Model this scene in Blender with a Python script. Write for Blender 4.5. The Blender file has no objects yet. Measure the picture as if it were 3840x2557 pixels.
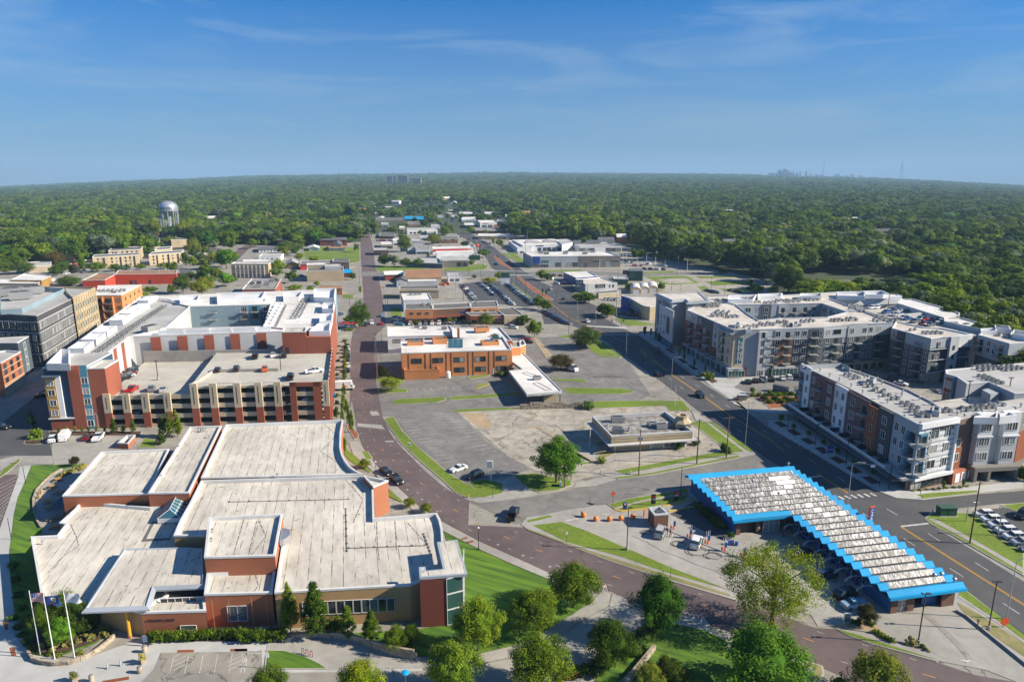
import bpy,bmesh,math,random
from mathutils import Vector,Matrix,noise
from mathutils.geometry import tessellate_polygon
rnd=random.Random(7)
HAZE=0.00009
scene=bpy.context.scene
COL=scene.collection
#  camera
FPX,CX,CY,YH,CAMH=2560.0,1920.0,1278.5,670.0,70.0
PIT=math.atan((CY-YH)/FPX)
cam=bpy.data.cameras.new('camera');cam.sensor_width=36;cam.lens=36*FPX/3840
cam.clip_start=1;cam.clip_end=60000
camo=bpy.data.objects.new('camera',cam);COL.objects.link(camo)
camo.location=(0,0,CAMH);camo.rotation_euler=(math.pi/2-PIT,0,0)
scene.camera=camo
#  light
SUN_EL,SUN_AZ=math.radians(30),math.radians(96)
scene.world=bpy.data.worlds.new('World');scene.world.use_nodes=True
wn=scene.world.node_tree;wn.nodes.clear()
def N(t,kind,**kw):
 n=t.nodes.new(kind)
 for k,v in kw.items():
  if isinstance(v,(int,float,str,tuple))and k in n.bl_rna.properties:setattr(n,k,v)
 return n
sky=N(wn,'ShaderNodeTexSky',sky_type='NISHITA');sky.sun_disc=False
sky.sun_elevation=SUN_EL;sky.sun_rotation=SUN_AZ;sky.altitude=1500
sky.air_density=1.0;sky.dust_density=0.5;sky.ozone_density=2.0
hs=N(wn,'ShaderNodeHueSaturation');hs.inputs['Saturation'].default_value=1.45;hs.inputs['Value'].default_value=1.0
tint=N(wn,'ShaderNodeMix',data_type='RGBA',blend_type='MULTIPLY');tint.inputs['Factor'].default_value=1;tint.inputs[7].default_value=(.12,.41,.70,1)
wn.links.new(sky.outputs[0],tint.inputs[6]);wn.links.new(tint.outputs[2],hs.inputs['Color'])
tc=N(wn,'ShaderNodeTexCoord')
mp=N(wn,'ShaderNodeMapping');mp.inputs['Scale'].default_value=(1.6,1.6,11.0);mp.inputs['Rotation'].default_value=(0,0.05,0.3)
wn.links.new(tc.outputs['Generated'],mp.inputs[0])
cn=N(wn,'ShaderNodeTexNoise');cn.inputs['Scale'].default_value=1.9;cn.inputs['Detail'].default_value=9;cn.inputs['Roughness'].default_value=0.6;cn.inputs['Distortion'].default_value=0.6
wn.links.new(mp.outputs[0],cn.inputs['Vector'])
cr=N(wn,'ShaderNodeMapRange');cr.inputs['From Min'].default_value=0.47;cr.inputs['From Max'].default_value=0.8;cr.inputs['To Max'].default_value=0.5
wn.links.new(cn.outputs['Fac'],cr.inputs['Value'])
mx=N(wn,'ShaderNodeMix',data_type='RGBA')
wn.links.new(cr.outputs[0],mx.inputs['Factor']);wn.links.new(hs.outputs[0],mx.inputs[6])
mx.inputs[7].default_value=(3.0,3.8,4.4,1)
bg=N(wn,'ShaderNodeBackground');bg.inputs['Strength'].default_value=0.092
wo=N(wn,'ShaderNodeOutputWorld')
sxz=N(wn,'ShaderNodeSeparateXYZ');wn.links.new(tc.outputs['Generated'],sxz.inputs[0])
vr=N(wn,'ShaderNodeMapRange');vr.inputs['From Min'].default_value=0;vr.inputs['From Max'].default_value=.24;vr.inputs['To Min'].default_value=.85;vr.inputs['To Max'].default_value=0
wn.links.new(sxz.outputs['Z'],vr.inputs['Value']);mv=N(wn,'ShaderNodeMix',data_type='RGBA');wn.links.new(vr.outputs[0],mv.inputs['Factor'])
wn.links.new(mx.outputs[2],mv.inputs[6]);mv.inputs[7].default_value=(1.45,1.95,2.5,1)
wn.links.new(mv.outputs[2],bg.inputs['Color']);wn.links.new(bg.outputs[0],wo.inputs['Surface'])
sl=bpy.data.lights.new('sun','SUN');sl.energy=4.7;sl.angle=math.radians(0.5);sl.color=(1.0,0.90,0.74)
so=bpy.data.objects.new('sun',sl);COL.objects.link(so)
sd=Vector((math.sin(SUN_AZ)*math.cos(SUN_EL),math.cos(SUN_AZ)*math.cos(SUN_EL),math.sin(SUN_EL)))
so.rotation_euler=sd.to_track_quat('Z','Y').to_euler();so.location=(300,-40,200)
scene.view_settings.view_transform='Standard';scene.view_settings.look='None'
scene.view_settings.gamma=1;scene.view_settings.exposure=1.0
scene.render.engine='CYCLES'
scene.cycles.max_bounces=5;scene.cycles.diffuse_bounces=2;scene.cycles.glossy_bounces=2
scene.cycles.transparent_max_bounces=6;scene.cycles.volume_bounces=0;scene.cycles.use_denoising=True
#  survey: where a sight line meets a level plane
RG=dict(A=(0,1500),B=(0,1957),C=(900,1500),D=(900,1957),E=(1800,1957),F=(2700,1957),G=(2880,1400),H=(1900,1500),I=(2880,1900),J=(2400,1000),K=(2880,1000),L=(1380,1050),M=(0,1000),N=(500,1000))
KK={k:960/2355 for k in RG}
for _n,_o,_k in(('O',(0,640),1000/2355),('P',(900,700),800/2355),('Q',(1600,700),800/2355),('S',(2200,850),800/2355),('T',(2700,550),1140/2355),('Z',(0,0),3840/2355)):
 RG[_n]=_o;KK[_n]=_k
cP,sP=math.cos(PIT),math.sin(PIT)
def src(r,x,y):return RG[r][0]+x*KK[r],RG[r][1]+y*KK[r]
def W(r,x,y,z=0.0):
 sx,sy=src(r,x,y)
 u=(sx-CX)/FPX;v=-(sy-CY)/FPX
 d=Vector((u,cP+v*sP,-sP+v*cP));t=(z-CAMH)/d.z
 return Vector((d.x*t,d.y*t,z))
def hgt(base,r,y):
 ty=src(r,0,y)[1];lo,hi=0,150
 for _ in range(40):
  m=(lo+hi)/2
  if CY-FPX*(base.y*sP+(m-CAMH)*cP)/(base.y*cP-(m-CAMH)*sP)>ty:lo=m
  else:hi=m
 return lo
def mpp(p):return math.hypot(p.y,CAMH-p.z)/FPX
def pts(z,*a):
 out=[];r=None;i=0
 while i<len(a):
  if isinstance(a[i],str):r=a[i];i+=1
  else:out.append(W(r,a[i],a[i+1],z));i+=2
 return out
FOOT=[]
#  mesh building
def ccw(p):
 s=sum(p[i][0]*p[(i+1)%len(p)][1]-p[(i+1)%len(p)][0]*p[i][1]for i in range(len(p)))
 return list(p)if s>0 else list(reversed(p))
def inset(p,d):
 p=ccw(p);n=len(p);out=[]
 for i in range(n):
  a,b,c=Vector(p[i-1][:2]),Vector(p[i][:2]),Vector(p[(i+1)%n][:2])
  e1=(b-a).normalized()if(b-a).length>1e-6 else Vector((1,0));e2=(c-b).normalized()if(c-b).length>1e-6 else e1
  n1=Vector((-e1.y,e1.x));n2=Vector((-e2.y,e2.x));m=n1+n2
  if m.length<1e-3:m=n1
  m.normalize();k=d/max(0.35,m.dot(n1));out.append(Vector((b.x+m.x*k,b.y+m.y*k)))
 return out
class MB:
 def __init__(s):s.v=[];s.f=[];s.m=[]
 def quad(s,a,b,c,d,m=0):
  i=len(s.v);s.v+=[tuple(a),tuple(b),tuple(c),tuple(d)];s.f.append((i,i+1,i+2,i+3));s.m.append(m);return s
 def tri(s,a,b,c,m=0):
  i=len(s.v);s.v+=[tuple(a),tuple(b),tuple(c)];s.f.append((i,i+1,i+2));s.m.append(m);return s
 def box(s,x0,y0,z0,x1,y1,z1,m=0,M=None):
  c=[Vector((x,y,z))for z in(z0,z1)for x,y in((x0,y0),(x1,y0),(x1,y1),(x0,y1))]
  if M:c=[M@k for k in c]
  i=len(s.v);s.v+=[tuple(k)for k in c]
  s.f+=[(i+3,i+2,i+1,i),(i+4,i+5,i+6,i+7),(i,i+1,i+5,i+4),(i+1,i+2,i+6,i+5),(i+2,i+3,i+7,i+6),(i+3,i,i+4,i+7)]
  s.m+=[m]*6;return s
 def sheet(s,p,z=None,m=0):
  p=ccw(p);P3=[Vector((q[0],q[1],z if z is not None else q[2]))for q in p];i=len(s.v)
  s.v+=[tuple(q)for q in P3]
  for t in tessellate_polygon([P3]):
   a,b,c=(P3[k]for k in t)
   if(b.x-a.x)*(c.y-a.y)-(b.y-a.y)*(c.x-a.x)<0:t=(t[0],t[2],t[1])
   s.f.append(tuple(i+k for k in t));s.m.append(m)
  return s
 def walls(s,p,z0,z1,m=0,flip=False):
  p=ccw(p);n=len(p)
  for i in range(n):
   a,b=p[i],p[(i+1)%n]
   q=[(a[0],a[1],z0),(b[0],b[1],z0),(b[0],b[1],z1),(a[0],a[1],z1)]
   s.quad(*(q[::-1]if flip else q),m)
  return s
 def prism(s,p,z0,z1,m=0,mt=None):
  s.walls(p,z0,z1,m);return s.sheet(p,z1,m if mt is None else mt)
 def ring(s,po,pi,z,m=0):
  n=len(po)
  for i in range(n):
   a,b=po[i],po[(i+1)%n];c,d=pi[(i+1)%n],pi[i]
   s.quad((a[0],a[1],z),(b[0],b[1],z),(c[0],c[1],z),(d[0],d[1],z),m)
  return s
 def tube(s,a,b,r,r2=None,n=8,m=0,cap=True):
  a,b=Vector(a),Vector(b);r2=r if r2 is None else r2;d=(b-a).normalized()
  u=d.orthogonal().normalized();w=d.cross(u);i=len(s.v)
  for c,R in((a,r),(b,r2)):
   for k in range(n):
    t=2*math.pi*k/n;s.v.append(tuple(c+u*math.cos(t)*R+w*math.sin(t)*R))
  for k in range(n):s.f.append((i+k,i+(k+1)%n,i+n+(k+1)%n,i+n+k));s.m.append(m)
  if cap:s.f+=[tuple(i+n+k for k in range(n)),tuple(i+k for k in reversed(range(n)))];s.m+=[m,m]
  return s
 def path(s,P,r,n=6,m=0):
  for a,b in zip(P,P[1:]):s.tube(a,b,r,n=n,m=m)
  return s
 def lathe(s,prof,n=16,m=0,c=(0,0,0)):
  i=len(s.v)
  for r,z in prof:
   for k in range(n):t=2*math.pi*k/n;s.v.append((c[0]+r*math.cos(t),c[1]+r*math.sin(t),c[2]+z))
  for j in range(len(prof)-1):
   for k in range(n):s.f.append((i+j*n+k,i+j*n+(k+1)%n,i+(j+1)*n+(k+1)%n,i+(j+1)*n+k));s.m.append(m)
  return s
 def ball(s,c,r,n=10,m=0,sz=1.0):
  k=n//2
  return s.lathe([(max(1e-3,r*math.sin(math.pi*j/k)),-r*sz*math.cos(math.pi*j/k))for j in range(k+1)],n,m,c)
 def mesh(s,name,mats,off=(0,0,0),smooth=False):
  me=bpy.data.meshes.new(name)
  me.from_pydata([(x-off[0],y-off[1],z-off[2])for x,y,z in s.v],[],s.f)
  for m in mats:me.materials.append(m)
  if len(mats)>1:me.polygons.foreach_set('material_index',s.m)
  if smooth:me.polygons.foreach_set('use_smooth',[True]*len(s.f))
  me.update();return me
def woff(o):
 v=Vector((0,0,0))
 while o:v+=o.location;o=o.parent
 return v
def add(name,me,parent=None,loc=(0,0,0),rz=0,color=None):
 o=bpy.data.objects.new(name,me);COL.objects.link(o)
 if parent:o.parent=parent
 o.location=loc;o.rotation_euler=(0,0,rz)
 if color:o.color=(*color,1)
 return o
def put(name,mb,mats,parent=None,smooth=False):
 if not isinstance(mats,(list,tuple)):mats=[mats]
 off=woff(parent)if parent else Vector((0,0,0))
 if not parent and mb.v:
  xs=[v[0]for v in mb.v];ys=[v[1]for v in mb.v];off=Vector(((min(xs)+max(xs))/2,(min(ys)+max(ys))/2,min(v[2]for v in mb.v)))
 o=add(name,mb.mesh(name,mats,off,smooth),parent)
 if not parent:o.location=off
 return o
def tag(o,label,cat,group=None):
 o['label']=label;o['category']=cat
 if group:o['group']=group
 return o
def thing(name,label,cat,loc,rz=0,group=None):
 o=bpy.data.objects.new(name,None);COL.objects.link(o);o.location=(loc[0],loc[1],loc[2]if len(loc)>2 else 0)
 o.rotation_euler=(0,0,rz);o.empty_display_size=0.5;return tag(o,label,cat,group)
def struct(name,mb,mats,smooth=False):
 o=put(name,mb,mats,None,smooth);o['kind']='structure';return o
def copy_tree(o,parent=None,color=None):
 c=o.copy();COL.objects.link(c);c.parent=parent
 if color:c.color=(*color,1)
 for ch in o.children:copy_tree(ch,c,color)
 return c
#  materials
def lin(c):return tuple((x/12.92 if x<=.04045 else((x+.055)/1.055)**2.4)for x in c)
def mat(name,col,rough=.8,col2=None,scale=1.0,amt=.5,metal=0,spec=.5,bump=0,stretch=None,rot=0,detail=5,lo=.35,hi=.65,obj=False,spots=None,cracks=None,seams=None):
 m=bpy.data.materials.new(name);m.use_nodes=True;t=m.node_tree;b=t.nodes['Principled BSDF']
 b.inputs['Roughness'].default_value=rough;b.inputs['Metallic'].default_value=metal;b.inputs['Specular IOR Level'].default_value=spec
 if obj:
  oi=N(t,'ShaderNodeObjectInfo');base=oi.outputs['Color']
 else:
  rg=N(t,'ShaderNodeRGB');rg.outputs[0].default_value=(*col,1);base=rg.outputs[0]
 geo=N(t,'ShaderNodeNewGeometry');mp=N(t,'ShaderNodeMapping');t.links.new(geo.outputs['Position'],mp.inputs[0])
 mp.inputs['Rotation'].default_value=(0,0,-rot)
 rotonly=N(t,'ShaderNodeMapping');rotonly.vector_type='POINT'
 if stretch:
  t.links.new(mp.outputs[0],rotonly.inputs[0]);rotonly.inputs['Scale'].default_value=stretch;vec=rotonly.outputs[0]
 else:vec=mp.outputs[0]
 cur=base
 if col2 is not None:
  n1=N(t,'ShaderNodeTexNoise');n1.inputs['Scale'].default_value=scale;n1.inputs['Detail'].default_value=detail;n1.inputs['Roughness'].default_value=.65
  t.links.new(vec,n1.inputs['Vector'])
  mr=N(t,'ShaderNodeMapRange');mr.inputs['From Min'].default_value=lo;mr.inputs['From Max'].default_value=hi;mr.inputs['To Max'].default_value=amt
  t.links.new(n1.outputs['Fac'],mr.inputs['Value'])
  mixn=N(t,'ShaderNodeMix',data_type='RGBA');t.links.new(mr.outputs[0],mixn.inputs['Factor'])
  t.links.new(cur,mixn.inputs[6]);mixn.inputs[7].default_value=(*col2,1);cur=mixn.outputs[2]
  n3=N(t,'ShaderNodeTexNoise');n3.inputs['Scale'].default_value=.07;n3.inputs['Detail'].default_value=3
  t.links.new(mp.outputs[0],n3.inputs['Vector'])
  m3=N(t,'ShaderNodeMapRange');m3.inputs['From Min'].default_value=.3;m3.inputs['From Max'].default_value=.7;m3.inputs['To Min'].default_value=.82;m3.inputs['To Max'].default_value=1.15
  t.links.new(n3.outputs['Fac'],m3.inputs['Value'])
  vm=N(t,'ShaderNodeMix',data_type='RGBA',blend_type='MULTIPLY');vm.inputs['Factor'].default_value=1
  t.links.new(cur,vm.inputs[6]);t.links.new(m3.outputs[0],vm.inputs[7]);cur=vm.outputs[2]
  if bump:
   bp=N(t,'ShaderNodeBump');bp.inputs['Strength'].default_value=bump;bp.inputs['Distance'].default_value=.05
   t.links.new(n1.outputs['Fac'],bp.inputs['Height']);t.links.new(bp.outputs[0],b.inputs['Normal'])
 if seams:vec=mp.outputs[0]
 if spots:
  n2=N(t,'ShaderNodeTexNoise');n2.inputs['Scale'].default_value=spots[1];n2.inputs['Detail'].default_value=8;n2.inputs['Roughness'].default_value=.7
  t.links.new(vec,n2.inputs['Vector'])
  mr=N(t,'ShaderNodeMapRange');mr.inputs['From Min'].default_value=spots[2];mr.inputs['From Max'].default_value=spots[2]+.06;mr.inputs['To Max'].default_value=.8
  t.links.new(n2.outputs['Fac'],mr.inputs['Value'])
  mixn=N(t,'ShaderNodeMix',data_type='RGBA');t.links.new(mr.outputs[0],mixn.inputs['Factor'])
  t.links.new(cur,mixn.inputs[6]);mixn.inputs[7].default_value=(*spots[0],1);cur=mixn.outputs[2]
 if cracks:
  vo=N(t,'ShaderNodeTexVoronoi',feature='DISTANCE_TO_EDGE');vo.inputs['Scale'].default_value=1/cracks[1]
  nn=N(t,'ShaderNodeTexNoise');nn.inputs['Scale'].default_value=.5;nn.inputs['Detail'].default_value=4
  t.links.new(mp.outputs[0],nn.inputs['Vector'])
  va=N(t,'ShaderNodeVectorMath',operation='MULTIPLY_ADD');va.inputs[1].default_value=(4,4,0)
  t.links.new(nn.outputs['Color'],va.inputs[0]);t.links.new(mp.outputs[0],va.inputs[2]);t.links.new(va.outputs[0],vo.inputs['Vector'])
  mr=N(t,'ShaderNodeMapRange');mr.inputs['From Min'].default_value=0;mr.inputs['From Max'].default_value=cracks[2]/cracks[1];mr.inputs['To Min'].default_value=.75;mr.inputs['To Max'].default_value=0
  t.links.new(vo.outputs['Distance'],mr.inputs['Value'])
  mixn=N(t,'ShaderNodeMix',data_type='RGBA');t.links.new(mr.outputs[0],mixn.inputs['Factor'])
  t.links.new(cur,mixn.inputs[6]);mixn.inputs[7].default_value=(*cracks[0],1);cur=mixn.outputs[2]
 if seams:
  sx=N(t,'ShaderNodeSeparateXYZ');t.links.new(mp.outputs[0],sx.inputs[0])
  nz=N(t,'ShaderNodeTexNoise');nz.inputs['Scale'].default_value=.45;nz.inputs['Detail'].default_value=6;t.links.new(mp.outputs[0],nz.inputs['Vector'])
  pp=N(t,'ShaderNodeMath',operation='PINGPONG');t.links.new(sx.outputs['Y'],pp.inputs[0]);pp.inputs[1].default_value=seams[1]/2
  wd=N(t,'ShaderNodeMapRange');wd.inputs['From Min'].default_value=.40;wd.inputs['From Max'].default_value=.62;wd.inputs['To Min'].default_value=0;wd.inputs['To Max'].default_value=seams[2]
  t.links.new(nz.outputs['Fac'],wd.inputs['Value']);lt=N(t,'ShaderNodeMath',operation='LESS_THAN');t.links.new(pp.outputs[0],lt.inputs[0]);t.links.new(wd.outputs[0],lt.inputs[1])
  ml=N(t,'ShaderNodeMath',operation='MULTIPLY');ml.inputs[1].default_value=.8;t.links.new(lt.outputs[0],ml.inputs[0])
  mixn=N(t,'ShaderNodeMix',data_type='RGBA');t.links.new(ml.outputs[0],mixn.inputs['Factor']);t.links.new(cur,mixn.inputs[6]);mixn.inputs[7].default_value=(*seams[0],1);cur=mixn.outputs[2]
 t.links.new(cur,b.inputs['Base Color'])
 return m
CCROT=math.atan2(*reversed((W('A',1745,248,7.2)-W('A',1365,855,7.2)).xy))
GROT=math.radians(102)
M={}
M['roof_white']=mat('weathered_roof_membrane',(.60,.56,.48),.75,(.34,.30,.25),.8,.75,stretch=(.3,.9,1),rot=CCROT,detail=10,lo=.42,hi=.74,spots=((.085,.065,.045),.8,.615),bump=.1,seams=((.085,.07,.05),1.9,.08))
M['parapet']=mat('white_parapet',(.66,.66,.65),.6,(.5,.49,.46),.8,.4)
M['fascia']=mat('grey_metal_fascia',(.42,.46,.50),.4,(.36,.4,.44),.5,.4,metal=.2)
M['brick_red']=mat('red_brick',(.40,.14,.065),.85,(.30,.10,.05),2.2,.6,stretch=(.25,.25,3),detail=6)
M['brick_tan']=mat('tan_brick',(.45,.285,.13),.85,(.38,.23,.1),2.2,.6,stretch=(.25,.25,3),detail=6)
M['brick_dark']=mat('dark_red_brick',(.22,.055,.035),.85,(.17,.045,.03),2,.5,stretch=(.25,.25,3))
M['brick_orange']=mat('orange_brick',(.60,.25,.09),.85,(.50,.19,.07),2,.6,stretch=(.25,.25,3))
M['brick_brown']=mat('brown_brick',(.17,.09,.06),.85,(.12,.06,.04),2,.6,stretch=(.25,.25,3))
M['brick_old']=mat('mottled_brick',(.42,.17,.08),.85,(.30,.10,.06),6,.8,stretch=(.4,.4,2))
M['stone']=mat('limestone',(.42,.36,.27),.9,(.22,.17,.12),1.6,.8,bump=.4,lo=.42,hi=.6)
M['concrete']=mat('pale_concrete',(.36,.345,.31),.85,(.27,.25,.22),.5,.7,bump=.05,spots=((.17,.15,.12),.4,.66))
M['concrete_new']=mat('new_concrete',(.45,.45,.43),.85,(.36,.36,.34),.4,.6)
M['deck']=mat('parking_deck_concrete',(.50,.475,.41),.85,(.40,.375,.32),.25,.7)
M['kerb']=mat('kerb_concrete',(.42,.39,.34),.85,(.28,.24,.2),1.2,.6)
M['kerb_y']=mat('yellow_kerb_paint',(.55,.36,.04),.7,(.4,.28,.1),2,.5)
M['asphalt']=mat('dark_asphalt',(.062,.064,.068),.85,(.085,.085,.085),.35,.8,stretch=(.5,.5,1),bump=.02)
M['asphalt_old']=mat('worn_asphalt',(.23,.215,.185),.9,(.36,.335,.28),.22,.85,detail=8,lo=.35,hi=.7,cracks=((.06,.055,.05),7,.12))
M['asphalt_lot']=mat('grey_lot_asphalt',(.150,.145,.136),.9,(.235,.225,.205),.3,.8,detail=8,cracks=((.06,.055,.05),11,.1))
M['asphalt_bleached']=mat('bleached_broken_asphalt',(.42,.385,.32),.95,(.20,.175,.14),.28,.85,detail=9,lo=.4,hi=.7,cracks=((.1,.085,.07),5,.16),spots=((.36,.25,.13),.07,.6))
M['road_red']=mat('maroon_chip_seal_road',(.135,.100,.098),.9,(.10,.073,.072),.35,.8,detail=7,spots=((.27,.22,.2),.5,.68),cracks=((.06,.045,.045),16,.1))
M['grass']=mat('mown_grass',(.16,.23,.012),.95,(.08,.135,.01),1.4,.8,detail=8,bump=.3,spots=((.22,.20,.07),.25,.60))
M['grass_lush']=mat('lush_lawn',(.11,.21,.010),.95,(.04,.11,.008),.55,1.0,stretch=(.08,1.4,1),rot=math.radians(155),detail=7,bump=.3,lo=.42,hi=.6,spots=((.2,.19,.05),.5,.66))
M['grass_dry']=mat('dry_verge_grass',(.15,.165,.04),.95,(.30,.24,.12),.5,.9,detail=8)
M['forest_floor']=mat('forest_floor',(.035,.055,.02),.95,(.055,.07,.03),.02,.8)
M['mulch']=mat('dark_mulch',(.09,.045,.03),.95,(.05,.03,.02),3,.8)
M['mulch_red']=mat('red_mulch',(.30,.10,.04),.95,(.2,.07,.03),3,.6)
M['dirt']=mat('bare_dirt',(.40,.30,.18),.95,(.30,.22,.13),.5,.8)
M['line_w']=mat('white_road_paint',(.62,.61,.58),.8,(.35,.33,.3),1.5,.8)
M['line_y']=mat('yellow_road_paint',(.72,.36,.02),.8,(.5,.28,.05),1.5,.5)
M['line_o']=mat('faded_orange_paint',(.62,.3,.08),.8)
M['glass']=mat('window_glass',(.030,.045,.055),.08,spec=.8)
M['glass_b']=mat('blue_glass',(.04,.12,.16),.1,spec=.8)
M['glass_g']=mat('green_glass',(.03,.08,.075),.1,spec=.8)
M['frame_w']=mat('white_frame',(.72,.72,.70),.5)
M['frame_d']=mat('dark_frame',(.04,.04,.045),.5)
M['metal']=mat('galvanised_metal',(.45,.46,.47),.4,(.36,.37,.38),2,.5,metal=.6)
M['hvac']=mat('hvac_grey',(.32,.33,.33),.5,(.2,.2,.2),3,.5,metal=.3)
M['hvac_d']=mat('hvac_dark',(.06,.065,.07),.6)
M['wood']=mat('pole_wood',(.20,.12,.07),.9,(.12,.07,.045),5,.7,stretch=(1,1,.1))
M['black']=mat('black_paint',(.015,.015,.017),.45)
M['pole_bronze']=mat('bronze_pole',(.06,.045,.035),.5)
M['white']=mat('white_paint',(.78,.78,.76),.5,(.68,.67,.64),.8,.5)
M['stucco_w']=mat('white_stucco',(.70,.71,.72),.8,(.60,.61,.62),.5,.5)
M['stucco_g']=mat('pale_grey_stucco',(.50,.51,.51),.85,(.44,.45,.45),.4,.5)
M['beige']=mat('beige_stucco',(.52,.43,.30),.85,(.46,.37,.25),.5,.5)
M['taupe']=mat('taupe_stucco',(.20,.185,.165),.85,(.17,.155,.14),.4,.5)
M['tan']=mat('tan_stucco',(.46,.37,.24),.85,(.4,.32,.2),.5,.5)
M['ochre']=mat('ochre_siding',(.40,.24,.07),.7,(.30,.17,.05),1,.5,stretch=(.1,.1,5))
M['terracotta']=mat('terracotta_stucco',(.29,.085,.048),.85,(.25,.075,.043),.5,.5)
M['orange_pan']=mat('rust_orange_panel',(.25,.075,.028),.7,(.22,.065,.025),.5,.4)
M['slate']=mat('slate_siding',(.085,.105,.12),.7,(.07,.088,.10),1,.4,stretch=(.1,.1,6))
M['slate_l']=mat('light_grey_siding',(.36,.39,.41),.7,(.31,.34,.36),1,.4,stretch=(.1,.1,6))
M['navy']=mat('navy_siding',(.030,.075,.13),.7,(.026,.065,.115),1,.4)
M['teal']=mat('teal_siding',(.07,.22,.31),.7,(.06,.19,.27),1,.4)
M['plum']=mat('plum_brick',(.155,.10,.095),.85,(.12,.075,.07),3,.6,stretch=(.3,.3,3))
M['bluish']=mat('blue_grey_stucco',(.24,.33,.38),.8,(.2,.29,.34),.5,.4)
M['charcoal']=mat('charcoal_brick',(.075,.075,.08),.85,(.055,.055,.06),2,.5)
M['roof_grey']=mat('grey_roof_membrane',(.42,.415,.40),.85,(.34,.33,.31),.25,.7,spots=((.25,.23,.2),.3,.66))
M['roof_pale']=mat('pale_roof_membrane',(.60,.56,.50),.8,(.44,.38,.31),.3,.8,lo=.4,hi=.65,spots=((.32,.26,.2),.35,.64))
M['roof_bright']=mat('bright_roof_membrane',(.74,.72,.68),.7,(.58,.54,.48),.3,.7,spots=((.36,.31,.25),.4,.68))
M['roof_dark']=mat('dark_gravel_roof',(.10,.095,.09),.95,(.17,.16,.14),.5,.8,detail=9)
M['roof_tar']=mat('patched_tar_roof',(.17,.16,.145),.9,(.40,.38,.35),.9,.9,detail=9,lo=.45,hi=.6)
M['shingle']=mat('grey_shingle',(.13,.13,.135),.9,(.09,.09,.095),1.5,.6)
M['shingle_o']=mat('tan_shingle',(.33,.18,.09),.9,(.25,.13,.07),1.2,.7)
M['blue_roof']=mat('turquoise_roof_paint',(.008,.30,.60),.7,(.014,.35,.66),2.5,.6,spec=.2)
M['blue_wall']=mat('deep_blue_wall',(.02,.10,.27),.6)
CWROT=math.atan2(*reversed((W('I',1810,752,3.6)-W('Z',1815,1073,3.6)).xy))
M['silver_roof']=mat('flaking_silver_roof',(.58,.59,.60),.5,(.05,.048,.046),1.3,.95,detail=10,lo=.33,hi=.55,stretch=(.7,2.2,1),rot=CWROT,metal=.15)
M['red_wall']=mat('bright_red_wall',(.48,.055,.02),.8,(.4,.045,.02),.5,.4)
M['red_paint']=mat('red_paint',(.55,.03,.03),.5)
M['sign_orange']=mat('orange_sign',(.75,.09,.02),.6)
M['ball_orange']=mat('orange_ball',(.75,.2,.02),.55)
M['yellow_col']=mat('yellow_column_paint',(.62,.30,.02),.5)
M['sign_blue']=mat('blue_sign_paint',(.01,.06,.28),.4)
M['banner']=mat('teal_banner',(.01,.11,.18),.6)
M['silver_tank']=mat('aluminium_tank_paint',(.50,.53,.57),.38,(.42,.45,.49),.3,.5,metal=.55)
M['green_box']=mat('green_utility_paint',(.03,.09,.06),.6)
M['green_b']=mat('green_siding',(.04,.10,.07),.7)
M['paint']=mat('car_paint',(.5,.5,.5),.25,spec=.6,obj=True)
M['tyre']=mat('tyre_rubber',(.02,.02,.02),.9)
M['rim']=mat('wheel_rim',(.35,.35,.36),.35,metal=.7)
M['lamp_w']=mat('headlight',(.75,.75,.72),.2)
M['lamp_r']=mat('tail_light',(.45,.01,.01),.3)
M['far_city']=mat('distant_facade',(.80,.82,.85),.8)
M['skin']=mat('skin',(.42,.24,.16),.6)
M['cloth']=mat('cloth',(.1,.3,.3),.9,obj=True)
M['pane']=mat('window_pane',(.03,.045,.055),.08,spec=.8)
_t=M['pane'].node_tree;_o=N(_t,'ShaderNodeObjectInfo');_r=N(_t,'ShaderNodeValToRGB');_r.color_ramp.interpolation='CONSTANT';_e=_r.color_ramp.elements
_e[0].color=(.02,.03,.036,1);_e[1].position=.45;_e[1].color=(.05,.075,.085,1)
for _p,_c in((.68,(.13,.15,.15,1)),(.84,(.30,.30,.28,1))):_k=_e.new(_p);_k.color=_c
_t.links.new(_o.outputs['Random'],_r.inputs[0]);_t.links.new(_r.outputs[0],_t.nodes['Principled BSDF'].inputs['Base Color'])
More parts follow.
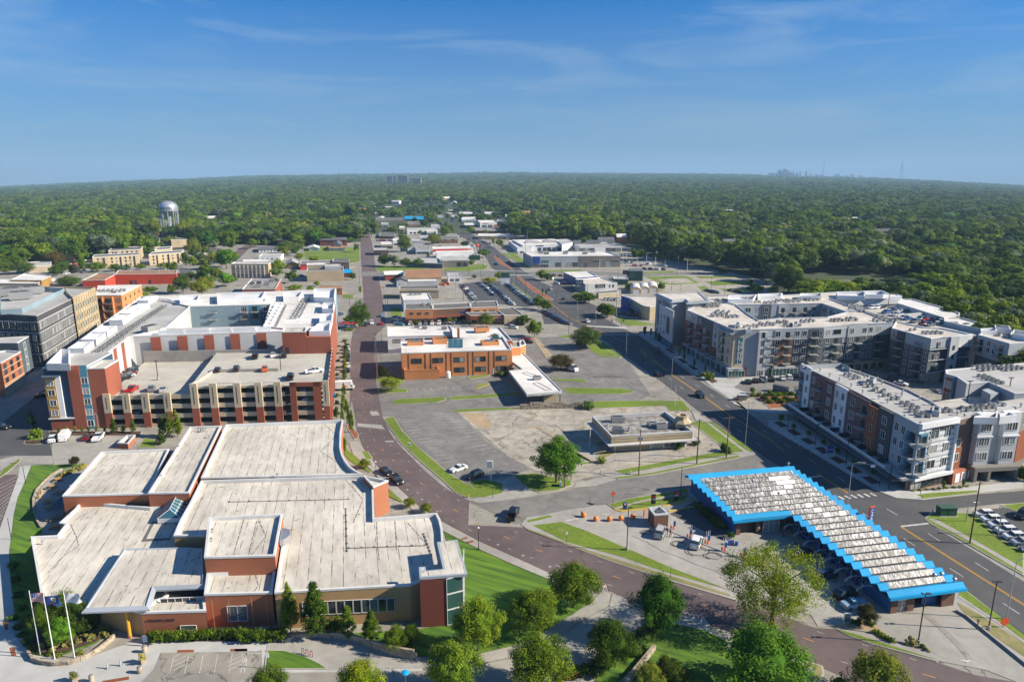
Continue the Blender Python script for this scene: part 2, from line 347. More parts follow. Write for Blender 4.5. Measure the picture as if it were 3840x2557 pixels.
def leafmat(name,c1,c2):
 m=bpy.data.materials.new(name);m.use_nodes=True;t=m.node_tree;b=t.nodes['Principled BSDF']
 b.inputs['Roughness'].default_value=.8;b.inputs['Specular IOR Level'].default_value=.12
 at=N(t,'ShaderNodeAttribute');at.attribute_name='leafv';oi=N(t,'ShaderNodeObjectInfo')
 mm=N(t,'ShaderNodeMix',data_type='RGBA');t.links.new(at.outputs['Fac'],mm.inputs['Factor'])
 mm.inputs[6].default_value=(*c1,1);mm.inputs[7].default_value=(*c2,1)
 cr_=N(t,'ShaderNodeValToRGB');e=cr_.color_ramp.elements
 e[0].position=0;e[0].color=(.42,.52,.5,1);e[1].position=1;e[1].color=(1.8,1.5,.85,1)
 for p_,c_ in((.25,(.68,.76,.74,1)),(.5,(1,1,1,1)),(.75,(1.25,1.18,1.1,1)),(.9,(1.4,1.4,1.5,1))):k=e.new(p_);k.color=c_
 t.links.new(oi.outputs['Random'],cr_.inputs[0])
 mu=N(t,'ShaderNodeMix',data_type='RGBA',blend_type='MULTIPLY');mu.inputs['Factor'].default_value=1
 t.links.new(mm.outputs[2],mu.inputs[6]);t.links.new(cr_.outputs[0],mu.inputs[7])
 t.links.new(mu.outputs[2],b.inputs['Base Color'])
 tr=N(t,'ShaderNodeBsdfTranslucent');t.links.new(mu.outputs[2],tr.inputs['Color'])
 ms=N(t,'ShaderNodeMixShader');ms.inputs[0].default_value=.3
 t.links.new(b.outputs[0],ms.inputs[1]);t.links.new(tr.outputs[0],ms.inputs[2])
 t.links.new(ms.outputs[0],t.nodes['Material Output'].inputs['Surface']);return m
M['leaf']=leafmat('green_leaves',(.042,.10,.007),(.19,.26,.016))
M['leaf_y']=leafmat('yellow_green_leaves',(.10,.15,.015),(.25,.27,.03))
M['leaf_d']=leafmat('dark_leaves',(.035,.082,.014),(.14,.20,.03))
M['leaf_s']=leafmat('silvery_leaves',(.09,.13,.07),(.24,.29,.17))
M['leaf_b']=leafmat('bright_leaves',(.05,.15,.01),(.13,.26,.02))
M['leaf_g']=leafmat('golden_grass_blades',(.2,.2,.05),(.4,.36,.12))
M['leaf_o']=leafmat('bronze_leaves',(.06,.055,.015),(.14,.10,.025))
M['bark']=mat('bark',(.11,.08,.055),.9,(.07,.05,.035),6,.6)
#  GROUND
HZ=[(-900,-70),(0,-34),(500,-13),(1000,8),(1920,20),(2700,13),(3300,-2),(3840,-30),(4700,-75)]
def zend(az):
 x=CX+FPX*math.tan(max(-.95,min(.95,az)))/cP
 x=max(-900,min(4700,x))
 for(a,p),(b,q)in zip(HZ,HZ[1:]):
  if x<=b:dy=p+(q-p)*(x-a)/(b-a);break
 v=-((YH-dy)-CY)/FPX;u=(x-CX)/FPX
 d=Vector((u,cP+v*sP,-sP+v*cP));return CAMH+9000*d.z/math.hypot(d.x,d.y)-12
def tz(x,y):
 r=math.hypot(x,y)
 if r<900:return 0.0
 az=math.atan2(x,y)if y>0 else(1 if x>0 else-1)
 ze=zend(az);t=min(1,(r-900)/8100)
 z=ze*t**1.25+10*t*(noise.noise(Vector((x/900,y/900,0))))
 if r>9000:z-=(r-9000)*.02
 return z
g=MB();NA=180;RR=[0,60,150,300,600,900,1200,1600,2000,2500,3100,3700,4400,5200,6000,7000,8000,9000,10500,13000,18000]
g.v.append((0,0,0))
for r in RR[1:]:
 for k in range(NA):
  a=2*math.pi*k/NA;x,y=r*math.sin(a),r*math.cos(a);g.v.append((x,y,tz(x,y)))
for k in range(NA):g.f.append((0,1+(k+1)%NA,1+k));g.m.append(0)
for j in range(len(RR)-2):
 for k in range(NA):
  a=1+j*NA+k;b=1+j*NA+(k+1)%NA;g.f.append((a,b,b+NA,a+NA));g.m.append(0)
struct('ground',g,M['forest_floor'],smooth=True)
CLEAR=pts(0,'Z',-700,1900,-700,700,-100,632,60,618,200,602,330,590,430,570,560,562,640,566,700,568,760,560,838,556,841,500,857,484,905,476,985,473,1040,471,1100,476,1170,490,1180,520,1185,552,1290,556,1425,560,1500,592,1560,600,1640,618,1740,640,1790,660)+pts(17,'Z',1860,664,2080,664,2210,722,2400,800,3000,1050)+pts(0,'Z',3100,1300,3100,1900)
def inside(x,y,poly):
 c=False;n=len(poly);j=n-1
 for i in range(n):
  xi,yi,xj,yj=poly[i][0],poly[i][1],poly[j][0],poly[j][1]
  if(yi>y)!=(yj>y)and x<(xj-xi)*(y-yi)/(yj-yi)+xi:c=not c
  j=i
 return c
struct('city_ground',MB().sheet(CLEAR,.03),M['asphalt_old'])
LC=[0]
def lot(name,m,lev,*a):
 LC[0]+=1;p=pts(0,*a);FOOT.append(inset(p,-2))if name=='road' or 'Q' in a or 'S' in a else None;return struct(name,MB().sheet(p,.03+.012*lev+.0001*LC[0]),M[m])
def raised(name,m,*a,h=.14,kerb='kerb'):
 LC[0]+=1;h+=.0002*LC[0];p=ccw(pts(0,*a));q=inset(p,.2);mb=MB();mb.walls(p,.0,h,0)
 mb.ring(p,q,h,0);mb.sheet(q,h+.004,1);return struct(name,mb,[M[kerb],M[m]])
def patch(name,m,*a,h=.165):
 LC[0]+=1;h+=.0002*LC[0];return struct(name,MB().sheet(pts(0,*a),h),M[m])
lot('road','road_red',3,'Z',2000,1700,'F',1300,1500,940,1340,750,1270,560,1220,130,1080,0,1010,'E',2110,940,1430,742,1210,640,680,500,350,335,0,180,'C',1870,1120,1650,978,1500,850,1400,740,1290,650,1235,570,1150,470,1105,360,1080,320,1062,200,1050,100,1030,0,'N',1990,1300,1998,1000,2000,700,2020,600,2110,500,'P',1365,1250,1350,1000,1332,800,1330,600,1358,470,1370,380,1385,300,1390,220,1408,220,1405,380,1425,500,1450,600,1475,720,1495,880,1530,1000,1560,1150,1590,1350,1612,1472,'L',150,330,165,420,60,520,50,640,65,750,75,950,110,1120,135,1260,200,1400,240,1472,'C',1370,300,1480,430,1700,650,1900,820,2110,925,2100,1150,'E',400,50,480,90,800,195,1200,345,1700,525,2355,730,'F',880,975,1050,985,1400,1130,1700,1205,1990,1290,2355,1410,'Z',2460,1590,2460,1700)
lot('road','asphalt',4,'Q',60,330,130,400,360,540,520,630,600,700,680,830,720,900,850,985,1000,1110,1250,1300,1450,1440,'L',1890,425,2140,520,2355,690,'J',200,1060,430,1240,'H',1750,90,1900,200,2290,470,'I',1810,760,2355,1170,2800,1500,2900,1050,2355,690,2000,470,1500,170,1430,80,'G',1000,1090,740,930,430,740,0,500,'J',950,1310,560,1060,480,1000,200,790,0,640,'S',560,1200,300,1070,100,950,'Q',1900,1330,1500,1150,1250,1050,1000,880,780,700,560,560,380,460,200,350,120,320)
lot('road','asphalt_old',1,'N',1700,640,1880,600,2340,560,'L',1250,410,1720,440,1890,405,2160,500,1760,525,1400,540,160,560,'N',2000,690,1700,720)
lot('road','asphalt_lot',2,'C',2100,930,'H',0,925,300,880,600,822,980,738,1340,692,1760,612,2100,547,2300,490,'G',740,1225,'G',300,1000,'Z',1600,1105,'H',1680,805,1300,862,920,965,140,1130,'E',330,20,150,-60)
lot('road','asphalt',2,'G',1000,1080,1400,1167,1920,1112,2355,1078,2900,1020,2900,1180,2130,1200,1500,1265,1440,1330,800,1200)
lot('road','asphalt_lot',3,'P',1340,935,1600,945,1600,985,1340,990)
lot('road','asphalt_lot',3,'Q',-160,900,250,935,700,930,1100,940,1250,950,1500,920,2355,960,2355,995,1500,965,1180,1010,850,1000,250,985,-160,960)
lot('road','road_red',2,'O',2070,720,2160,660,2270,640,2290,655,2200,690,2085,800,2060,800)
lot('road','asphalt_lot',3,'S',0,620,400,500,620,520,1100,500,1600,510,1600,530,1100,535,620,550,300,560)
lot('parking_lot','asphalt_lot',2,'L',60,520,160,560,1330,535,1750,525,1900,500,2150,520,2355,690,2600,1060,2355,1175,1400,1190,750,1205,400,1215,240,1250,135,1260,60,900)
lot('parking_lot','asphalt_bleached',4,'L',815,1215,1400,1185,2355,1172,'H',1460,55,1600,105,1680,110,1690,210,1790,290,1960,420,1900,480,1480,570,980,660,860,690,600,745,600,700,260,650,0,512,'C',2355,430)
lot('parking_lot','asphalt_lot',5,'L',245,1250,400,1215,750,1205,812,1215,1060,1465,'H',0,515,215,640,50,690,'C',2090,765,2160,815,1930,680,1700,480,1500,290,1415,150)
lot('forecourt','dirt',5,'L',870,1225,1060,1225,1150,1330,1110,1365,1000,1350)
lot('forecourt','concrete',6,'H',600,500,780,450,950,480,1420,450,1500,520,1060,560,820,590,620,450)
lot('forecourt','concrete',6,'H',615,810,640,760,980,690,1010,735,820,790)
lot('forecourt','concrete',6,'C',2130,925,2355,780,'H',50,700,210,825,300,870,0,925,'C',2200,950)
lot('forecourt','concrete',5,'H',370,1050,560,1010,910,962,990,1010,1320,1010,1640,920,'Z',1600,1105,'G',740,1225,'I',1810,760,2355,1180,2900,1600,2355,1640,2000,1500,1590,1425,1140,1230,'F',1450,950,900,965,840,860,'E',2355,640,2270,620,1760,420,1380,255,1000,90,750,0)
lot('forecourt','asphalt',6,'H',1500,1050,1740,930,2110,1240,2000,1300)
lot('parking_lot','asphalt',3,'I',1900,30,2355,0,2900,-60,2900,700,2355,410,2100,260)
lot('parking_lot','asphalt_lot',5,'J',760,1040,950,1050,1500,990,1560,1200,1300,1180,1000,1180,640,1100)
lot('forecourt','concrete_new',6,'J',640,1092,860,1110,1000,1170,850,1200,860,1260,1000,1310,1440,1330,1440,1360,1000,1330)
lot('parking_lot','concrete',3,'A',200,400,450,330,1110,330,1110,500,850,575,150,600,0,650,-300,760,-300,620,130,520)
lot('road','asphalt_lot',2,'A',-400,330,210,330,210,400,130,520,0,640,-400,900)
lot('road','asphalt',3,'M',430,1110,480,1500,480,1740,180,1740,0,1740,-400,1880,-400,1700,0,1450)
lot('parking_lot','road_red',4,'A',-300,690,0,690,150,685,170,700,60,1000,0,1180,-300,1500)
lot('plaza','concrete_new',2,'A',300,600,240,730,130,1050,85,1400,'B',85,400,140,900,260,1215,700,1290,1330,1060,2355,1000,'D',400,1000,420,1100,1000,1080,1660,1240,1680,1370,220,1390,'B',2000,1500,1300,1900,-600,1900,-600,700,'A',-300,1500,0,1180,170,690,180,610)
lot('plaza','concrete',4,'D',245,1100,410,1100,600,1060,800,1050,1000,1090,1350,1230,1660,1270,1690,1345,820,1362,740,1300,600,1230,245,1175)
lot('parking_lot','asphalt_old',5,'B',1480,1205,2355,1190,'D',200,1180,205,1350,220,1390,1680,1372,'E',0,1310,250,1262,730,1055,940,905,1185,780,1215,660,1440,738,1530,930,1300,1080,1000,1350,800,1500,0,1900,'B',900,1900,1330,1445,1420,1350)
lot('road','concrete',6,'E',0,1315,250,1268,730,1062,945,910,1190,785,1220,670,1430,745,1520,925,1290,1075,990,1345,700,1560,0,1900,'D',800,1900,1000,1400,1680,1378)
raised('pavement','concrete','H',130,1150,190,1082,390,1056,430,1072,490,1108,850,1240,1200,1390,'E',1760,420,2290,640,2355,660,2355,725,1700,530,1200,365,800,215,430,70,400,40)
patch('lawn','grass','H',185,1112,390,1062,425,1075,300,1108,200,1128)
patch('lawn','grass','E',485,35,750,4,1000,94,1380,260,1760,425,2250,618,1700,465,1300,325,800,190)
patch('verge','grass_dry','E',425,62,800,198,1300,362,1750,498,2300,672,2300,690,1700,520,1200,358,800,212,440,80)
raised('pavement','concrete','C',1000,390,1080,380,1240,588,1400,762,1650,988,1870,1132,'E',0,188,350,343,690,500,620,524,300,392,0,257,'C',1870,1205,1620,1040,1370,820,1200,640,1040,500)
patch('lawn','grass','C',1370,822,1500,940,1480,940,1370,890)
patch('lawn','grass_lush','C',1870,1210,'E',0,262,300,398,630,530,760,640,1015,745,800,880,530,1045,300,1140,0,1210,'D',2100,1225,1660,1240,1300,1190,1000,1080,800,1040,1640,985,1900,950,2000,500,1880,100,h=.10)
lot('path','concrete',7,'E',1015,750,1120,640,1205,660,1185,775,940,900,730,1050,250,1255,0,1308,'D',2200,1290,2140,1235,'E',0,1215,300,1150,530,1050,800,885)
raised('lawn','grass_lush','D',245,1178,410,1182,600,1232,740,1302,818,1358,222,1358)
patch('lawn','grass_lush','E',1530,935,1740,930,2060,1000,2300,1115,'F',60,1180,740,1360,940,1410,850,1700,'E',900,1700,1300,1100,h=.10)
lot('path','concrete',7,'E',1740,925,1790,870,1860,830,2050,870,2120,960,2355,1040,'F',80,1100,740,1290,950,1330,960,1400,740,1355,60,1175,'E',2290,1110,2060,998)
lot('path','concrete',7,'E',1250,1500,1600,1170,1570,1220,1330,1520)
raised('lawn','grass','C',1112,470,1180,478,1222,535,1205,556,1150,540)
raised('planter_bed','mulch_red','C',985,228,1020,226,1095,320,1085,355,1050,362,985,260)
patch('lawn','grass','C',965,420,985,460,1040,500,1200,650,1190,670,1010,560,960,500,h=.12)
raised('lawn','grass','A',-250,850,0,680,20,640,195,530,185,565,80,660,-200,860)
patch('lawn','grass_lush','A',290,602,790,590,570,642,420,740,330,840,305,960,330,1100,385,1180,385,1250,280,1300,'B',390,700,950,960,1040,1000,880,1120,600,1220,350,1230,260,1190,130,800,95,500,85,300,'A',130,1050,165,900,240,730,h=.10)
patch('planter_bed','mulch','B',355,950,700,930,1040,1010,900,1100,620,1205,350,1215,270,1150,h=.30)
patch('patio','concrete','A',570,645,760,600,930,470,575,880,450,1000,620,1010,540,1135,520,1240,390,1230,390,1170,340,1080,325,940,365,830,450,730,h=.12)
raised('planter_bed','mulch','A',450,290,1310,290,1290,332,450,330)
raised('planter_bed','mulch','A',215,400,300,260,385,260,400,400,330,412,240,412)
patch('lawn','grass','A',250,378,300,290,375,290,385,370,h=.16)
raised('lawn','grass','A',1270,440,1330,350,1440,370,1440,440)
patch('planter_bed','mulch','B',1340,1060,2355,1010,'D',400,960,420,1060,'B',2355,1100,1370,1100,h=.08)
raised('lawn','grass','C',1320,175,1415,155,1500,290,1650,440,1930,680,2160,820,2090,765,2200,735,'Z',1120,1102,1157,1112,1157,1135,1125,1142,'C',2260,900,2090,900,1990,860,1850,730,1650,560,1480,400,1400,290)
raised('lawn','grass','H',50,692,250,672,595,742,600,785,480,830,300,850,200,822)
raised('lawn','grass','L',210,1115,300,1095,710,1076,718,1105,640,1130,260,1147)
raised('lawn','grass','L',748,1076,1190,1047,1400,1035,1420,1060,1200,1080,755,1107)
raised('lawn','grass','L',750,1208,830,1190,1280,1176,1400,1176,1400,1190,820,1220)
raised('lawn','grass','L',918,888,1110,868,1125,885,932,914)
raised('lawn','grass','L',995,975,1110,946,1124,958,1000,1000,kerb='kerb_y')
raised('lawn','grass','L',1690,908,1995,912,2022,948,1930,940,1700,925)
raised('lawn','grass','L',1780,990,2340,1000,2470,1030,2340,1052,1850,1050)
raised('lawn','grass','H',690,70,830,12,1300,6,1620,10,1700,100,1500,104,1460,58,820,78)
raised('lawn','grass','L',2030,600,2150,560,2340,705,2310,720,2130,705)
raised('lawn','grass','L',90,1010,240,1000,360,1005,370,1035,100,1045)
raised('lawn','grass','L',70,880,190,860,330,900,335,938,80,945)
raised('pavement','concrete','H',1690,212,1740,192,1700,100,1850,190,2220,440,2300,480,2280,505,2130,530,1340,692,1020,732,920,700,850,680,980,655,1480,560,1900,480,1960,420,1790,290)
patch('lawn','grass','H',1700,215,1745,200,1830,205,2180,478,1960,490,2010,450,1960,410,1800,285)
patch('lawn','grass','H',1850,200,1900,212,2280,478,2250,482,2200,462)
patch('lawn','grass','H',990,657,1480,566,1900,488,2150,494,1700,562,1080,682)
patch('lawn','grass','H',985,720,1340,672,2130,512,2145,527,1340,686,1030,728)
raised('lawn','grass','H',930,965,1100,912,1540,840,1660,805,1680,850,1250,930,990,1000)
patch('lawn','grass','H',1000,1010,1240,940,1680,870,1690,905,1300,990,1050,1020,h=.05)
for a in((105,250,285,238,840,578,815,585,275,258,110,258),(445,228,470,232,700,410,760,440,745,448,680,420)):
 raised('kerb_island','dirt','H',*a)
patch('lawn','grass','H',545,290,690,280,870,430,850,450,700,400,h=.06)
raised('lawn','grass_dry','H',850,480,1000,470,1010,490,840,570,820,560)
raised('lawn','grass','H',680,580,790,562,830,575,690,602)
raised('kerb_island','dirt','L',1510,530,1560,540,1700,700,1640,720)
raised('lawn','grass','L',1760,520,1890,500,1900,530,1780,535)
raised('lawn','grass','I',1440,110,1530,48,1900,62,2100,275,2355,425,2355,640,2000,440,1700,265,1500,165)
patch('path','concrete','I',1470,118,1530,112,1700,200,2000,370,2355,575,2355,620,2000,405,1680,228)
raised('lawn','grass','G',2130,1215,2355,1190,2500,1180,2500,1290,2280,1270)
raised('pavement','concrete_new','G',0,430,270,440,1300,1080,1370,1085,1900,1040,2355,985,2355,1060,1930,1105,1420,1166,1180,1150,1010,1085,740,930,300,665,0,488)
patch('lawn','grass','G',1370,1120,1500,1105,1920,1080,1930,1098,1430,1155)
for i in range(7):
 dx,dy=(0,117,243,373,508,652,805)[i],(0,73,152,235,322,412,505)[i];k=1+i*.04
 raised('planter_bed','mulch','G',45+dx,452+dy,110*k+dx,440+dy,197*k+dx,490+dy+i*3,120*k+dx,505+dy+i*3)
raised('pavement','concrete_new','J',0,610,180,620,820,1040,1090,1005,1480,980,1500,1000,950,1052,860,1112,640,1092,540,1010,450,950,200,775,0,640)
for a in((525,975,570,970,725,1060,660,1078),(340,850,380,845,450,890,395,895),(225,760,260,755,330,800,290,800),(430,905,470,905,545,950,490,955)):
 raised('planter_bed','mulch','J',*a)
raised('planter_bed','mulch','J',845,1215,900,1185,985,1190,1010,1215,940,1245,880,1245)
raised('planter_bed','mulch_red','J',1100,1215,1000,1170,1300,1190,1520,1200,1510,1245,1370,1290,1200,1310)
patch('verge','grass_dry','I',1735,880,1960,1000,2355,1262,2355,1380,1990,1130,1830,1020,h=.10)
patch('verge','grass','I',1775,772,1812,772,2355,1180,2700,1440,2640,1440,2130,1060,1750,812,h=.10)
patch('path','concrete','I',1745,830,2110,1075,2355,1258,2700,1520,2700,1480,2130,1068,1755,815,h=.11)
raised('planter_bed','dirt','F',1060,940,1290,890,1440,950,1590,1082,1560,1102,1360,1015,1180,990)
raised('pavement','concrete','F',1060,985,1180,1000,1400,1040,1560,1105,1700,1130,1850,1150,2020,1270,1990,1288,1700,1208,1400,1128,1180,1050)
patch('verge','grass','F',1075,990,1240,1035,1600,1150,2000,1275,1700,1200,1400,1120,1180,1045)
raised('lawn','grass_dry','F',760,1275,940,1325,955,1400,900,1500,740,1480)
for a in(('P',700,690,890,665,1320,675,1325,830,1200,850,1000,815,720,810),('Q',170,905,440,880,600,850,680,880,650,915,480,935,180,930),('P',1500,870,2050,890,2050,920,1560,940,1500,920),('Q',880,735,960,730,1150,860,1080,860),('Q',820,740,860,735,1160,905,1120,905),('Q',1300,925,1700,918,1740,935,1320,945),('Q',950,1070,1160,1230,1130,1230,940,1080),('S',640,555,1080,545,1140,580,1245,628,1000,640,860,640),('S',1210,550,1640,545,1700,560,1260,575),('S',1310,605,1760,600,1830,635,1400,655),('S',1220,665,1310,655,1360,690,1290,710),('S',1470,690,1800,680,1800,715,1560,720),('S',340,1000,700,1070,800,1085,470,1100,330,1040),('S',0,1310,130,1300,340,1430,290,1440,60,1390),('P',1130,1190,1260,1195,1250,1240,1130,1225),('P',1310,1095,1345,1090,1350,1170,1315,1175),('L',200,260,300,262,320,340,210,350),('L',130,135,260,140,280,160,140,165),('S',620,505,960,490,965,512,640,520),('S',750,330,900,345,930,360,770,365)):
 raised('lawn','grass',*a)
for a in(('Q',730,765,760,762,860,850,950,905,930,912,800,850),('Q',985,985,1010,985,1200,1120,1330,1200,1400,1250,1360,1255,1200,1180,1080,1080)):
 raised('median','mulch_red',*a)
patch('lawn','grass','J',45,92,440,88,550,155,260,165,150,110,h=.05)
struct('parking_lot',MB().sheet(pts(0,'S',770,585,1090,570,1190,620,920,632),.2),M['asphalt_bleached'])
lot('parking_lot','asphalt_bleached',1,'S',620,540,1600,520,1900,640,1800,700,1500,760,900,740,640,600)
lot('parking_lot','asphalt',3,'Q',350,1080,560,1050,960,1040,1250,1310,1100,1330,470,1260)
lot('parking_lot','asphalt',3,'Q',1260,1370,1400,1370,1600,1510,1300,1520)
lot('parking_lot','asphalt',3,'Q',1380,1080,1600,1060,1640,1160,1560,1250,1450,1200)
#  paint
def along(P,off=0.0):
 out=[]
 for i,p in enumerate(P):
  a=P[max(0,i-1)];b=P[min(len(P)-1,i+1)];d=(b-a);d.z=0;d.normalize();out.append(p+Vector((d.y,-d.x,0))*off)
 return out
def stripe(mb,P,w,z,dash=None,gap=None):
 s=0
 for a,b in zip(P,P[1:]):
  d=b-a;d.z=0;L=d.length;d.normalize();n=Vector((d.y,-d.x,0))*w/2
  if dash is None:segs=[(0,L)]
  else:
   segs=[];t=-(s%(dash+gap))
   while t<L:
    if min(L,t+dash)>max(0,t):segs.append((max(0,t),min(L,t+dash)))
    t+=dash+gap
  for t0,t1 in segs:
   p,q=a+d*t0,a+d*t1
   mb.quad((*(p+n).xy,z),(*(q+n).xy,z),(*(q-n).xy,z),(*(p-n).xy,z))
   mb.f[-1]=mb.f[-1][::-1]
  s+=L
yl=pts(0,'Q',1010,985,1250,1190,1450,1350,1560,1440,'J',0,755,130,880,300,1000,520,1150,830,1370,'G',0,600,150,718)
y2=pts(0,'G',450,922,740,1105);y3=pts(0,'I',1222,185,2355,905,2900,1250)
mb=MB()
for P_ in(yl,y2,y3):
 for o in(-.16,.16):stripe(mb,along(P_,o),.14,.10)
stripe(mb,pts(0,'J',0,755,60,770,100,800,130,850,200,920,300,1000),.15,.10);stripe(mb,pts(0,'J',0,785,60,850,150,910),.15,.10)
struct('road_marking',mb,M['line_y'])
mb=MB()
for P_ in(pts(0,'J',40,880,270,1030,620,1300,'H',1830,60,2100,250,2355,440),pts(0,'I',870,60,1150,230,1380,380,1580,510,1800,650,2040,810,2300,980,2600,1180),pts(0,'I',1090,20,1390,195,1600,330,1820,460,2040,600,2290,760,2600,960),pts(0,'S',560,1270,'J',60,830,360,1000,540,1105,800,1280,'G',0,555,160,650,415,815,700,995,850,1090),pts(0,'Q',680,800,850,930,1020,1060,1300,1280),pts(0,'Q',850,870,1000,960),pts(0,'Q',1200,1080,1500,1250,1800,1400),pts(0,'S',0,1000,100,1060),pts(0,'S',200,1200,450,1400)):
 stripe(mb,P_,.16,.10,3,8)
stripe(mb,pts(0,'I',1222,183,1475,155),.5,.10);stripe(mb,pts(0,'G',355,960,490,945),.5,.10)
for i in range(6):stripe(mb,pts(0,'G',645+59*i,1132-6*i,700+59*i,1160-6*i),.6,.101)
for i in range(22):stripe(mb,pts(0,'L',2010+17*i,418+i*.9,2018+17*i,430+i*.9),.9,.101)
for i in range(20):stripe(mb,pts(0,'Q',720+22*i,924+i*.5,726+22*i,932+i*.5),.8,.101);stripe(mb,pts(0,'Q',830+17*i,970+i*.3,836+17*i,980+i*.3),.8,.101)
for i in range(16):stripe(mb,pts(0,'S',140+26*i,1188,160+26*i,1196),.7,.101)
struct('road_marking',mb,M['line_w'])
mb=MB()
mr_=pts(0,'N',2110,1000,2105,1300,'C',1160,200,1240,380,1380,530,1480,610,1590,700,1720,810,1860,920,2080,1090,'E',230,140,470,245,740,325,1030,430,1330,535,1700,650,2010,755,2355,850,'F',900,1115,1300,1230,1700,1350,2000,1440)
stripe(mb,mr_,.13,.09,1.6,6.5);struct('road_marking',mb,M['line_o'])
mb=MB();stripe(mb,along(mr_,2.9),.1,.09,.9,4.5);stripe(mb,along(mr_,-2.9),.1,.09,.9,5.5)
for x,y in((1540,825),(1675,915),(1815,1025)):stripe(mb,pts(0,'C',x-12,y,x+14,y),.12,.09);stripe(mb,pts(0,'C',x-6,y-8,x+6,y+8),.12,.09)
for x,y in((165,210),(395,310),(645,412)):stripe(mb,pts(0,'E',x-14,y+3,x+14,y-4),.14,.09);stripe(mb,pts(0,'E',x-4,y-8,x+4,y+8),.14,.09)
struct('road_marking',mb,M['line_w'])
mb=MB();pw=.11
def stalls(n,r,ax,ay,bx,by,cx,cy,dx,dy,z=.11,w=.1):
 a0,a1,c0,c1=W(r,ax,ay),W(r,bx,by),W(r,cx,cy),W(r,dx,dy)
 for i in range(n):
  t=i/(n-1);stripe(mb,[a0.lerp(a1,t),c0.lerp(c1,t)],w,z)
stalls(16,'C',1440,180,1890,615,1560,172,1990,600);stalls(14,'C',1840,130,2190,500,1960,126,2355,470)
stalls(14,'L',700,1235,900,1440,800,1232,1020,1430)
stalls(8,'L',455,1030,925,1003,445,995,905,975);stalls(2,'L',770,925,850,920,760,895,840,890)
stalls(8,'L',2060,910,2560,920,2095,948,2620,950);stalls(7,'L',2130,740,2400,720,2180,716,2440,700)
stalls(7,'L',1490,570,1590,650,1560,560,1660,640)
stalls(6,'B',1600,1245,2270,1205,1560,1395,2245,1395);stripe(mb,pts(0,'B',1600,1245,1650,1220),.1,.11)
for i in range(3):stripe(mb,pts(0,'B',1590,1290+40*i,1730,1225+40*i),.1,.11);stripe(mb,pts(0,'B',2095,1290+40*i,2240,1225+40*i),.1,.11)
stalls(2,'D',30,1350,60,1350,20,1210,60,1205);stripe(mb,pts(0,'D',0,1395,60,1210,200,1212),.1,.11)
stalls(10,'A',0,780,-60,1180,160,705,30,1060)
for x0,y0,x1,y1 in((1110,1155,1165,1155),(1240,1240,1210,1190)):pass
stalls(6,'H',1000,1110,1240,1150,960,1100,1220,1080);stripe(mb,pts(0,'H',700,1080,800,1108,960,1100,1110,1158,1330,1140),.13,.11);stripe(mb,pts(0,'H',540,1115,700,1080),.35,.11)
for x,y,u,v in((1490,1320,1545,1200),(1645,1385,1690,1270),(1820,1455,1850,1330)):stripe(mb,pts(0,'H',x,y,u,v),.12,.11)
for i in range(8):stripe(mb,pts(0,'F',455+62*i,190+78*i,620+62*i,165+76*i),.12,.11)
stalls(12,'J',980,1100,1480,1030,960,1060,1460,1000);stalls(5,'J',1180,1190,1500,1160,1160,1150,1480,1120)
stalls(14,'N',900,170,1080,160,930,115,1060,112)
struct('parking_line',mb,M['line_w'])
mb=MB()
for a in(('I',1755,1408,1880,1412,1820,1435,1880,1440,1790,1425),('F',985,880,1030,905,950,895,1060,912,960,908),('H',865,1048,970,1052,900,1062,970,1066,890,1058)):mb.sheet(pts(0,*a),.115)
struct('arrow_marking',mb,M['line_w'])
mb=MB();mb.sheet(pts(0,'H',730,948,760,945,810,960,780,968),.1);struct('asphalt_patch',mb,M['black'])
for a in(('C',1190,105,1262,105,1285,140,1210,145),('C',1075,215,1300,230,1335,272,1085,245),('C',1330,378,1410,375,1420,388,1340,390)):
 lot('asphalt_patch','concrete',5,*a)
for a in(('N',2090,610,2210,610,2200,1100,2090,1100),):lot('asphalt_patch','road_red',4,*a)
mb=MB();stripe(mb,pts(0,'I',1440,990,1560,1090,1700,1220,1800,1330,1860,1410),1.0,.116);struct('tyre_track',mb,M['asphalt_old'])
#  BUILDING KIT
WC={}
def winmesh(w,h,kind):
 k=(round(w,2),round(h,2),kind)
 if k in WC:return WC[k]
 t=.05 if kind.endswith('1')else .085;f=MB()
 fm={'w':M['frame_w'],'d':M['frame_d'],'g':M['frame_w'],'b':M['frame_w'],'s':M['stone'],'n':M['navy']}[kind[0]]
 gm={'g':M['glass_g'],'b':M['glass_b']}.get(kind[0],M['pane'])
 f.box(-w/2-t,-.09,-t,w/2+t,0,0);f.box(-w/2-t,-.09,h,w/2+t,0,h+t)
 f.box(-w/2-t,-.09,0,-w/2,0,h);f.box(w/2,-.09,0,w/2+t,0,h)
 nv=0 if kind.endswith('1')else(max(1,round(w/1.3))-1 if w>2.2 else 1)
 for i in range(nv):x=-w/2+w*(i+1)/(nv+1);f.box(x-.04,-.07,0,x+.04,0,h)
 if h>1.5 and kind.endswith('t'):f.box(-w/2,-.07,h*.72,w/2,0,h*.72+.07)
 g_=MB().quad((-w/2,-.025,0),(w/2,-.025,0),(w/2,-.025,h),(-w/2,-.025,h))
 WC[k]=(f.mesh('window',[fm]),g_.mesh('pane',[gm]));return WC[k]
def frm(a,b):
 d=Vector(((b-a).x,(b-a).y,0));L=d.length;d.normalize();return d,L,math.atan2(d.y,d.x)
def win(T,a,b,u,z,w,h,kind='w',name='window'):
 d,L,an=frm(a,b);p=Vector((a.x,a.y,0))+d*u;o=woff(T)
 fm,pm=winmesh(w,h,kind);q=add(name,fm,T,(p.x-o.x,p.y-o.y,z-o.z),an);add('pane',pm,q);return q
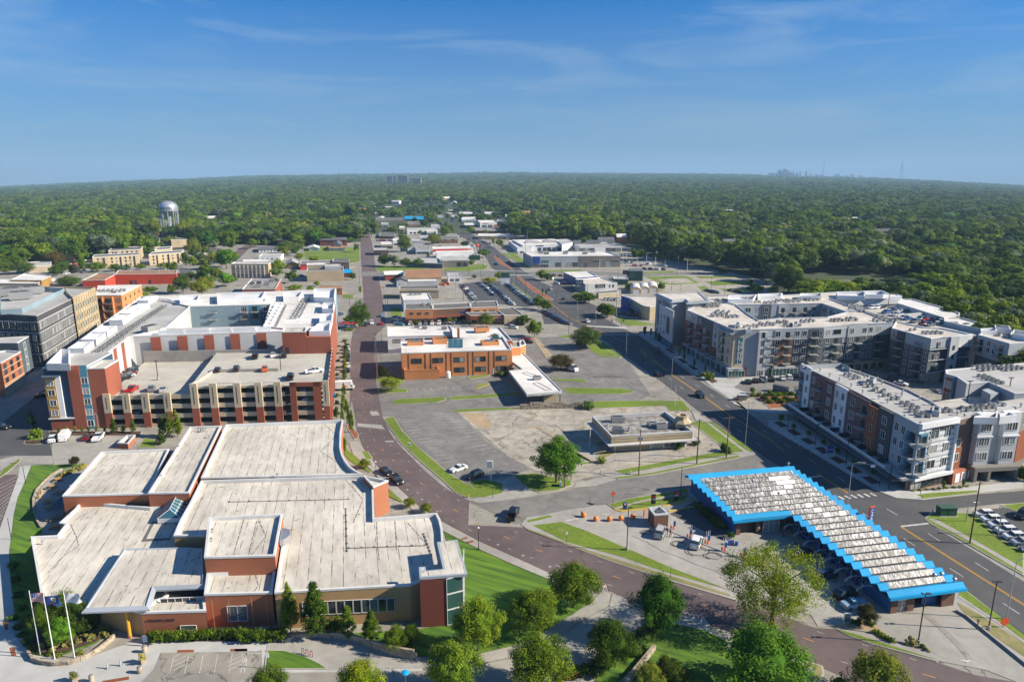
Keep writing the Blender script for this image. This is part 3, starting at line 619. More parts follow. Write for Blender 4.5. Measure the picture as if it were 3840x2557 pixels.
def wins(T,a,b,us,zs,w,h,kind='w',name='window'):
 _,L,_=frm(a,b)
 for u in us:
  for z in zs:win(T,a,b,u*L,z,w,h,kind,name)
def ev(n,m0=.06,m1=.06):return[m0+(1-m0-m1)*(i+.5)/n for i in range(n)]
def band(T,name,a,b,u0,u1,z0,z1,t,m,back=0.0):
 d,L,an=frm(a,b);n=Vector((d.y,-d.x,0));p,q=a+d*L*u0,a+d*L*u1
 P=[(p-n*back).xy,(q-n*back).xy,(q+n*t).xy,(p+n*t).xy]
 return put(name,MB().prism(P,z0,z1),M[m],T)
def balcony(T,a,b,u,z,w=3.2,dep=1.4,m='frame_d'):
 k=('balc',w,dep)
 if k not in WC:
  f=MB();f.box(-w/2,-dep,-.2,w/2,0,0);r=MB()
  for x in(-w/2,w/2-.05):r.box(x,-dep,0,x+.05,0,1.05)if False else None
  r.box(-w/2,-dep,1.0,w/2,-dep+.06,1.08);r.box(-w/2,-dep,.05,w/2,-dep+.04,.1)
  n=int(w/.22)
  for i in range(n+1):x=-w/2+w*i/n;r.box(x-.015,-dep+.01,0,x+.015,-dep+.04,1.0)
  for x in(-w/2,w/2-.05):r.box(x,-dep,1.0,x+.05,0,1.08)
  WC[k]=(f.mesh('balcony',[M['concrete_new']]),r.mesh('railing',[M['frame_d']]))
  d_=MB();d_.box(-w/2+.6,-.03,0,w/2-.6,.0,2.2);WC[k]+=(d_.mesh('balcony_door',[M['glass']]),)
 d,L,an=frm(a,b);p=a+d*u;o=woff(T)
 q=add('balcony',WC[k][0],T,(p.x-o.x,p.y-o.y,z-o.z),an);add('railing',WC[k][1],q);add('balcony_door',WC[k][2],q);return q
def block(T,P,z,wall,roof,par=.45,z0=0.0,pw=.35,cap='parapet',wn='wall',rn='roof'):
 P=ccw(P)
 w_=put(wn,MB().walls(P,z0,z),M[wall],T)
 if par>0:
  Q=inset(P,pw);mb=MB();O_=inset(P,-.06);mb.ring(O_,Q,z+.08,0);mb.walls(Q,z-par,z+.08,0,flip=True)
  mb.walls(O_,z-.25,z+.08,0)
  mb.ring([(p[0],p[1])for p in P],O_,z-.25,0)
  put('parapet',mb,M[cap],T);put(rn,MB().sheet(Q,z-par),M[roof],T)
 else:put(rn,MB().prism(inset(P,-.25),z,z+.3),M[roof],T)
 return P
def building(label,cat,P,name='building',group=None,z=0):
 c=sum((Vector(p[:2])for p in P),Vector((0,0)))/len(P);Q_=inset(P,-5);d0=c.length;FOOT.extend([(q[0]*k_,q[1]*k_)for q in Q_]for k_ in(1,1-16/d0,1-36/d0,1-60/d0));return thing(name,label,cat,(c.x,c.y,z),0,group)
AC=MB().box(-.45,-.45,.1,.45,.45,.9,0);AC.lathe([(.36,.9),(.36,.96),(.02,.96)],10,1);ACM=AC.mesh('condenser_unit',[M['hvac'],M['hvac_d']])
RT=MB().box(-1.6,-1,.25,1.6,1,1.5,0).box(-1.3,-.8,0,1.3,.8,.25,0).box(1.6,-.7,.5,1.9,.7,1.2,0).box(-1.2,-.6,1.5,-.1,.6,1.58,1).box(.1,-.6,1.5,1.2,.6,1.58,1);RTM=RT.mesh('rooftop_unit',[M['hvac'],M['hvac_d']])
VP=MB().tube((0,0,0),(0,0,.55),.12,n=8).lathe([(.02,.85),(.26,.7),(.26,.55),(.1,.5)],10);VPM=VP.mesh('roof_vent',[M['metal']])
PV=MB().tube((0,0,0),(0,0,.7),.07,n=6);PVM=PV.mesh('vent_pipe',[M['white']])
def on_roof(T,me,name,p,rz=0,s=1.0):
 o=woff(T);q=add(name,me,T,(p.x-o.x,p.y-o.y,p.z-o.z),rz);q.scale=(s,s,s);return q
def ac_row(T,z,r,x0,y0,x1,y1,n,rows=1,dv=None,s=1.0):
 a,b=W(r,x0,y0,z),W(r,x1,y1,z);d,L,an=frm(a,b);nn=Vector((-d.y,d.x,0))
 n=max(2,min(n,int(L/(1.5*s))+1));s*=.9
 for j in range(rows):
  for i in range(n):
   p=a.lerp(b,i/max(1,n-1))+nn*1.7*s*j+Vector((rnd.uniform(-.1,.1),rnd.uniform(-.1,.1),0));on_roof(T,ACM,'condenser_unit',p,an,s)
def scatter_roof(T,z,r,L_,me=None,name='roof_vent',s=1.0):
 for x,y in L_:on_roof(T,me or VPM,name,W(r,x,y,z),rnd.uniform(0,3),s)
def tomesh(o,T):
 bpy.context.view_layer.update();me=bpy.data.meshes.new_from_object(o.evaluated_get(bpy.context.evaluated_depsgraph_get()));n=o.name.split('.')[0]
 m_=o.data.materials[0];me.materials.clear();me.materials.append(m_);k=add(n,me,T,o.location);k.rotation_euler=o.rotation_euler;k.scale=o.scale;bpy.data.objects.remove(o);return k
def text(T,name,s,a,b,u,z,size,m,out=.12,vert=False,ext=.03,rz=None,align='CENTER',sx=1.0,sp=1.0):
 d,L,an=frm(a,b);p=a+d*u+Vector((d.y,-d.x,0))*out
 c=bpy.data.curves.new(name,'FONT');c.body='\n'.join(s)if vert else s;c.size=size;c.extrude=ext;c.align_x=align;c.space_line=.78 if vert else 1
 c.space_character=sp;c.materials.append(M[m]);o=bpy.data.objects.new(name,c);COL.objects.link(o);o.rotation_euler=(math.pi/2,0,an);o.scale=(sx,1,1)
 q=woff(T);o.location=(p.x-q.x,p.y-q.y,z-q.z);return tomesh(o,T)
#  COMMUNITY CENTER (foreground)
zW,z1,zS,zB,zE,zT,zG,zC,zX=4.2,6.3,7.3,7.0,6.6,8.9,6.0,5.6,9.0
Pw=pts(zW,'A',745,930,690,1000,545,1130,605,1140,525,1245,285,1255,'B',385,700,420,735,800,735,1300,830,1890,450,1890,130,'A',1600,1245,1665,1098,1745,945,1385,985)
T=building('sprawling white roofed brick community centre with stepped flat roofs beside the maroon road','community center',Pw,'community_center')
CCT=T
block(T,Pw,zW,'brick_tan','roof_white',par=.55)
P1=pts(z1,'A',575,880,930,475,1555,450,1370,858);block(T,P1,z1,'brick_red','roof_white',par=.5)
PS=pts(zS,'A',1365,855,1745,248,2035,238,1740,850);block(T,PS,zS,'brick_red','roof_white',par=.5)
PB=pts(zB,'A',1850,715,2080,225,'C',948,182,930,300,926,430,942,500,970,555,1010,608,1065,650,1130,680);block(T,PB,zB,'brick_red','roof_white',par=.85,cap='parapet')
PE=pts(zE,'A',1852,740,'C',1128,696,1225,790,1235,1085,1810,1040,1842,1100,1862,1190,1868,1290,'D',1905,330,1890,520,1668,535,1660,545,1565,576,320,648,395,160,'A',1890,1245,1600,1245,1662,1098,1745,950)
block(T,PE,zE,'brick_tan','roof_white',par=.7)
PN=pts(7.3,'C',1128,690,1362,740,1228,796);block(T,PN,7.3,'brick_old','roof_white',par=.5)
PT=pts(zT,'A',1920,1080,'C',390,1048,'D',322,308,'B',1880,325);block(T,PT,zT,'brick_red','roof_white',par=.6)
PG=pts(zG,'B',1905,470,'D',328,415,'D',296,648,'B',1880,665);block(T,PG,zG,'brick_red','roof_white',par=.6)
PR=pts(zW+.3,'B',1295,832,1895,815,1880,690,1470,700,1330,760);block(T,PR,zW+.3,'brick_red','roof_white',par=.3)
PC=pts(zC,'B',745,815,1130,235,1705,222,1890,232,1900,590,1430,612,1375,790)
Ci=inset(PC,.55);mb=MB();mb.ring(ccw(PC),Ci,zC-.25,0)
mb.v=mb.v[:];mb=MB();Pc=ccw(PC);n=len(Pc);Cd=inset(PC,.75)
for i in range(n):
 a,b=Pc[i],Pc[(i+1)%n];c,d=Ci[(i+1)%n],Ci[i];e,f=Cd[(i+1)%n],Cd[i]
 mb.quad((a[0],a[1],zC-.55),(b[0],b[1],zC-.55),(b[0],b[1],zC-.3),(a[0],a[1],zC-.3));mb.quad((a[0],a[1],zC-.3),(b[0],b[1],zC-.3),(c[0],c[1],zC+.12),(d[0],d[1],zC+.12))
 mb.quad((d[0],d[1],zC+.12),(c[0],c[1],zC+.12),(e[0],e[1],zC-.12),(f[0],f[1],zC-.12))
mb.sheet(PC,zC-.55);mb.f[-1]=mb.f[-1];put('canopy_fascia',mb,M['fascia'],T)
put('canopy_roof',MB().sheet(Cd,zC-.12),M['roof_white'],T)
Pin=pts(zC-.6,'B',1130,250,1890,240,1900,600,1420,640);put('clerestory_wall',MB().walls(Pin,zW-.4,zC-.56),M['glass'],T)
a_,b_=W('B',1470,690,zC-.4),W('B',1875,668,zC-.4)
for i in range(6):wins(T,a_,b_,[(i+.5)/6],[zC-1.6],1.05,.9,'w1')
a_,b_=W('B',1115,930),W('B',1300,925);wins(T,a_,b_,[.25,.7],[.1],1.6,2.6,'wt')
a_,b_=W('B',940,905),W('B',1120,905);wins(T,a_,b_,[.3],[.9],2.4,1.4,'w')
mb=MB().tube(W('B',1198,1062,.3),W('B',1160,840,zC-1.2)+Vector((.15,0,.3)),.24,n=14)
c0=W('B',1198,1062,0);mb=MB().tube(c0+Vector((0,0,.5)),c0+Vector((0,0,zC-.55)),.26,n=16);cl=put('entrance_column',mb,M['yellow_col'],T);put('column_base',MB().tube(c0,c0+Vector((0,0,.5)),.3,n=16),M['brick_red'],cl)
a_,b_=W('D',322,648,zE),W('D',1563,578,zE)
_,L_,_=frm(a_,b_)
for i in range(11):
 u=.19+.063*i;wins(T,a_,b_,[u+.03],[2.3-.02*i],L_*.055,2.3,'w1')
a_,b_=W('B',1880,668,zG),W('D',296,650,zG);_,L_,_=frm(a_,b_)
wins(T,a_,b_,[.46],[1.2],3.0,2.6,'w')
text(T,'wall_lettering','COMMUNITY  CENTER',W('B',1300,832,zW+.3),W('B',1890,815,zW+.3),2.9,3.0,.42,'frame_d',out=.06)
a_,b_=W('B',1300,832,zW+.3),W('B',1893,815,zW+.3);wins(T,a_,b_,[.70],[1.1],2.4,.9,'w1')
for r_,x,y0,y1 in(('B',2100,690,990),('B',1945,700,990),('D',100,670,950),('D',235,660,940)):
 p=W(r_,x,y0,zG);pj=p;band(T,'control_joint',p-Vector((.04,0,0)),p+Vector((.04,.008,0)),0,1,.2,zG-.3,.02,'brick_tan')
PX=pts(zX,'D',1812,182,2000,160,2092,478,1652,510,1645,412,1705,408,1712,445,1868,430)
PXw=pts(zX-.4,'D',1870,440,1990,430,1960,500,1675,515);
P_=ccw(PX);put('pavilion_roof',MB().prism(P_,zX-.4,zX).walls(P_,zX-.42,zX-.4),M['fascia'],T)
put('pavilion_roof_top',MB().sheet(inset(PX,.3),zX+.02),M['roof_white'],T)
put('pavilion_soffit',MB().sheet(P_,zX-.43),M['fascia'],T)
a_,b_=W('D',1655,560,zX-.4),W('D',1898,548,zX-.4);dd=W('D',1800,230,zX-.4)-W('D',1898,500,zX-.4);dd.z=0
g0=W('D',1668,968);g1=W('D',1905,960);dv=(g1-g0).normalized();nv_=Vector((-dv.y,dv.x,0))
pb=[g0.xy,g1.xy,(g1+nv_*7).xy,(g0+nv_*7).xy];put('pavilion_wall',MB().prism(pb,0,zE+.3),M['brick_dark'],T)
put('pavilion_wall',MB().walls([g0.xy,g1.xy,(g1+nv_*1.2).xy,(g0+nv_*1.2).xy],zE+.3,zX-.42),M['brick_dark'],T);put('pavilion_roof_deck',MB().sheet(pb,zE+.32),M['roof_white'],T)
e0=g1+dv*.05;e1=e0+dv*2.6+nv_*1.0;e2=e1+nv_*8
for(q0,q1)in((e0,e1),(e1,e2)):
 _,L_,_=frm(q0,q1);nn_=max(1,int(L_/1.5))
 for i in range(nn_):
  for zz in(.3,3.1,5.9):wins(T,q0,q1,[(i+.5)/nn_],[zz],L_/nn_-.12,2.6,'g1')
zs=zW+.1;A_=[W('A',1450,1115,zs),W('A',1665,1108,zs),W('A',1745,945,zs),W('A',1530,960,zs)]
mb=MB().walls(A_,zs-.4,zs+.6);sk=put('skylight_curb',mb,M['white'],T)
top=[Vector((p.x,p.y,zs+.6))for p in A_];r0=(top[0]+top[1])/2;r1=(top[2]+top[3])/2;r0=r0.lerp(r1,.15);r1=r1.lerp(r0,.1);r0.z=r1.z=zs+2.0
mb=MB().quad(top[0],r0,r1,top[3]).quad(top[1],top[2],r1,r0).tri(top[0],top[1],r0).tri(top[2],top[3],r1);put('skylight_glass',mb,M['glass_b'],T)
mb=MB()
for k in range(6):
 t=k/5;m_=r0.lerp(r1,t)
 for s0,s1 in((top[0],top[3]),(top[1],top[2])):mb.tube(s0.lerp(s1,t),m_,.05,n=4)
for s0,s1 in((top[0],r0),(top[3],r1),(top[1],r0),(top[2],r1),(r0,r1),(top[0].lerp(r0,.5),top[3].lerp(r1,.5)),(top[1].lerp(r0,.5),top[2].lerp(r1,.5))):mb.tube(s0,s1,.06,n=4)
put('skylight_frame',mb,M['frame_w'],T)
mb=MB()
for r_,x0,y0,x1,y1,z_ in(('C',975,1000,985,1390,zE-.69),('C',1000,1360,1700,1335,zE-.69),('C',-100,935,1000,910,zE-.69),('C',1690,1230,1760,1420,zE-.69)):
 mb.tube(W(r_,x0,y0,z_+.1),W(r_,x1,y1,z_+.1),.05,n=5)
 a,b=W(r_,x0,y0,z_),W(r_,x1,y1,z_)
 for i in range(7):p=a.lerp(b,i/6);mb.box(p.x-.15,p.y-.12,z_,p.x+.15,p.y+.12,z_+.14)
put('gas_pipe',mb,M['hvac_d'],T)
for r_,x,y,z_ in(('A',1855,295,zS-.5),('A',1925,350,zS-.5),('A',640,1075,zW-.5),('C',345,705,zB),('A',1955,1215,zT-.6),('A',1945,1300,zT-.6),('A',395,1325,zW-.5),('A',652,810,z1-.5),('A',1485,715,zS-.5),('A',1648,445,zS-.5)):
 on_roof(T,VPM,'roof_vent',W(r_,x,y,z_))
mb=MB()
for i in range(4):p=W('A',1825+22*i,290,zS-.5);mb.tube(p,p+Vector((0,0,.9)),.12,n=8).tube(p+Vector((0,0,.9)),p+Vector((.35,0,1.0)),.12,n=8)
put('exhaust_stack',mb,M['hvac'],T)
pc=W('D',385,335,zE);mb=MB();dv=(W('C',390,1048,zT)-W('D',322,308,zT)).normalized();ov=Vector((dv.y,-dv.x,0))
p0=W('D',372,300,zE-.7);p0.z=zE-.6
for j in range(8):
 t0,t1=j/8*math.pi,(j+1)/8*math.pi
 def pt(t,hgt_,k=1.0):return p0+dv*(2.4+math.cos(math.pi-t)*2.2*k)+ov*(math.sin(t)*1.7*k)+Vector((0,0,hgt_))
 mb.quad(pt(t0,1.6),pt(t1,1.6),pt(t1,2.6),pt(t0,2.6));mb.quad(pt(t0,0,.15),pt(t1,0,.15),pt(t1,1.6),pt(t0,1.6));mb.tri(pt(t0,2.6),pt(t1,2.6),p0+dv*2.4+Vector((0,0,2.6)))
put('curved_hood',mb,M['metal'],T)
a_,b_=W('C',1240,985),W('C',1362,905);band(T,'service_door',a_,b_,.32,.62,.6,3.4,.06,'white')
put('blue_awning',MB().prism(pts(2.6,'A',455,1000,640,995,590,880,575,880),2.5,2.7),M['navy'],T)
put('mechanical_well',MB().prism(pts(zW-.5,'A',1400,1115,1655,1105,1560,1282,1300,1300),zW-.54,zW-.50),M['roof_dark'],T)
put('well_floor',MB().prism(pts(zW-.49,'A',1420,1130,1630,1125,1560,1265,1345,1275),zW-.52,zW-.48),M['roof_white'],T)
#  LEFT APARTMENT BLOCK AND PARKING GARAGE
zA=17.5
PA=[W('M',420,880,19.5),W('M',840,905,19)]
sw,se,nw,ne=W('M',425,900,zA),W('N',1815,600,zA),W('M',1290,300,zA),W('N',1868,215,zA)
Tl=building('white roofed apartment block wrapped round a courtyard behind the parking garage','apartment building',[sw,se,ne,nw],'apartment_building')
e1=(W('N',1400,640,zA)-W('M',1180,690,zA));e1.z=0;e1.normalize()
def polyA(*a,z=zA):return pts(z,*a)
wingW=polyA('M',420,900,'M',835,905,'M',1178,648,'N',300,560,'N',520,365,'M',1560,300,'M',1290,275)
wingS=pts(zA,'M',1175,646,'N',0,640,'N',1415,592,'N',1815,575,'N',1822,520,'N',1210,548,'N',300,572)
wingN=pts(zA+.03,'M',1290,275,'N',1868,205,'N',1845,330,'N',1270,345,'N',520,365,'M',1560,320)
wingE=pts(zA+.05,'N',1200,548,'N',1262,345,'N',1860,330,'N',1818,575,'N',1610,590)
block(Tl,wingW,zA,'stucco_g','roof_grey',par=.5);block(Tl,wingS,zA+.06,'stucco_g','roof_bright',par=.5)
block(Tl,wingN,zA+.03,'bluish','roof_bright',par=.5);block(Tl,wingE,zA+.09,'terracotta','roof_bright',par=.5)
a_,b_=W('N',590,360,zA),W('N',1262,345,zA)
for i,(u0,u1,m_)in enumerate(((0,.14,'bluish'),(.14,.27,'teal'),(.27,.42,'stucco_w'),(.42,.56,'slate_l'),(.56,.70,'stucco_w'),(.70,.86,'teal'),(.86,1,'bluish'))):
 band(Tl,'facade_panel',a_,b_,u0,u1,zA-3.2,zA-.3,.35+.15*(i%2),m_);band(Tl,'facade_panel',a_,b_,u0,u1,zA-9,zA-3.25,.34+.15*(i%2),'navy' if m_!='teal' else 'teal')
n_=Vector(((b_-a_).y,-(b_-a_).x,0)).normalized()*.52
for u in(.07,.34,.49,.61,.93):wins(Tl,a_+n_,b_+n_,[u],[zA-2.7,zA-5.7],1.9,1.6,'w')
for u in(.205,.63,.78):
 for z_ in(zA-3.0,zA-6.0):balcony(Tl,a_+n_,b_+n_,u*frm(a_,b_)[1],z_,3.2)
def popup(T,r,*a,z=zA+1.6,m='stucco_w',z0=None):
 P=ccw(pts(z,*([r]+list(a))));mb=MB();mb.walls(P,zA-.4 if z0 is None else z0,z);Q=inset(P,.3);mb.ring(P,Q,z);mb.walls(Q,z-1.4,z,flip=True);mb.sheet(Q,z-1.35)
 return put('roof_turret',mb,M[m],T)
for i,(x,y)in enumerate(((640,760),(760,680),(870,610),(1020,500),(1110,440),(1195,392),(1280,320))):
 wd,dp=170-i*8,70-i*4
 popup(Tl,'M',x-20,y-10,x+wd-40,y-10,x+wd+50,y-dp-8,x+75,y-dp)
popup(Tl,'N',770,305,1180,285,1215,228,765,240);popup(Tl,'N',1378,282,1525,275,1555,228,1378,235);popup(Tl,'N',1658,280,1850,290,1860,195,1660,200,z=zA+2.4)
popup(Tl,'N',425,312,590,305,610,262,425,268);popup(Tl,'N',1735,385,1840,390,1846,330,1745,332);popup(Tl,'N',1710,500,1828,495,1834,428,1718,432);popup(Tl,'N',1615,590,1808,590,1815,515,1700,520)
for i in range(7):popup(Tl,'N',1195-2*i+i*18,535-30*i,1265+i*16,530-30*i,1275+i*16,512-30*i,1215+i*18,515-30*i,z=zA+.8)
for x0,x1,y in((225,460,575),(465,700,568),(700,900,563),(905,1120,555),(1125,1262,548)):popup(Tl,'N',x0,y+18,x1,y+14,x1,y+4,x0,y+8,z=zA+1.0)
a_,b_=W('M',1175,648,zA),W('N',1415,592,zA)
for i,u in enumerate((.135,.30,.465,.63,.80)):band(Tl,'brick_panel',a_,b_,u,u+.062,8.0,zA-.35,.12,'terracotta')
a2,b2=W('M',840,900,zA),W('M',1172,650,zA)
for u in(.30,.55,.78):band(Tl,'brick_panel',a2,b2,u,u+.09,8.0,zA-.35,.12,'terracotta')
ac_row(Tl,zA-.4,'M',810,870,1130,650,22,2);ac_row(Tl,zA-.4,'M',1130,640,1530,370,26,2);ac_row(Tl,zA-.4,'N',480,340,580,335,4,2);ac_row(Tl,zA-.4,'N',740,335,850,330,5,2);ac_row(Tl,zA-.4,'N',930,330,970,328,2,2);ac_row(Tl,zA-.4,'N',1100,322,1200,320,5,2)
ac_row(Tl,zA-.4,'N',1310,560,1400,370,16,1);ac_row(Tl,zA-.4,'N',1490,480,1590,305,10,2);ac_row(Tl,zA-.4,'N',1530,470,1620,300,10,2);ac_row(Tl,zA-.4,'N',1340,320,1420,315,4,2)
for x,y in((870,840),(990,770),(1090,690),(760,860)):
 for k in range(4):on_roof(Tl,PVM,'vent_pipe',W('M',x+rnd.uniform(-50,50),y+rnd.uniform(-25,25),zA-.5))
for x,y in((1640,420),(1560,520),(1700,350),(1330,430)):
 for k in range(4):on_roof(Tl,PVM,'vent_pipe',W('N',x+rnd.uniform(-60,60),y+rnd.uniform(-35,35),zA-.5))
on_roof(Tl,RTM,'rooftop_unit',W('M',1390,600,zA-.4),1.2,1.6)
q0,q1=W('M',425,895,19.5),W('M',652,905,19.5)
zt=19.5;f0=W('A',487,275);f1=W('A',715,272);f2=W('A',830,262);f3=W('A',1000,255)
dv=(f3-f0);dv.z=0;L_=dv.length;dv.normalize();nv_=Vector((-dv.y,dv.x,0))
Tc=building('five storey corner apartment tower with timber, blue and brick stripes beside the garage','apartment building',[f0,f3,f3+nv_*20,f0+nv_*20],'apartment_tower')
Pc_=[f0,f3-dv*3.5,f3-dv*3.5+nv_*16,f0+nv_*16];block(Tc,Pc_,zt-1,'navy','roof_grey',par=.5)
F0,F3=f0,f3-dv*3.5;FL=frm(F0,F3)[1]
band(Tc,'brick_base',F0,F3,0,.55,0,3.4,.35,'terracotta');band(Tc,'cornice',F0,F3,-.03,.56,3.4,3.7,.7,'stucco_w');band(Tc,'cornice',F0,F3,-.03,.36,zt-3.6,zt-3.2,.7,'stucco_w')
band(Tc,'timber_cladding',F0,F3,0,.24,3.7,zt-3.6,.45,'ochre');band(Tc,'white_fin',F0,F3,.24,.36,3.7,zt-3.6,.3,'stucco_w')
band(Tc,'brick_pier',F0,F3,.56,.83,0,zt-.6,.5,'terracotta');band(Tc,'blue_strip',F0,F3,.83,1.0,0,zt-.6,.3,'teal')
n_=Vector((dv.y,-dv.x,0))
wins(Tc,F0+n_*.45,F3+n_*.45,[.13],[4.4,7.4,10.4,13.2],1.7,1.6,'w');wins(Tc,F0+n_*.3,F3+n_*.3,[.915],[.9,4.2,7.4,10.5,13.6],1.6,1.7,'w')
block(Tc,[f3-dv*3.5,f3+dv*1.2,f3+dv*1.2+nv_*9,f3-dv*3.5+nv_*9],zt-1.6,'terracotta','roof_white',par=.4)
popup(Tc,'M',425,890,640,893,640,760,560,755,z=zt+.6,z0=zt-1.4)
#  the garage
ZD=8.6;fh=2.9
g0=W('A',985,255);g1=W('N',1820,1430)
gd=(g1-g0);gd.z=0;GL=gd.length;gd.normalize();gn=(ne-se).normalized()
GD=42.0
Tg=building('open parking garage with tan and red brick piers and cars on its roof deck','parking garage',[g0,g1,g1+gn*GD,g0+gn*GD],'parking_garage')
def gp(u,v):return g0+gd*u+gn*v
LOW=GL*.38
for z_,a,b in((.05,0,GL),(fh,0,GL),(fh*2,0,GL),(fh*3,0,GL),(fh*4-.1,LOW,GL)):
 put('deck_slab',MB().prism([gp(a,.5).xy,gp(b-.5,.5).xy,gp(b-.5,GD).xy,gp(a,GD).xy],z_-.35,z_),M['deck'],Tg)
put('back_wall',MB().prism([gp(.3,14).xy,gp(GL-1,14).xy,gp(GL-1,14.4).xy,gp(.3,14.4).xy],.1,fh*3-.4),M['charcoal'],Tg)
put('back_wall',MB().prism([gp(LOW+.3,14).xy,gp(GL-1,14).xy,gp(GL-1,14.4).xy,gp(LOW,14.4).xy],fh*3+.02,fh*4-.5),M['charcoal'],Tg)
for i,z_ in enumerate((0,fh,fh*2,fh*3,fh*4-.1)):
 a=0 if i<4 else LOW/GL
 band(Tg,'spandrel_wall',gp(0,0),gp(GL,0),a,.80,z_-.35,z_+.95 if i<3 or(i==3)else z_+.35,.0,'beige',back=.35)
def pier(u,w,ztop,split=None,name='brick_pier'):
 a,b=gp(u,0),gp(u+w,0)
 if split:band(Tg,name,a,b,0,1,0,split,.5,'terracotta',.1);band(Tg,'beige_pier',a,b,0,1,split,ztop,.52,'beige',.1);band(Tg,'pier_slot',a,b,.42,.50,split+1.2,ztop-1.0,.56,'frame_d',-.5)
 else:band(Tg,name,a,b,0,1,0,ztop,.5,'terracotta',.1)
xs=[(0,1.9),(.083,1.9),(.166,1.9),(.262,1.9)]
for u,w_ in xs:pier(GL*u+.2,1.95,fh*3+1.6,4.6)
for u in(.385,.47,.575,.67,.755):pier(GL*u,2.0,fh*4+1.2,5.4)
pier(GL*.825,1.8,fh*4+.9);pier(GL*.93,2.2,fh*4+.9);band(Tg,'lintel',gp(0,0),gp(GL,0),.825,.975,fh*4-.3,fh*4+.9,.5,'terracotta',.1)
for z_ in(.1,fh,fh*2,fh*3):band(Tg,'spandrel_wall',gp(0,0),gp(GL,0),.845,.93,z_-.35,z_+.95,.1,'beige',.2)
pier(GL*.972,GL*.028,fh*4+1.3,5.2);
ea,eb=gp(GL,0),gp(GL,GD)
for i in range(9):band(Tg,'brick_pier',ea,eb,i/9,i/9+.05,0,fh*4+1.0,.4,'terracotta',.2)
for z_ in(0,fh,fh*2,fh*3,fh*4-.1):band(Tg,'spandrel_wall',ea,eb,0,1,z_-.3,z_+1.0,.1,'beige',.25)
zd1,zd2=fh*3,fh*4-.1
put('ramp_wall',MB().prism([gp(LOW,.5).xy,gp(LOW+.3,.5).xy,gp(LOW+4,16).xy,gp(LOW+3.7,16).xy],zd1,zd2+.9),M['concrete'],Tg)
put('ramp_wall',MB().prism([gp(LOW+3.7,16).xy,gp(GL-16,16).xy,gp(GL-16,16.3).xy,gp(LOW+3.7,16.3).xy],zd2-.1,zd2+.95),M['concrete'],Tg)
put('railing',MB().path([gp(LOW+1,.4)+Vector((0,0,zd2+1.1)),gp(GL*.82,.4)+Vector((0,0,zd2+1.1))],.05).path([gp(LOW+1,.4)+Vector((0,0,zd2+.7)),gp(GL*.82,.4)+Vector((0,0,zd2+.7))],.03),M['frame_d'],Tg)
back=GD-1.0
put('deck_parapet',MB().prism([gp(0,back).xy,gp(GL,back).xy,gp(GL,back+.4).xy,gp(0,back+.4).xy],zd1,zd2+1.1),M['concrete'],Tg)
mb=MB()
for i in range(12):a=gp(LOW+8+i*2.75,11);stripe(mb,[a,a+gn*4.6-gd*.8],.1,zd2+.012)
for i in range(16):a=gp(16+i*2.75,back-5);stripe(mb,[a,a+gn*4.6-gd*.8],.1,zd2+.012 if 16+i*2.75>LOW else zd1+.012)
for i in range(9):a=gp(2+i*2.7,1.0);stripe(mb,[a,a+gn*4.6],.1,zd1+.012)
put('stall_lines',mb,M['line_w'],Tg)
st=ccw([W('N',1415,600,zA+1.6),W('N',1610,595,zA+1.6),W('N',1600,500,zA+1.6),W('N',1412,500,zA+1.6)])
s0=gp(GL-16.5,back-3.0);stp=[s0,s0+gd*8,s0+gd*8+gn*7,s0+gn*7];block(Tg,stp,zA+1.8,'terracotta','roof_white',par=.4,z0=zd2)
band(Tg,'stair_door',s0,s0+gd*8,.12,.26,zd2,zd2+2.3,.05,'frame_d')
s1=s0+gd*8.05;put('brick_wall',MB().prism([s1.xy,(s1+gd*8.2).xy,(s1+gd*8.2+gn*6).xy,(s1+gn*6).xy],zd2,zA-.2),M['terracotta'],Tg)
#  LEFT OFFICES
zO=20.0
PO=pts(zO,'M',-330,430,0,430,335,452,665,292,'M',600,185,'M',-330,180)
To=building('dark grey brick office block with white window heads and roof screen','office building',PO,'office_building')
block(To,PO,zO,'charcoal','roof_grey',par=.3,cap='roof_grey')
a_,b_=W('M',-330,430,zO),W('M',335,452,zO);wins(To,a_,b_,ev(11,0,.03),[2,6,10,14.5],1.7,2.6,'w1')
for z_ in(5,9,13.2,17.4):band(To,'lintel',a_,b_,0,1,z_,z_+.18,.12,'stucco_w')
a_,b_=W('M',335,452,zO),W('M',665,292,zO);wins(To,a_,b_,ev(20,.03,.02),[2,6,10,14.5],.95,2.6,'w1')
for z_ in(5,9,13.2,17.4):band(To,'lintel',a_,b_,.02,1,z_,z_+.18,.12,'stucco_w')
PO2=pts(zO+.6,'M',668,285,875,190,600,182);PO2=[W('M',668,285,zO+.6),W('M',875,190,zO+.6),W('M',560,185,zO+.6)]
block(To,PO2,zO+.6,'tan','roof_grey',par=.8,cap='tan')
a_,b_=PO2[0],PO2[1];wins(To,a_,b_,ev(9,.02,.02),[2,6,10,14.5],1.2,2.8,'g1')
for i in range(10):band(To,'brick_pilaster',a_,b_,.01+i*.107,.03+i*.107,0,zO,.3,'tan')
sc_=pts(zO+1.8,'M',0,395,200,385,590,200,410,190,0,215);put('roof_screen',MB().walls(sc_,zO-.2,zO+1.8).walls(inset(sc_,.1),zO-.2,zO+1.8,flip=True),M['bluish'],To)
for x,y,w_ in((215,285,1.7),(20,300,1.5),(100,335,1.6)):on_roof(To,RTM,'rooftop_unit',W('M',x+90,y-30,zO-.3),.6,2.4)
PO3=pts(13,'M',-300,700,160,700,262,640,0,655);T3=building('grey metal link building with a glazed stair strip beside the office','office building',PO3,'office_building')
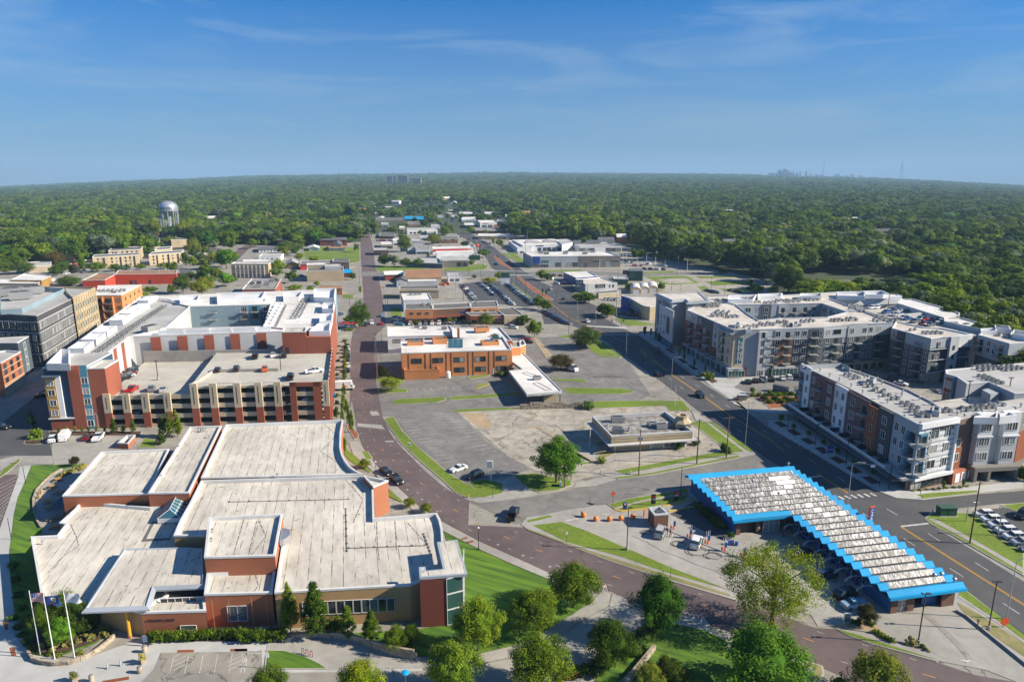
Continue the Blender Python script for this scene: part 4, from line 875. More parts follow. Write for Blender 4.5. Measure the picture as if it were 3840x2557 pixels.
block(T3,PO3,13,'slate','roof_grey',par=.3);a_,b_=W('M',160,700,13),W('M',262,640,13);wins(T3,a_,b_,[.55],[1,3.8,6.6,9.4],2.0,2.4,'b')
PO4=pts(11.5,'M',-300,880,5,885,190,780,60,770,-300,800);T4=building('red brick garage building with arched screen openings at the picture edge','office building',PO4,'brick_building')
block(T4,PO4,11.5,'brick_red','roof_grey',par=.5);a_,b_=W('M',5,885,11.5),W('M',190,780,11.5)
wins(T4,a_,b_,[.16,.47,.80],[1.2,4.3,7.0,9.0][1:],2.0,1.5,'d');band(T4,'beige_base',a_,b_,0,1,0,3.4,.15,'beige');wins(T4,a_+(a_-a_),b_,[.2,.5,.8],[.6],1.6,1.8,'d')
for z_ in(3.8,6.4,8.8):band(T4,'stone_band',a_,b_,0,1,z_,z_+.2,.1,'beige')
PO5=pts(16,'M',880,265,1115,262,1300,165,900,175);T5=building('orange brick apartment block with stacked balconies behind the tan office','apartment building',PO5,'apartment_building')
block(T5,PO5,16,'brick_orange','roof_bright',par=.4);a_,b_=W('M',880,265,16),W('M',1115,262,16)
wins(T5,a_,b_,[.10,.86],[2,5.6,9.2,12.8],1.6,1.5,'d')
for z_ in(1.5,5.1,8.7,12.3):balcony(T5,a_,b_,.46*frm(a_,b_)[1],z_,4.2)
band(T5,'balcony_frame',a_,b_,.24,.28,0,15.3,1.2,'brick_orange');band(T5,'balcony_frame',a_,b_,.64,.68,0,15.3,1.2,'brick_orange')
a_,b_=W('M',1115,262,16),W('M',1300,165,16);wins(T5,a_,b_,ev(4),[2,5.6,9.2,12.6],1.3,1.5,'d');ac_row(T5,15.6,'M',905,235,1030,230,8,2,s=1.3);ac_row(T5,15.6,'M',1070,240,1150,225,5,2,s=1.3)
for z_,a in((z1-.49,('A',900,590,1060,515,1190,500)),(z1-.49,('A',740,790,770,800,850,735)),(z1-.49,('A',925,600,1100,602,1320,592)),(zW-.54,('A',650,1140,700,1250,725,1335)),(zW-.54,('A',725,1335,560,1452)),(zW-.54,('B',560,335,440,470)),(zT-.59,('C',170,1105,240,1250,110,1420)),(zT-.59,('C',35,1100,-10,1250,-60,1420)),(zT-.59,('C',155,1110,80,1420)),(zB-.84,('C',780,225,890,325)),(zB-.84,('C',890,325,740,470,940,600,850,670)),(zE-.69,('C',970,730,1130,910)),(zE-.69,('C',1130,920,1040,1130)),(zE-.69,('C',1545,1130,1730,1340)),(zG-.59,('D',140,480,170,580,130,640)),(zW-.54,('A',960,950,690,1100)),(zE-.69,('C',1255,1110,1265,1330,1280,1470)),(zE-.69,('C',1425,1110,1440,1380)),(zS-.49,('A',1990,290,1900,520,1760,800))):
 mb=MB();stripe(mb,pts(z_,*a),.16,z_+.012,1.6,.35);put('dirt_line',mb,M['taupe'],CCT)
block(building('small brick walled basement stair enclosure at the edge of the small lot','stair enclosure',pts(1.6,'A',1078,395,1165,322,1245,320,1175,400),'stair_enclosure'),pts(1.6,'A',1078,395,1165,322,1245,320,1175,400),1.6,'brick_red','roof_dark',par=1.2,cap='stucco_g')
#  ORANGE BRICK OFFICE WITH DRIVE-THROUGH CANOPY
z9=9.2
PK=pts(z9,'L',310,672,1322,640,1222,432,1050,420,870,520,300,575)
PK=pts(z9,'L',308,672,1322,640,1240,520,300,565)
TK=building('two storey orange brick office with a long white drive-through canopy','office building',PK,'brick_office')
block(TK,PK,z9,'brick_orange','roof_bright',par=.45,cap='parapet')
P2=pts(z9-.6,'L',790,520,1235,520,1370,575,1215,432,770,430);block(TK,pts(z9-.5,'L',780,528,1330,560,1215,434,770,432),z9-.5,'brick_orange','roof_bright',par=.45)
block(TK,pts(7,'L',180,520,800,505,755,420,178,428),7,'stucco_w','roof_bright',par=.35)
a_,b_=W('L',200,530,7),W('L',795,510,7);wins(TK,a_,b_,[.10,.30,.44,.60,.74,.9],[4.6],3.2,1.6,'d')
a_,b_=W('L',310,672,z9),W('L',1320,640,z9);
wins(TK,a_,b_,[.108,.155,.30,.348,.493,.542,.688,.737,.882,.93],[5.2],1.75,1.75,'d1');wins(TK,a_,b_,[.493,.542,.688,.737,.882,.93],[1.4],1.75,1.75,'d1')
for u in(.06,.21,.26,.40,.445,.60,.645,.79,.84):band(TK,'brick_fin',a_,b_,u,u+.004,0,z9-.4,.12,'brick_brown')
band(TK,'side_door',a_,b_,.825,.845,.2,2.4,.06,'white');
PKb=pts(3.6,'L',335,830,655,822,640,790,325,800);block(TK,PKb,3.6,'brick_orange','roof_dark',par=1.4,cap='brick_orange')
for x0,y0,x1,y1,h_ in((360,606,512,600,1.3),(600,592,728,586,2.0),(1050,606,1208,598,1.4),(990,480,1116,474,1.6)):
 a,b=W('L',x0,y0,z9-.4),W('L',x1,y1,z9-.4);d,L_,an=frm(a,b);n=Vector((-d.y,d.x,0));P_=[a,b,b+n*4,a+n*4];a.z=b.z=0
 Q_=ccw([p.xy for p in P_]);mb=MB().walls(Q_,z9-.4,z9-.4+h_).walls(inset(Q_,.25),z9-.4,z9-.4+h_,flip=True).ring(Q_,inset(Q_,.25),z9-.4+h_);put('penthouse_screen',mb,M['brick_orange'],TK)
 on_roof(TK,RTM,'rooftop_unit',(P_[0].xy.to_3d()+P_[2].xy.to_3d())/2+Vector((0,0,z9-.35)),an,1.1)
for x,y,w_,h_ in((832,530,.9,3.4),):p=W('L',x,y,z9-.4);put('chimney',MB().box(p.x-w_/2,p.y,z9-.4,p.x+w_/2,p.y+1,z9+h_),M['brick_orange'],TK)
for i in range(5):
 for j in range(3):p=W('L',760+j*45,620-i*16,z9-.3);q=put('solar_panel',MB().quad((p.x-.9,p.y-.4,z9-.3),(p.x+.9,p.y-.4,z9-.3),(p.x+.9,p.y+.5,z9+.25),(p.x-.9,p.y+.5,z9+.25)),M['glass_b'],TK)
A_=[W('L',1130,545,z9-.4),W('L',1225,545,z9-.4),W('L',1200,500,z9-.4),W('L',1125,505,z9-.4)];ap=(A_[0]+A_[2])/2+Vector((0,0,1.4));mb=MB()
for i in range(4):mb.tri(A_[i],A_[(i+1)%4],ap)
put('skylight',mb,M['glass_g'],TK)
for x,y in((450,440),(520,450),(700,455)):on_roof(TK,RTM,'rooftop_unit',W('L',x,y,6.7),0,.7)
PKc=pts(6.5,'L',1290,560,1450,580,1415,545,1340,550);
block(TK,pts(7.5,'L',1322,620,1405,612,1400,560,1300,565),7.5,'brick_orange','roof_tar',par=.5);block(TK,pts(7.0,'L',1405,610,1452,590,1430,548,1390,560),7.0,'brick_orange','roof_tar',par=.5)
zc=4.3;PKn=pts(zc,'L',1325,650,1408,645,1785,1020,1460,1048,1295,832,1420,820,1325,748)
Pn=ccw(PKn);put('canopy_fascia',MB().walls(Pn,zc-.9,zc).ring(Pn,inset(Pn,.3),zc).walls(inset(Pn,.3),zc-.25,zc,flip=True),M['stucco_g'],TK);put('canopy_roof',MB().sheet(inset(Pn,.3),zc-.25).sheet(Pn,zc-.9),M['roof_bright'],TK)
for x,y in((1480,1150),(1765,1135),(1385,1010),(1325,925),(1600,1110)):p=W('L',x,y);put('canopy_post',MB().box(p.x-.12,p.y-.12,0,p.x+.12,p.y+.12,zc-.88),M['frame_d'],TK)
a_,b_=W('L',1462,1048,zc),W('L',1785,1022,zc);
for i in range(22):band(TK,'fascia_rib',a_,b_,i/22,i/22+.012,zc-.8,zc-.1,.1,'frame_w')
put('teller_booth',MB().prism(pts(0,'L',1620,1120,1730,1115,1720,1070,1600,1075),0,2.6),M['tan'],TK)
for x0,y0,x1,y1 in((1440,850,1580,900),(1540,945,1665,1010)):
 a,b=W('L',x0,y0,zc-.15),W('L',x1,y1,zc-.15);d,L_,an=frm(a,b);n=Vector((-d.y,d.x,0))*1.0;mb=MB().path([a-n,b-n,b+n,a+n,a-n],.06,5);put('roof_pipe',mb,M['frame_d'],TK)
on_roof(TK,RTM,'rooftop_unit',W('L',1555,915,zc-.2),.2,.8)
tank=MB().lathe([(.9,0),(.9,2.1),(.6,2.4),(.02,2.5)],14,0,tuple(W('L',738,898)));tag(put('water_tank',tank,M['white']),'white cylindrical tank against the orange brick wall','tank')
a,b=W('L',1400,1190),W('L',1975,1178);d,L_,an=frm(a,b);Ts=thing('stone_wall','stepped rubble stone wall below the white drive-through canopy','wall',a)
n=Vector((-d.y,d.x,0));mb=MB();u=0;rr=random.Random(3)
hs_=lambda u:1.75+(.45 if int(u/3.4)%2 else 0)
stm=[MB().box(-.5*w_,-.12,0,.5*w_,.12,.30).mesh('stone',[M['stone']])for w_ in(.45,.6,.8)]
put('wall_core',MB().prism([a.xy,b.xy,(b+n*.4).xy,(a+n*.4).xy],0,1.6),M['stone'],Ts)
cnt=0;z_=0
while z_<2.1:
 u=rr.uniform(0,.3)
 while u<L_-.5:
  k=rr.randrange(3)
  if z_+.2<hs_(u)and cnt<290:p=a+d*(u);add('stone',stm[k],Ts,(p.x-a.x+n.x*rr.uniform(-.05,.05),p.y-a.y+n.y*rr.uniform(-.08,.05),z_),an);cnt+=1
  u+=(.47,.62,.82)[k]
 z_+=.33
#  DINER
zd=4.9
PD=pts(zd,'H',788,150,1462,106,1712,285,965,332)
TD=building('closed cream clapboard diner with a cluttered flat roof and small cupola','restaurant',PD,'diner')
block(TD,PD,zd,'tan','roof_tar',par=.9,z0=2.6,cap='stucco_g',wn='mansard_wall')
PDi=inset(PD,1.0);put('wall',MB().walls(PDi,0,2.7),M['tan'],TD)
PDo=inset(PD,-1.1);put('eave',MB().prism(PDo,2.5,2.75),M['stucco_g'],TD);put('stucco_band',MB().walls(inset(PD,-.08),3.2,3.3).walls(inset(PD,-.08),3.9,4.0),M['frame_d'],TD)
Pf=ccw(PDi);a_,b_=None,None
fr=W('H',965,332,zd);fr2=W('H',1712,285,zd);d,L_,an=frm(fr,fr2);nn_=Vector((-d.y,d.x,0));a_,b_=fr+nn_*1.0+d,fr2+nn_*1.0-d
wins(TD,a_,b_,[.58],[1.0],1.3,1.0,'w');wins(TD,a_,b_,[.76,.92],[.6],3.2,1.6,'w');band(TD,'siding_band',a_,b_,0,.5,.9,.98,.06,'frame_d');band(TD,'siding_band',a_,b_,0,.5,1.7,1.78,.06,'frame_d')
for u in(.02,.5,.68,.84,.98):band(TD,'pilaster',a_,b_,u-.008,u+.008,0,2.5,.12,'stucco_w')
cp=W('H',1610,225,zd-.2);cpm=MB().box(cp.x-2,cp.y-2,zd-.4,cp.x+2,cp.y+2,zd+.7);
for k in range(4):pass
cpm.lathe([(2.7,.7),(1.6,1.6),(1.5,2.4),(1.75,2.45),(1.75,2.6),(1.2,2.6),(1.2,2.0),(.01,2.0)],8,0,(cp.x,cp.y,zd));put('cupola',cpm,M['tan'],TD)
for x,y,s in((1020,200,1.1),(1340,240,.8),(1420,260,.9),(1530,240,.8),(1020,300,1.0)):on_roof(TD,RTM,'rooftop_unit',W('H',x,y,zd-.9),rnd.uniform(-.3,.3),s)
mb=MB();P_=pts(zd-.8,'H',840,180,930,270,1180,240,1330,235,1480,205);mb.path(P_,.09);mb.path(pts(zd-.8,'H',920,290,1080,290,1130,265),.09);mb.tube(W('H',1125,285,zd-.9),W('H',1125,285,zd-.9)+Vector((0,0,1.3)),.35,n=10);mb.tube(W('H',925,240,zd-.9),W('H',925,240,zd-.9)+Vector((0,0,.9)),.5,n=10)
put('roof_pipe',mb,M['metal'],TD)
#  CAR WASH (folded plate roof)
zl,zh=3.6,4.35
nC=W('Z',1815,1073,zl);wC=W('H',1655,695,zl);sI=W('H',2075,1118,zl);eC=W('I',1810,752,zl);sC=W('I',1140,845,zl)
u_=(eC-nC);u_.z=0;LU=u_.length;u_.normalize();v_=Vector((u_.y,-u_.x,0))
wd1=(wC-nC).dot(v_);lenW=(sI-wC).dot(u_);wd2=(sC-eC).dot(v_)
cw0=nC.copy();cw0.z=0
def cp_(u,v,z=0):p=cw0+u_*u+v_*v;return Vector((p.x,p.y,z))
TW=thing('car_wash','car wash with a turquoise zigzag roof over dark blue bays','car wash',cp_(LU/2,wd2/2))
NT=23;tl=LU/NT
EB=1.6
for i in range(NT):
 u0=i*tl;v1=wd1 if u0+tl/2<lenW else wd2
 um=u0+tl*.62;u1=u0+tl
 for(x0,z0_,x1,z1_)in((u0,zl,um,zh),(um,zh,u1,zl)):
  lastw=i==round(lenW/tl)-1
  for(va,vb,m_)in((-.3,EB,0),(EB,wd2-.5,1),(wd2-.5,v1-EB,0),(v1-EB,v1+.3,0))if lastw else((-.3,EB,0),(EB,v1-EB,1),(v1-EB,v1+.3,0)):
   if i<1 and m_==1:m_=0
   if i==NT-1 and m_==1:m_=0
   if abs(u0-(lenW-tl))<tl*.6 and m_==1 and x0==um:pass
   mb=MB().quad(cp_(x0,va,z0_),cp_(x0,vb,z0_),cp_(x1,vb,z1_),cp_(x1,va,z1_));mb.quad(cp_(x0,va,z0_-.14),cp_(x1,va,z1_-.14),cp_(x1,vb,z1_-.14),cp_(x0,vb,z0_-.14))
   if va<0:mb.quad(cp_(x0,va,z0_-.14),cp_(x1,va,z1_-.14),cp_(x1,va,z1_),cp_(x0,va,z0_))
   if vb>v1:mb.quad(cp_(x0,vb,z0_-.14),cp_(x1,vb,z1_-.14),cp_(x1,vb,z1_),cp_(x0,vb,z0_))
   if x0==um:pass
   put('roof_plate',mb,M['silver_roof']if m_ else M['blue_roof'],TW)
 if 0<i<NT-1:put('roof_seam',MB().tube(cp_(u1,EB,zl+.07),cp_(u1,v1-EB,zl+.07),.11,n=5),M['black'],TW)
for(u0,v0,v1)in((0,0,wd1),(LU,0,wd2),(lenW,wd2,wd1)):
 put('fascia',MB().prism([cp_(u0-.25,v0-.3).xy,cp_(u0+.25,v0-.3).xy,cp_(u0+.25,v1+.3).xy,cp_(u0-.25,v1+.3).xy],zl-.35,zl+.12),M['blue_roof'],TW)
put('roof_plate',MB().quad(cp_(lenW-1.6,wd2+1.5,zl+.5),cp_(lenW-1.6,wd1+.2,zl+.5),cp_(lenW+.2,wd1+.2,zl+.05),cp_(lenW+.2,wd2+1.5,zl+.05)),M['blue_roof'],TW)
mb=MB();B_=.9
def wl(T,name,u0,v0,u1,v1,z0,z1,m,t=.2):
 a,b=cp_(u0,v0),cp_(u1,v1);return band(T,name,a,b,0,1,z0,z1,t/2,m,t/2)
wl(TW,'wall',B_,B_,LU-B_,B_,0,zl-.3,'blue_wall');wl(TW,'wall',B_,wd1-B_,lenW-B_,wd1-B_,0,zl-.3,'blue_wall');wl(TW,'wall',B_,B_,B_,wd1-B_,0,zl-.3,'brick_brown')
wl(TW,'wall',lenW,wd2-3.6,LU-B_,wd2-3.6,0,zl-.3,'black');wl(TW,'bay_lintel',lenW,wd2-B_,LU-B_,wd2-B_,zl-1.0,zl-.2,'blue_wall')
wl(TW,'wall',LU-7,wd2-B_,LU-B_,wd2-B_,0,zl-.2,'blue_wall')
for i in range(10):u=lenW+.8+i*(LU-lenW-8)/9;wl(TW,'bay_divider',u,wd2-3.6,u,wd2-B_,0,zl-.3,'blue_wall',.25)
sa,sb=cp_(LU-B_,wd2-B_),cp_(LU-B_,B_)
for u0,u1,z0,z1 in((0,.10,0,zl-.3),(.24,.36,0,zl-.3),(.36,.80,2.5,zl-.3),(.80,1,0,zl-.3),(.10,.24,2.45,zl-.3)):band(TW,'end_wall',sa,sb,u0,u1,z0,z1,.15,'brick_brown',.15)
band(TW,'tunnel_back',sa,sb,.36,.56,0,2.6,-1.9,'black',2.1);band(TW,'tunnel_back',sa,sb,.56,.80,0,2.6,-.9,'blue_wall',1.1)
wins(TW,sa,sb,[.17],[.1],1.9,2.2,'wt',name='glass_door');band(TW,'gutter_band',sa,sb,-.02,1.0,zl-.75,zl-.32,.35,'stucco_g')
wa,wb=cp_(lenW-B_,wd1-B_),cp_(lenW-B_,wd2)
band(TW,'front_lintel',wa,wb,0,1,2.6,zl-.3,.1,'stucco_g',.2)
for u in(0,.40,.92):band(TW,'brick_pier',wa,wb,u,u+.08,0,2.65,.2,'brick_brown',.2)
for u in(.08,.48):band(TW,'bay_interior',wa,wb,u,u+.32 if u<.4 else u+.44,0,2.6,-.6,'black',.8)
a2,b2=wa,wb;wins(TW,a2,b2,[.70],[.2],3.6,2.2,'wt',name='glazed_garage_door')
text(TW,'bay_number','2',wa,wb,frm(wa,wb)[1]*.44,1.2,.8,'frame_w',out=.25)
for r_,x,y in(('G',95,1130),('H',2262,770),('I',1525,660),('I',1590,650),('I',1710,700),('G',185,855)):on_roof(TW,VPM,'roof_vent',W(r_,x,y,zl+.2),0,1.3)
for(i,va,vb)in((2,4,9),(3,4,8.5),(4,6,8),(5,9,12),(8,7,8.6),(9,6.5,8.2),(10,6,7.6),(10,2.5,4)):
 u0=i*tl;um=u0+tl*.62;put('roof_patch',MB().quad(cp_(um-.05,va,zh+.03),cp_(um-.05,vb,zh+.03),cp_(u0+.1,vb,zl+.1),cp_(u0+.1,va,zl+.1)).quad(cp_(um+.05,va,zh+.03),cp_(u0+tl-.1,va,zl+.1),cp_(u0+tl-.1,vb,zl+.1),cp_(um+.05,vb,zh+.03)),M['white'],TW)
ps=W('G',928,1440);hS=hgt(ps,'G',1228);Tsn=thing('car_wash_sign','tall blue and orange vertical car wash sign beside the road','sign',ps)
d_=Vector((.93,.36,0)).normalized();sa,sb=ps-d_*.62,ps+d_*.62
band(Tsn,'sign_board',sa,sb,0,1,1.2,hS,.25,'sign_blue');band(Tsn,'orange_trim',sa,sb,-.05,0,1.2,hS+.1,.3,'sign_orange');band(Tsn,'orange_trim',sa,sb,0,1.0,hS,hS+.15,.3,'sign_orange')
text(Tsn,'sign_lettering','CAR',sa,sb,.62,hS-1.15,1.05,'white',out=.27,vert=True);text(Tsn,'sign_lettering','WASH',sa,sb,.62,hS-4.0,.8,'white',out=.27,vert=True)
arcm=MB()
for i in range(14):
 t0,t1=math.pi*i/14,math.pi*(i+1)/14
 for o_ in(-.12,.12):arcm.tube((math.cos(t0)*1.7,o_,1.9+math.sin(t0)*.9),(math.cos(t1)*1.7,o_,1.9+math.sin(t1)*.9),.035,n=5)
arcm.tube((1.7,0,0),(1.7,0,1.9),.05,n=6);arc_me=arcm.mesh('hose_arch',[M['white']])
hm=MB();hp=[Vector((-1.7+.1*math.sin(k),0,1.9-1.75*k/8))for k in range(9)]+[Vector((-1.6+.25*k,.1*k,.15))for k in range(5)];hm.path(hp,.05,5);hose_me=hm.mesh('vacuum_hose',[M['black']])
cm=MB().tube((1.7,.3,0),(1.7,.3,1.3),.28,n=10).tube((1.7,.3,1.3),(1.7,.3,1.6),.1,n=8);can_me=cm.mesh('vacuum_canister',[M['blue_wall']])
ap=[('F',575,170),('F',665,240),('F',755,325),('F',850,410),('F',940,490),('F',1045,585),('F',1145,660),('F',1250,750)]
ordn=['first','second','third','fourth','fifth','sixth','seventh','eighth','ninth','tenth','eleventh','twelfth','thirteenth','fourteenth','fifteenth','sixteenth','seventeenth','eighteenth','nineteenth','twentieth','twenty first','twenty second','twenty third','twenty fourth','twenty fifth']
for i,(r_,x,y)in enumerate(ap):
 p=W(r_,x+75,y-35);t=thing('vacuum_arch',f'curved white vacuum hose arch, {ordn[i]} from the garage doors along the dark blue bays','vacuum station',p,math.atan2(-v_.y,-v_.x),'vacuum arches along the car wash')
 add('hose_arch',arc_me,t);add('vacuum_hose',hose_me,t);add('vacuum_canister',can_me,t)
rl=MB().tube(W('F',620,0,2.9),W('F',1355,590,2.9),.06,n=6);tag(put('overhead_rail',rl,M['blue_wall']),'long pale overhead rail running past the vacuum arches','rail')
vs=[('H',1395,1135),('H',1535,1195),('H',1685,1275),('H',1850,1330),('H',2005,1395),('H',2180,1450),('F',385,410)]
vm=MB().box(-.12,-.12,0,.12,.12,1.0,0);vr=vm.mesh('red_guard_post',[M['sign_orange']]);vm=MB()
vm.tube((-.25,0,.9),(-.45,.1,3.0),.03,n=5).tube((.25,0,.9),(.35,.1,3.0),.03,n=5).tube((0,.1,.9),(0,.1,3.0),.05,n=5);vh=vm.mesh('hose_rack',[M['white']])
vb_=MB().lathe([(.26,.9),(.28,1.4),(.26,1.9),(.1,2.0)],10,0,(.25,.15,0)).mesh('vacuum_drum',[M['sign_blue']])
for i,(r_,x,y)in enumerate(vs):
 t=thing('vacuum_post',f'red and blue vacuum post with white hose rack, {ordn[i]} from the wash tunnel entrance booth','vacuum station',W(r_,x,y),.3,'standing vacuum posts in the open lot')
 add('red_guard_post',vr,t);q=add('red_guard_post',vr,t,(-.5,.2,0));add('hose_rack',vh,t);add('vacuum_drum',vb_,t)
mb=MB();vp=[W(r_,x,y,3.0)for r_,x,y in vs];mb.path(vp,.05,5);tag(put('overhead_pipe',mb,M['white']),'thin overhead pipe linking the vacuum posts of the open lot','pipe')
mb=MB();Pk=pts(0,'H',1390,1160,1700,1290,2000,1400,2170,1472,'F',420,370);
for a,b in zip(Pk,Pk[1:]):
 d,L_,an=frm(a,b);n=Vector((-d.y,d.x,0))*.15;mb.prism([(a-n).xy,(b-n).xy,(b+n).xy,(a+n).xy],0.05,.22)
struct('kerb',mb,M['kerb'])
PB_=pts(3.1,'H',1305,988,1415,972,1490,1045,1360,1055);tb_=building('small brown brick equipment booth with a pitched skylight well','booth',PB_,'equipment_booth')
block(tb_,PB_,3.1,'brick_brown','roof_grey',par=1.0,cap='stucco_g')
mb=MB()
for a in(('H',985,1012,1060,1032,1300,1005,1302,992,1070,1018,1000,1000),('H',1430,975,1700,918,1705,928,1435,985),('H',1480,1025,1720,975,1722,985,1490,1035)):mb.prism(pts(0,*a),0,.2)
struct('kerb',mb,M['kerb_y'])
#  RIGHT-HAND APARTMENTS
def facade(T,a,b,zb,levels,segs,h=2.0):
 """segs: (u0, u1, panel material, out, [(kind, u, width)...])"""
 L_=frm(a,b)[1];d=frm(a,b)[0];n=Vector((d.y,-d.x,0))
 for u0,u1,m_,out,items,z0,z1 in segs:
  if out:band(T,'facade_panel',a,b,u0,u1,z0,z1,out,m_)
  for kind,u,w_ in items:
   for z_ in levels:
    if z_<z0-.2 or z_+1.5>z1+.3:continue
    if kind=='b':balcony(T,a+n*out,b+n*out,u*L_,z_-.6,w_)
    else:win(T,a+n*out,b+n*out,u*L_,z_,w_,1.9,kind)
zR=17.4
lv=[5.2,8.4,11.6,14.6]
cN=W('J',150,250,19.3)
P_main=pts(zR,'J',430,398,'J',862,582,'J',1105,578,'J',1690,560,'J',1930,532,'K',1150,515,'K',870,405,'K',720,400,'J',1905,415,'J',1720,462,'J',1300,470,'J',1090,492,'J',1000,440,'J',885,350,'J',700,300,'J',620,300)
TR_=building('large grey and white apartment complex with brick panels and retail along the road','apartment building',P_main,'apartment_complex')
block(TR_,P_main,zR,'slate_l','roof_pale',par=.35,cap='fascia')
P_north=pts(zR+.03,'J',620,300,'J',700,296,'J',885,350,'J',1670,338,'J',1905,415,'K',870,408,'K',570,295,'K',1235,272,'K',1190,250,'K',640,232,'J',1300,262,'J',620,270)
block(TR_,P_north,zR+.03,'slate_l','roof_pale',par=.35,cap='fascia')
P_pent=pts(19.6,'J',150,245,'J',300,310,'J',420,300,'J',445,322,'J',625,312,'J',540,235);block(TR_,P_pent,19.6,'slate_l','roof_pale',par=.2,z0=0,cap='fascia')
put('penthouse_soffit',MB().prism(inset(P_pent,-.9),18.7,19.2),M['fascia'],TR_)
P_tw=pts(zR+1.0,'J',185,300,'J',310,370,'J',420,385,'J',430,320);
a_,b_=W('J',190,330,zR),W('J',318,400,zR);band(TR_,'facade_panel',a_,b_,0,1,3.5,17,.5,'stucco_g');d,L_,an=frm(a_,b_);n=Vector((d.y,-d.x,0))*.52
wins(TR_,a_+n,b_+n,[.2,.42],[5,8.2,11.4],1.3,1.9,'w');band(TR_,'glass_stair',a_,b_,-.12,.0,.3,18.5,.6,'glass_b');band(TR_,'banner_sign',a_,b_,.60,.78,6.5,13.5,.7,'frame_d');text(TR_,'banner_lettering','APARTMENTS'[:6],a_,b_,L_*.69,12.4,1.2,'frame_w',out=.75,vert=True)if False else None
band(TR_,'shop_glazing',a_,b_,.02,.98,.4,3.2,.3,'glass_b')
a_,b_=W('J',430,398,zR),W('J',862,582,zR)
facade(TR_,a_,b_,0,lv,[(0,.30,'brick_brown',.25,[('w',.07,1.2),('b',.15,2.6),('w',.23,1.2)],3.6,13.4),(.0,.30,'slate_l',.2,[('w',.08,1.3),('w',.2,1.3)],13.45,17),(.30,.62,'slate',.6,[('w',.36,1.4)],13.4,17.2),(.30,.62,'brick_brown',.55,[('b',.38,2.6),('w',.46,1.3),('b',.55,2.6)],3.6,13.35),(.62,.74,'slate_l',.35,[('w',.68,1.3)],8,17.2),(.74,1,'beige',.7,[('w',.78,1.3),('b',.86,2.6),('w',.96,1.3)],3.6,15.8),(.62,.74,'brick_brown',.3,[('b',.68,2.4)],3.6,7.9)])
for i in range(9):band(TR_,'shop_glazing',a_,b_,.02+i*.108,.11+i*.108,.4,3.0,1.1,'glass_g',-.8);band(TR_,'shop_pier',a_,b_,.112+i*.108,.124+i*.108,0,3.3,1.3,'slate_l')
band(TR_,'canopy_shelf',a_,b_,0,1,3.2,3.55,1.7,'fascia');band(TR_,'roof_overhang',a_,b_,.72,1.02,15.8,16.2,1.4,'fascia')
a_,b_=W('J',862,582,zR),W('J',1690,562,zR)
SEG=[(0,.035,'beige',.3,[],3.6,15.8),(.035,.12,'beige',.3,[],3.6,15.8),(.12,.27,'slate_l',.12,[('w1',.15,1.1)],12.6,17),(.12,.27,'bluish',.1,[('w1',.15,1.1)],3.6,12.5),(.27,.365,'stucco_g',1.2,[('d1',.32,.9)],0,16.6),(.365,.45,'slate_l',.1,[('b',.41,3.0)],0,17),(.45,.66,'slate_l',.35,[('w',.49,1.7),('b',.60,2.8)],13.3,17),(.45,.66,'brick_brown',.35,[('w',.49,1.7),('b',.60,2.8)],3.4,13.2),(.66,.84,'slate_l',.2,[('w',.71,1.5),('w',.79,1.5)],13.3,17),(.66,.84,'charcoal',.25,[('w',.71,1.8),('w',.79,1.8)],3.4,13.2),(.84,1,'slate',.35,[('w',.97,1.1),('b',.90,3.0)],3.4,17)]
facade(TR_,a_,b_,0,lv,SEG)
d,L_,an=frm(a_,b_);n=Vector((d.y,-d.x,0))
band(TR_,'shop_front',a_,b_,-.05,.12,0,3.5,1.6,'slate_l');wins(TR_,a_+n*1.62,b_+n*1.62,[.045],[.3],6.0,2.3,'g');text(TR_,'shop_lettering','LUX',a_,b_,L_*.045,2.75,.95,'frame_d',out=1.75,sp=1.1)
band(TR_,'brick_base',a_,b_,.12,.27,0,3.55,.2,'brick_red');wins(TR_,a_+n*1.22,b_+n*1.22,[.32],[.2],1.7,2.2,'wt',name='entrance_door')
band(TR_,'shop_front',a_,b_,.46,.70,0,3.6,1.6,'slate_l');wins(TR_,a_+n*1.62,b_+n*1.62,[.58],[.4],9.5,2.6,'g');band(TR_,'shop_front',a_,b_,.78,.95,0,3.4,1.3,'slate_l');wins(TR_,a_+n*1.32,b_+n*1.32,[.86],[.5],5,2.2,'g')
band(TR_,'blue_banner',a_,b_,.045,.105,5.2,14.6,.5,'banner')
text(TR_,'banner_lettering','APARTMENTS',a_,b_,L_*.061,12.9,1.15,'white',out=.55,vert=True);text(TR_,'banner_lettering','NOW OPEN',a_,b_,L_*.090,12.3,1.15,'white',out=.55,vert=True)
a_,b_=W('J',1690,560,zR),W('K',1145,520,zR)
facade(TR_,a_,b_,0,lv,[(0,.34,'slate',.2,[('w',.07,1.6),('b',.19,3.0),('w',.31,1.6)],3.6,13.2),(0,.34,'slate_l',.35,[('w',.07,1.3),('w1',.19,3.4)],13.3,16.5),(.34,.62,'slate',.6,[('w',.40,1.6),('b',.49,2.8),('w',.58,1.6)],3.6,13.2),(.34,.62,'slate_l',.6,[('w',.40,1.3),('w',.58,1.6)],13.3,17.6),(.62,1,'slate',.3,[('w',.68,1.8),('b',.8,3.0)],3.6,13.2),(.62,1,'slate_l',.3,[('w',.68,1.5),('w',.8,1.5)],13.3,17)])
band(TR_,'tan_base',a_,b_,0,1,0,3.5,.5,'tan');wins(TR_,a_+n*.52,b_+n*.52,ev(8),[.7],2.0,1.8,'d')
a_,b_=W('J',885,352,zR),W('J',1665,338,zR)
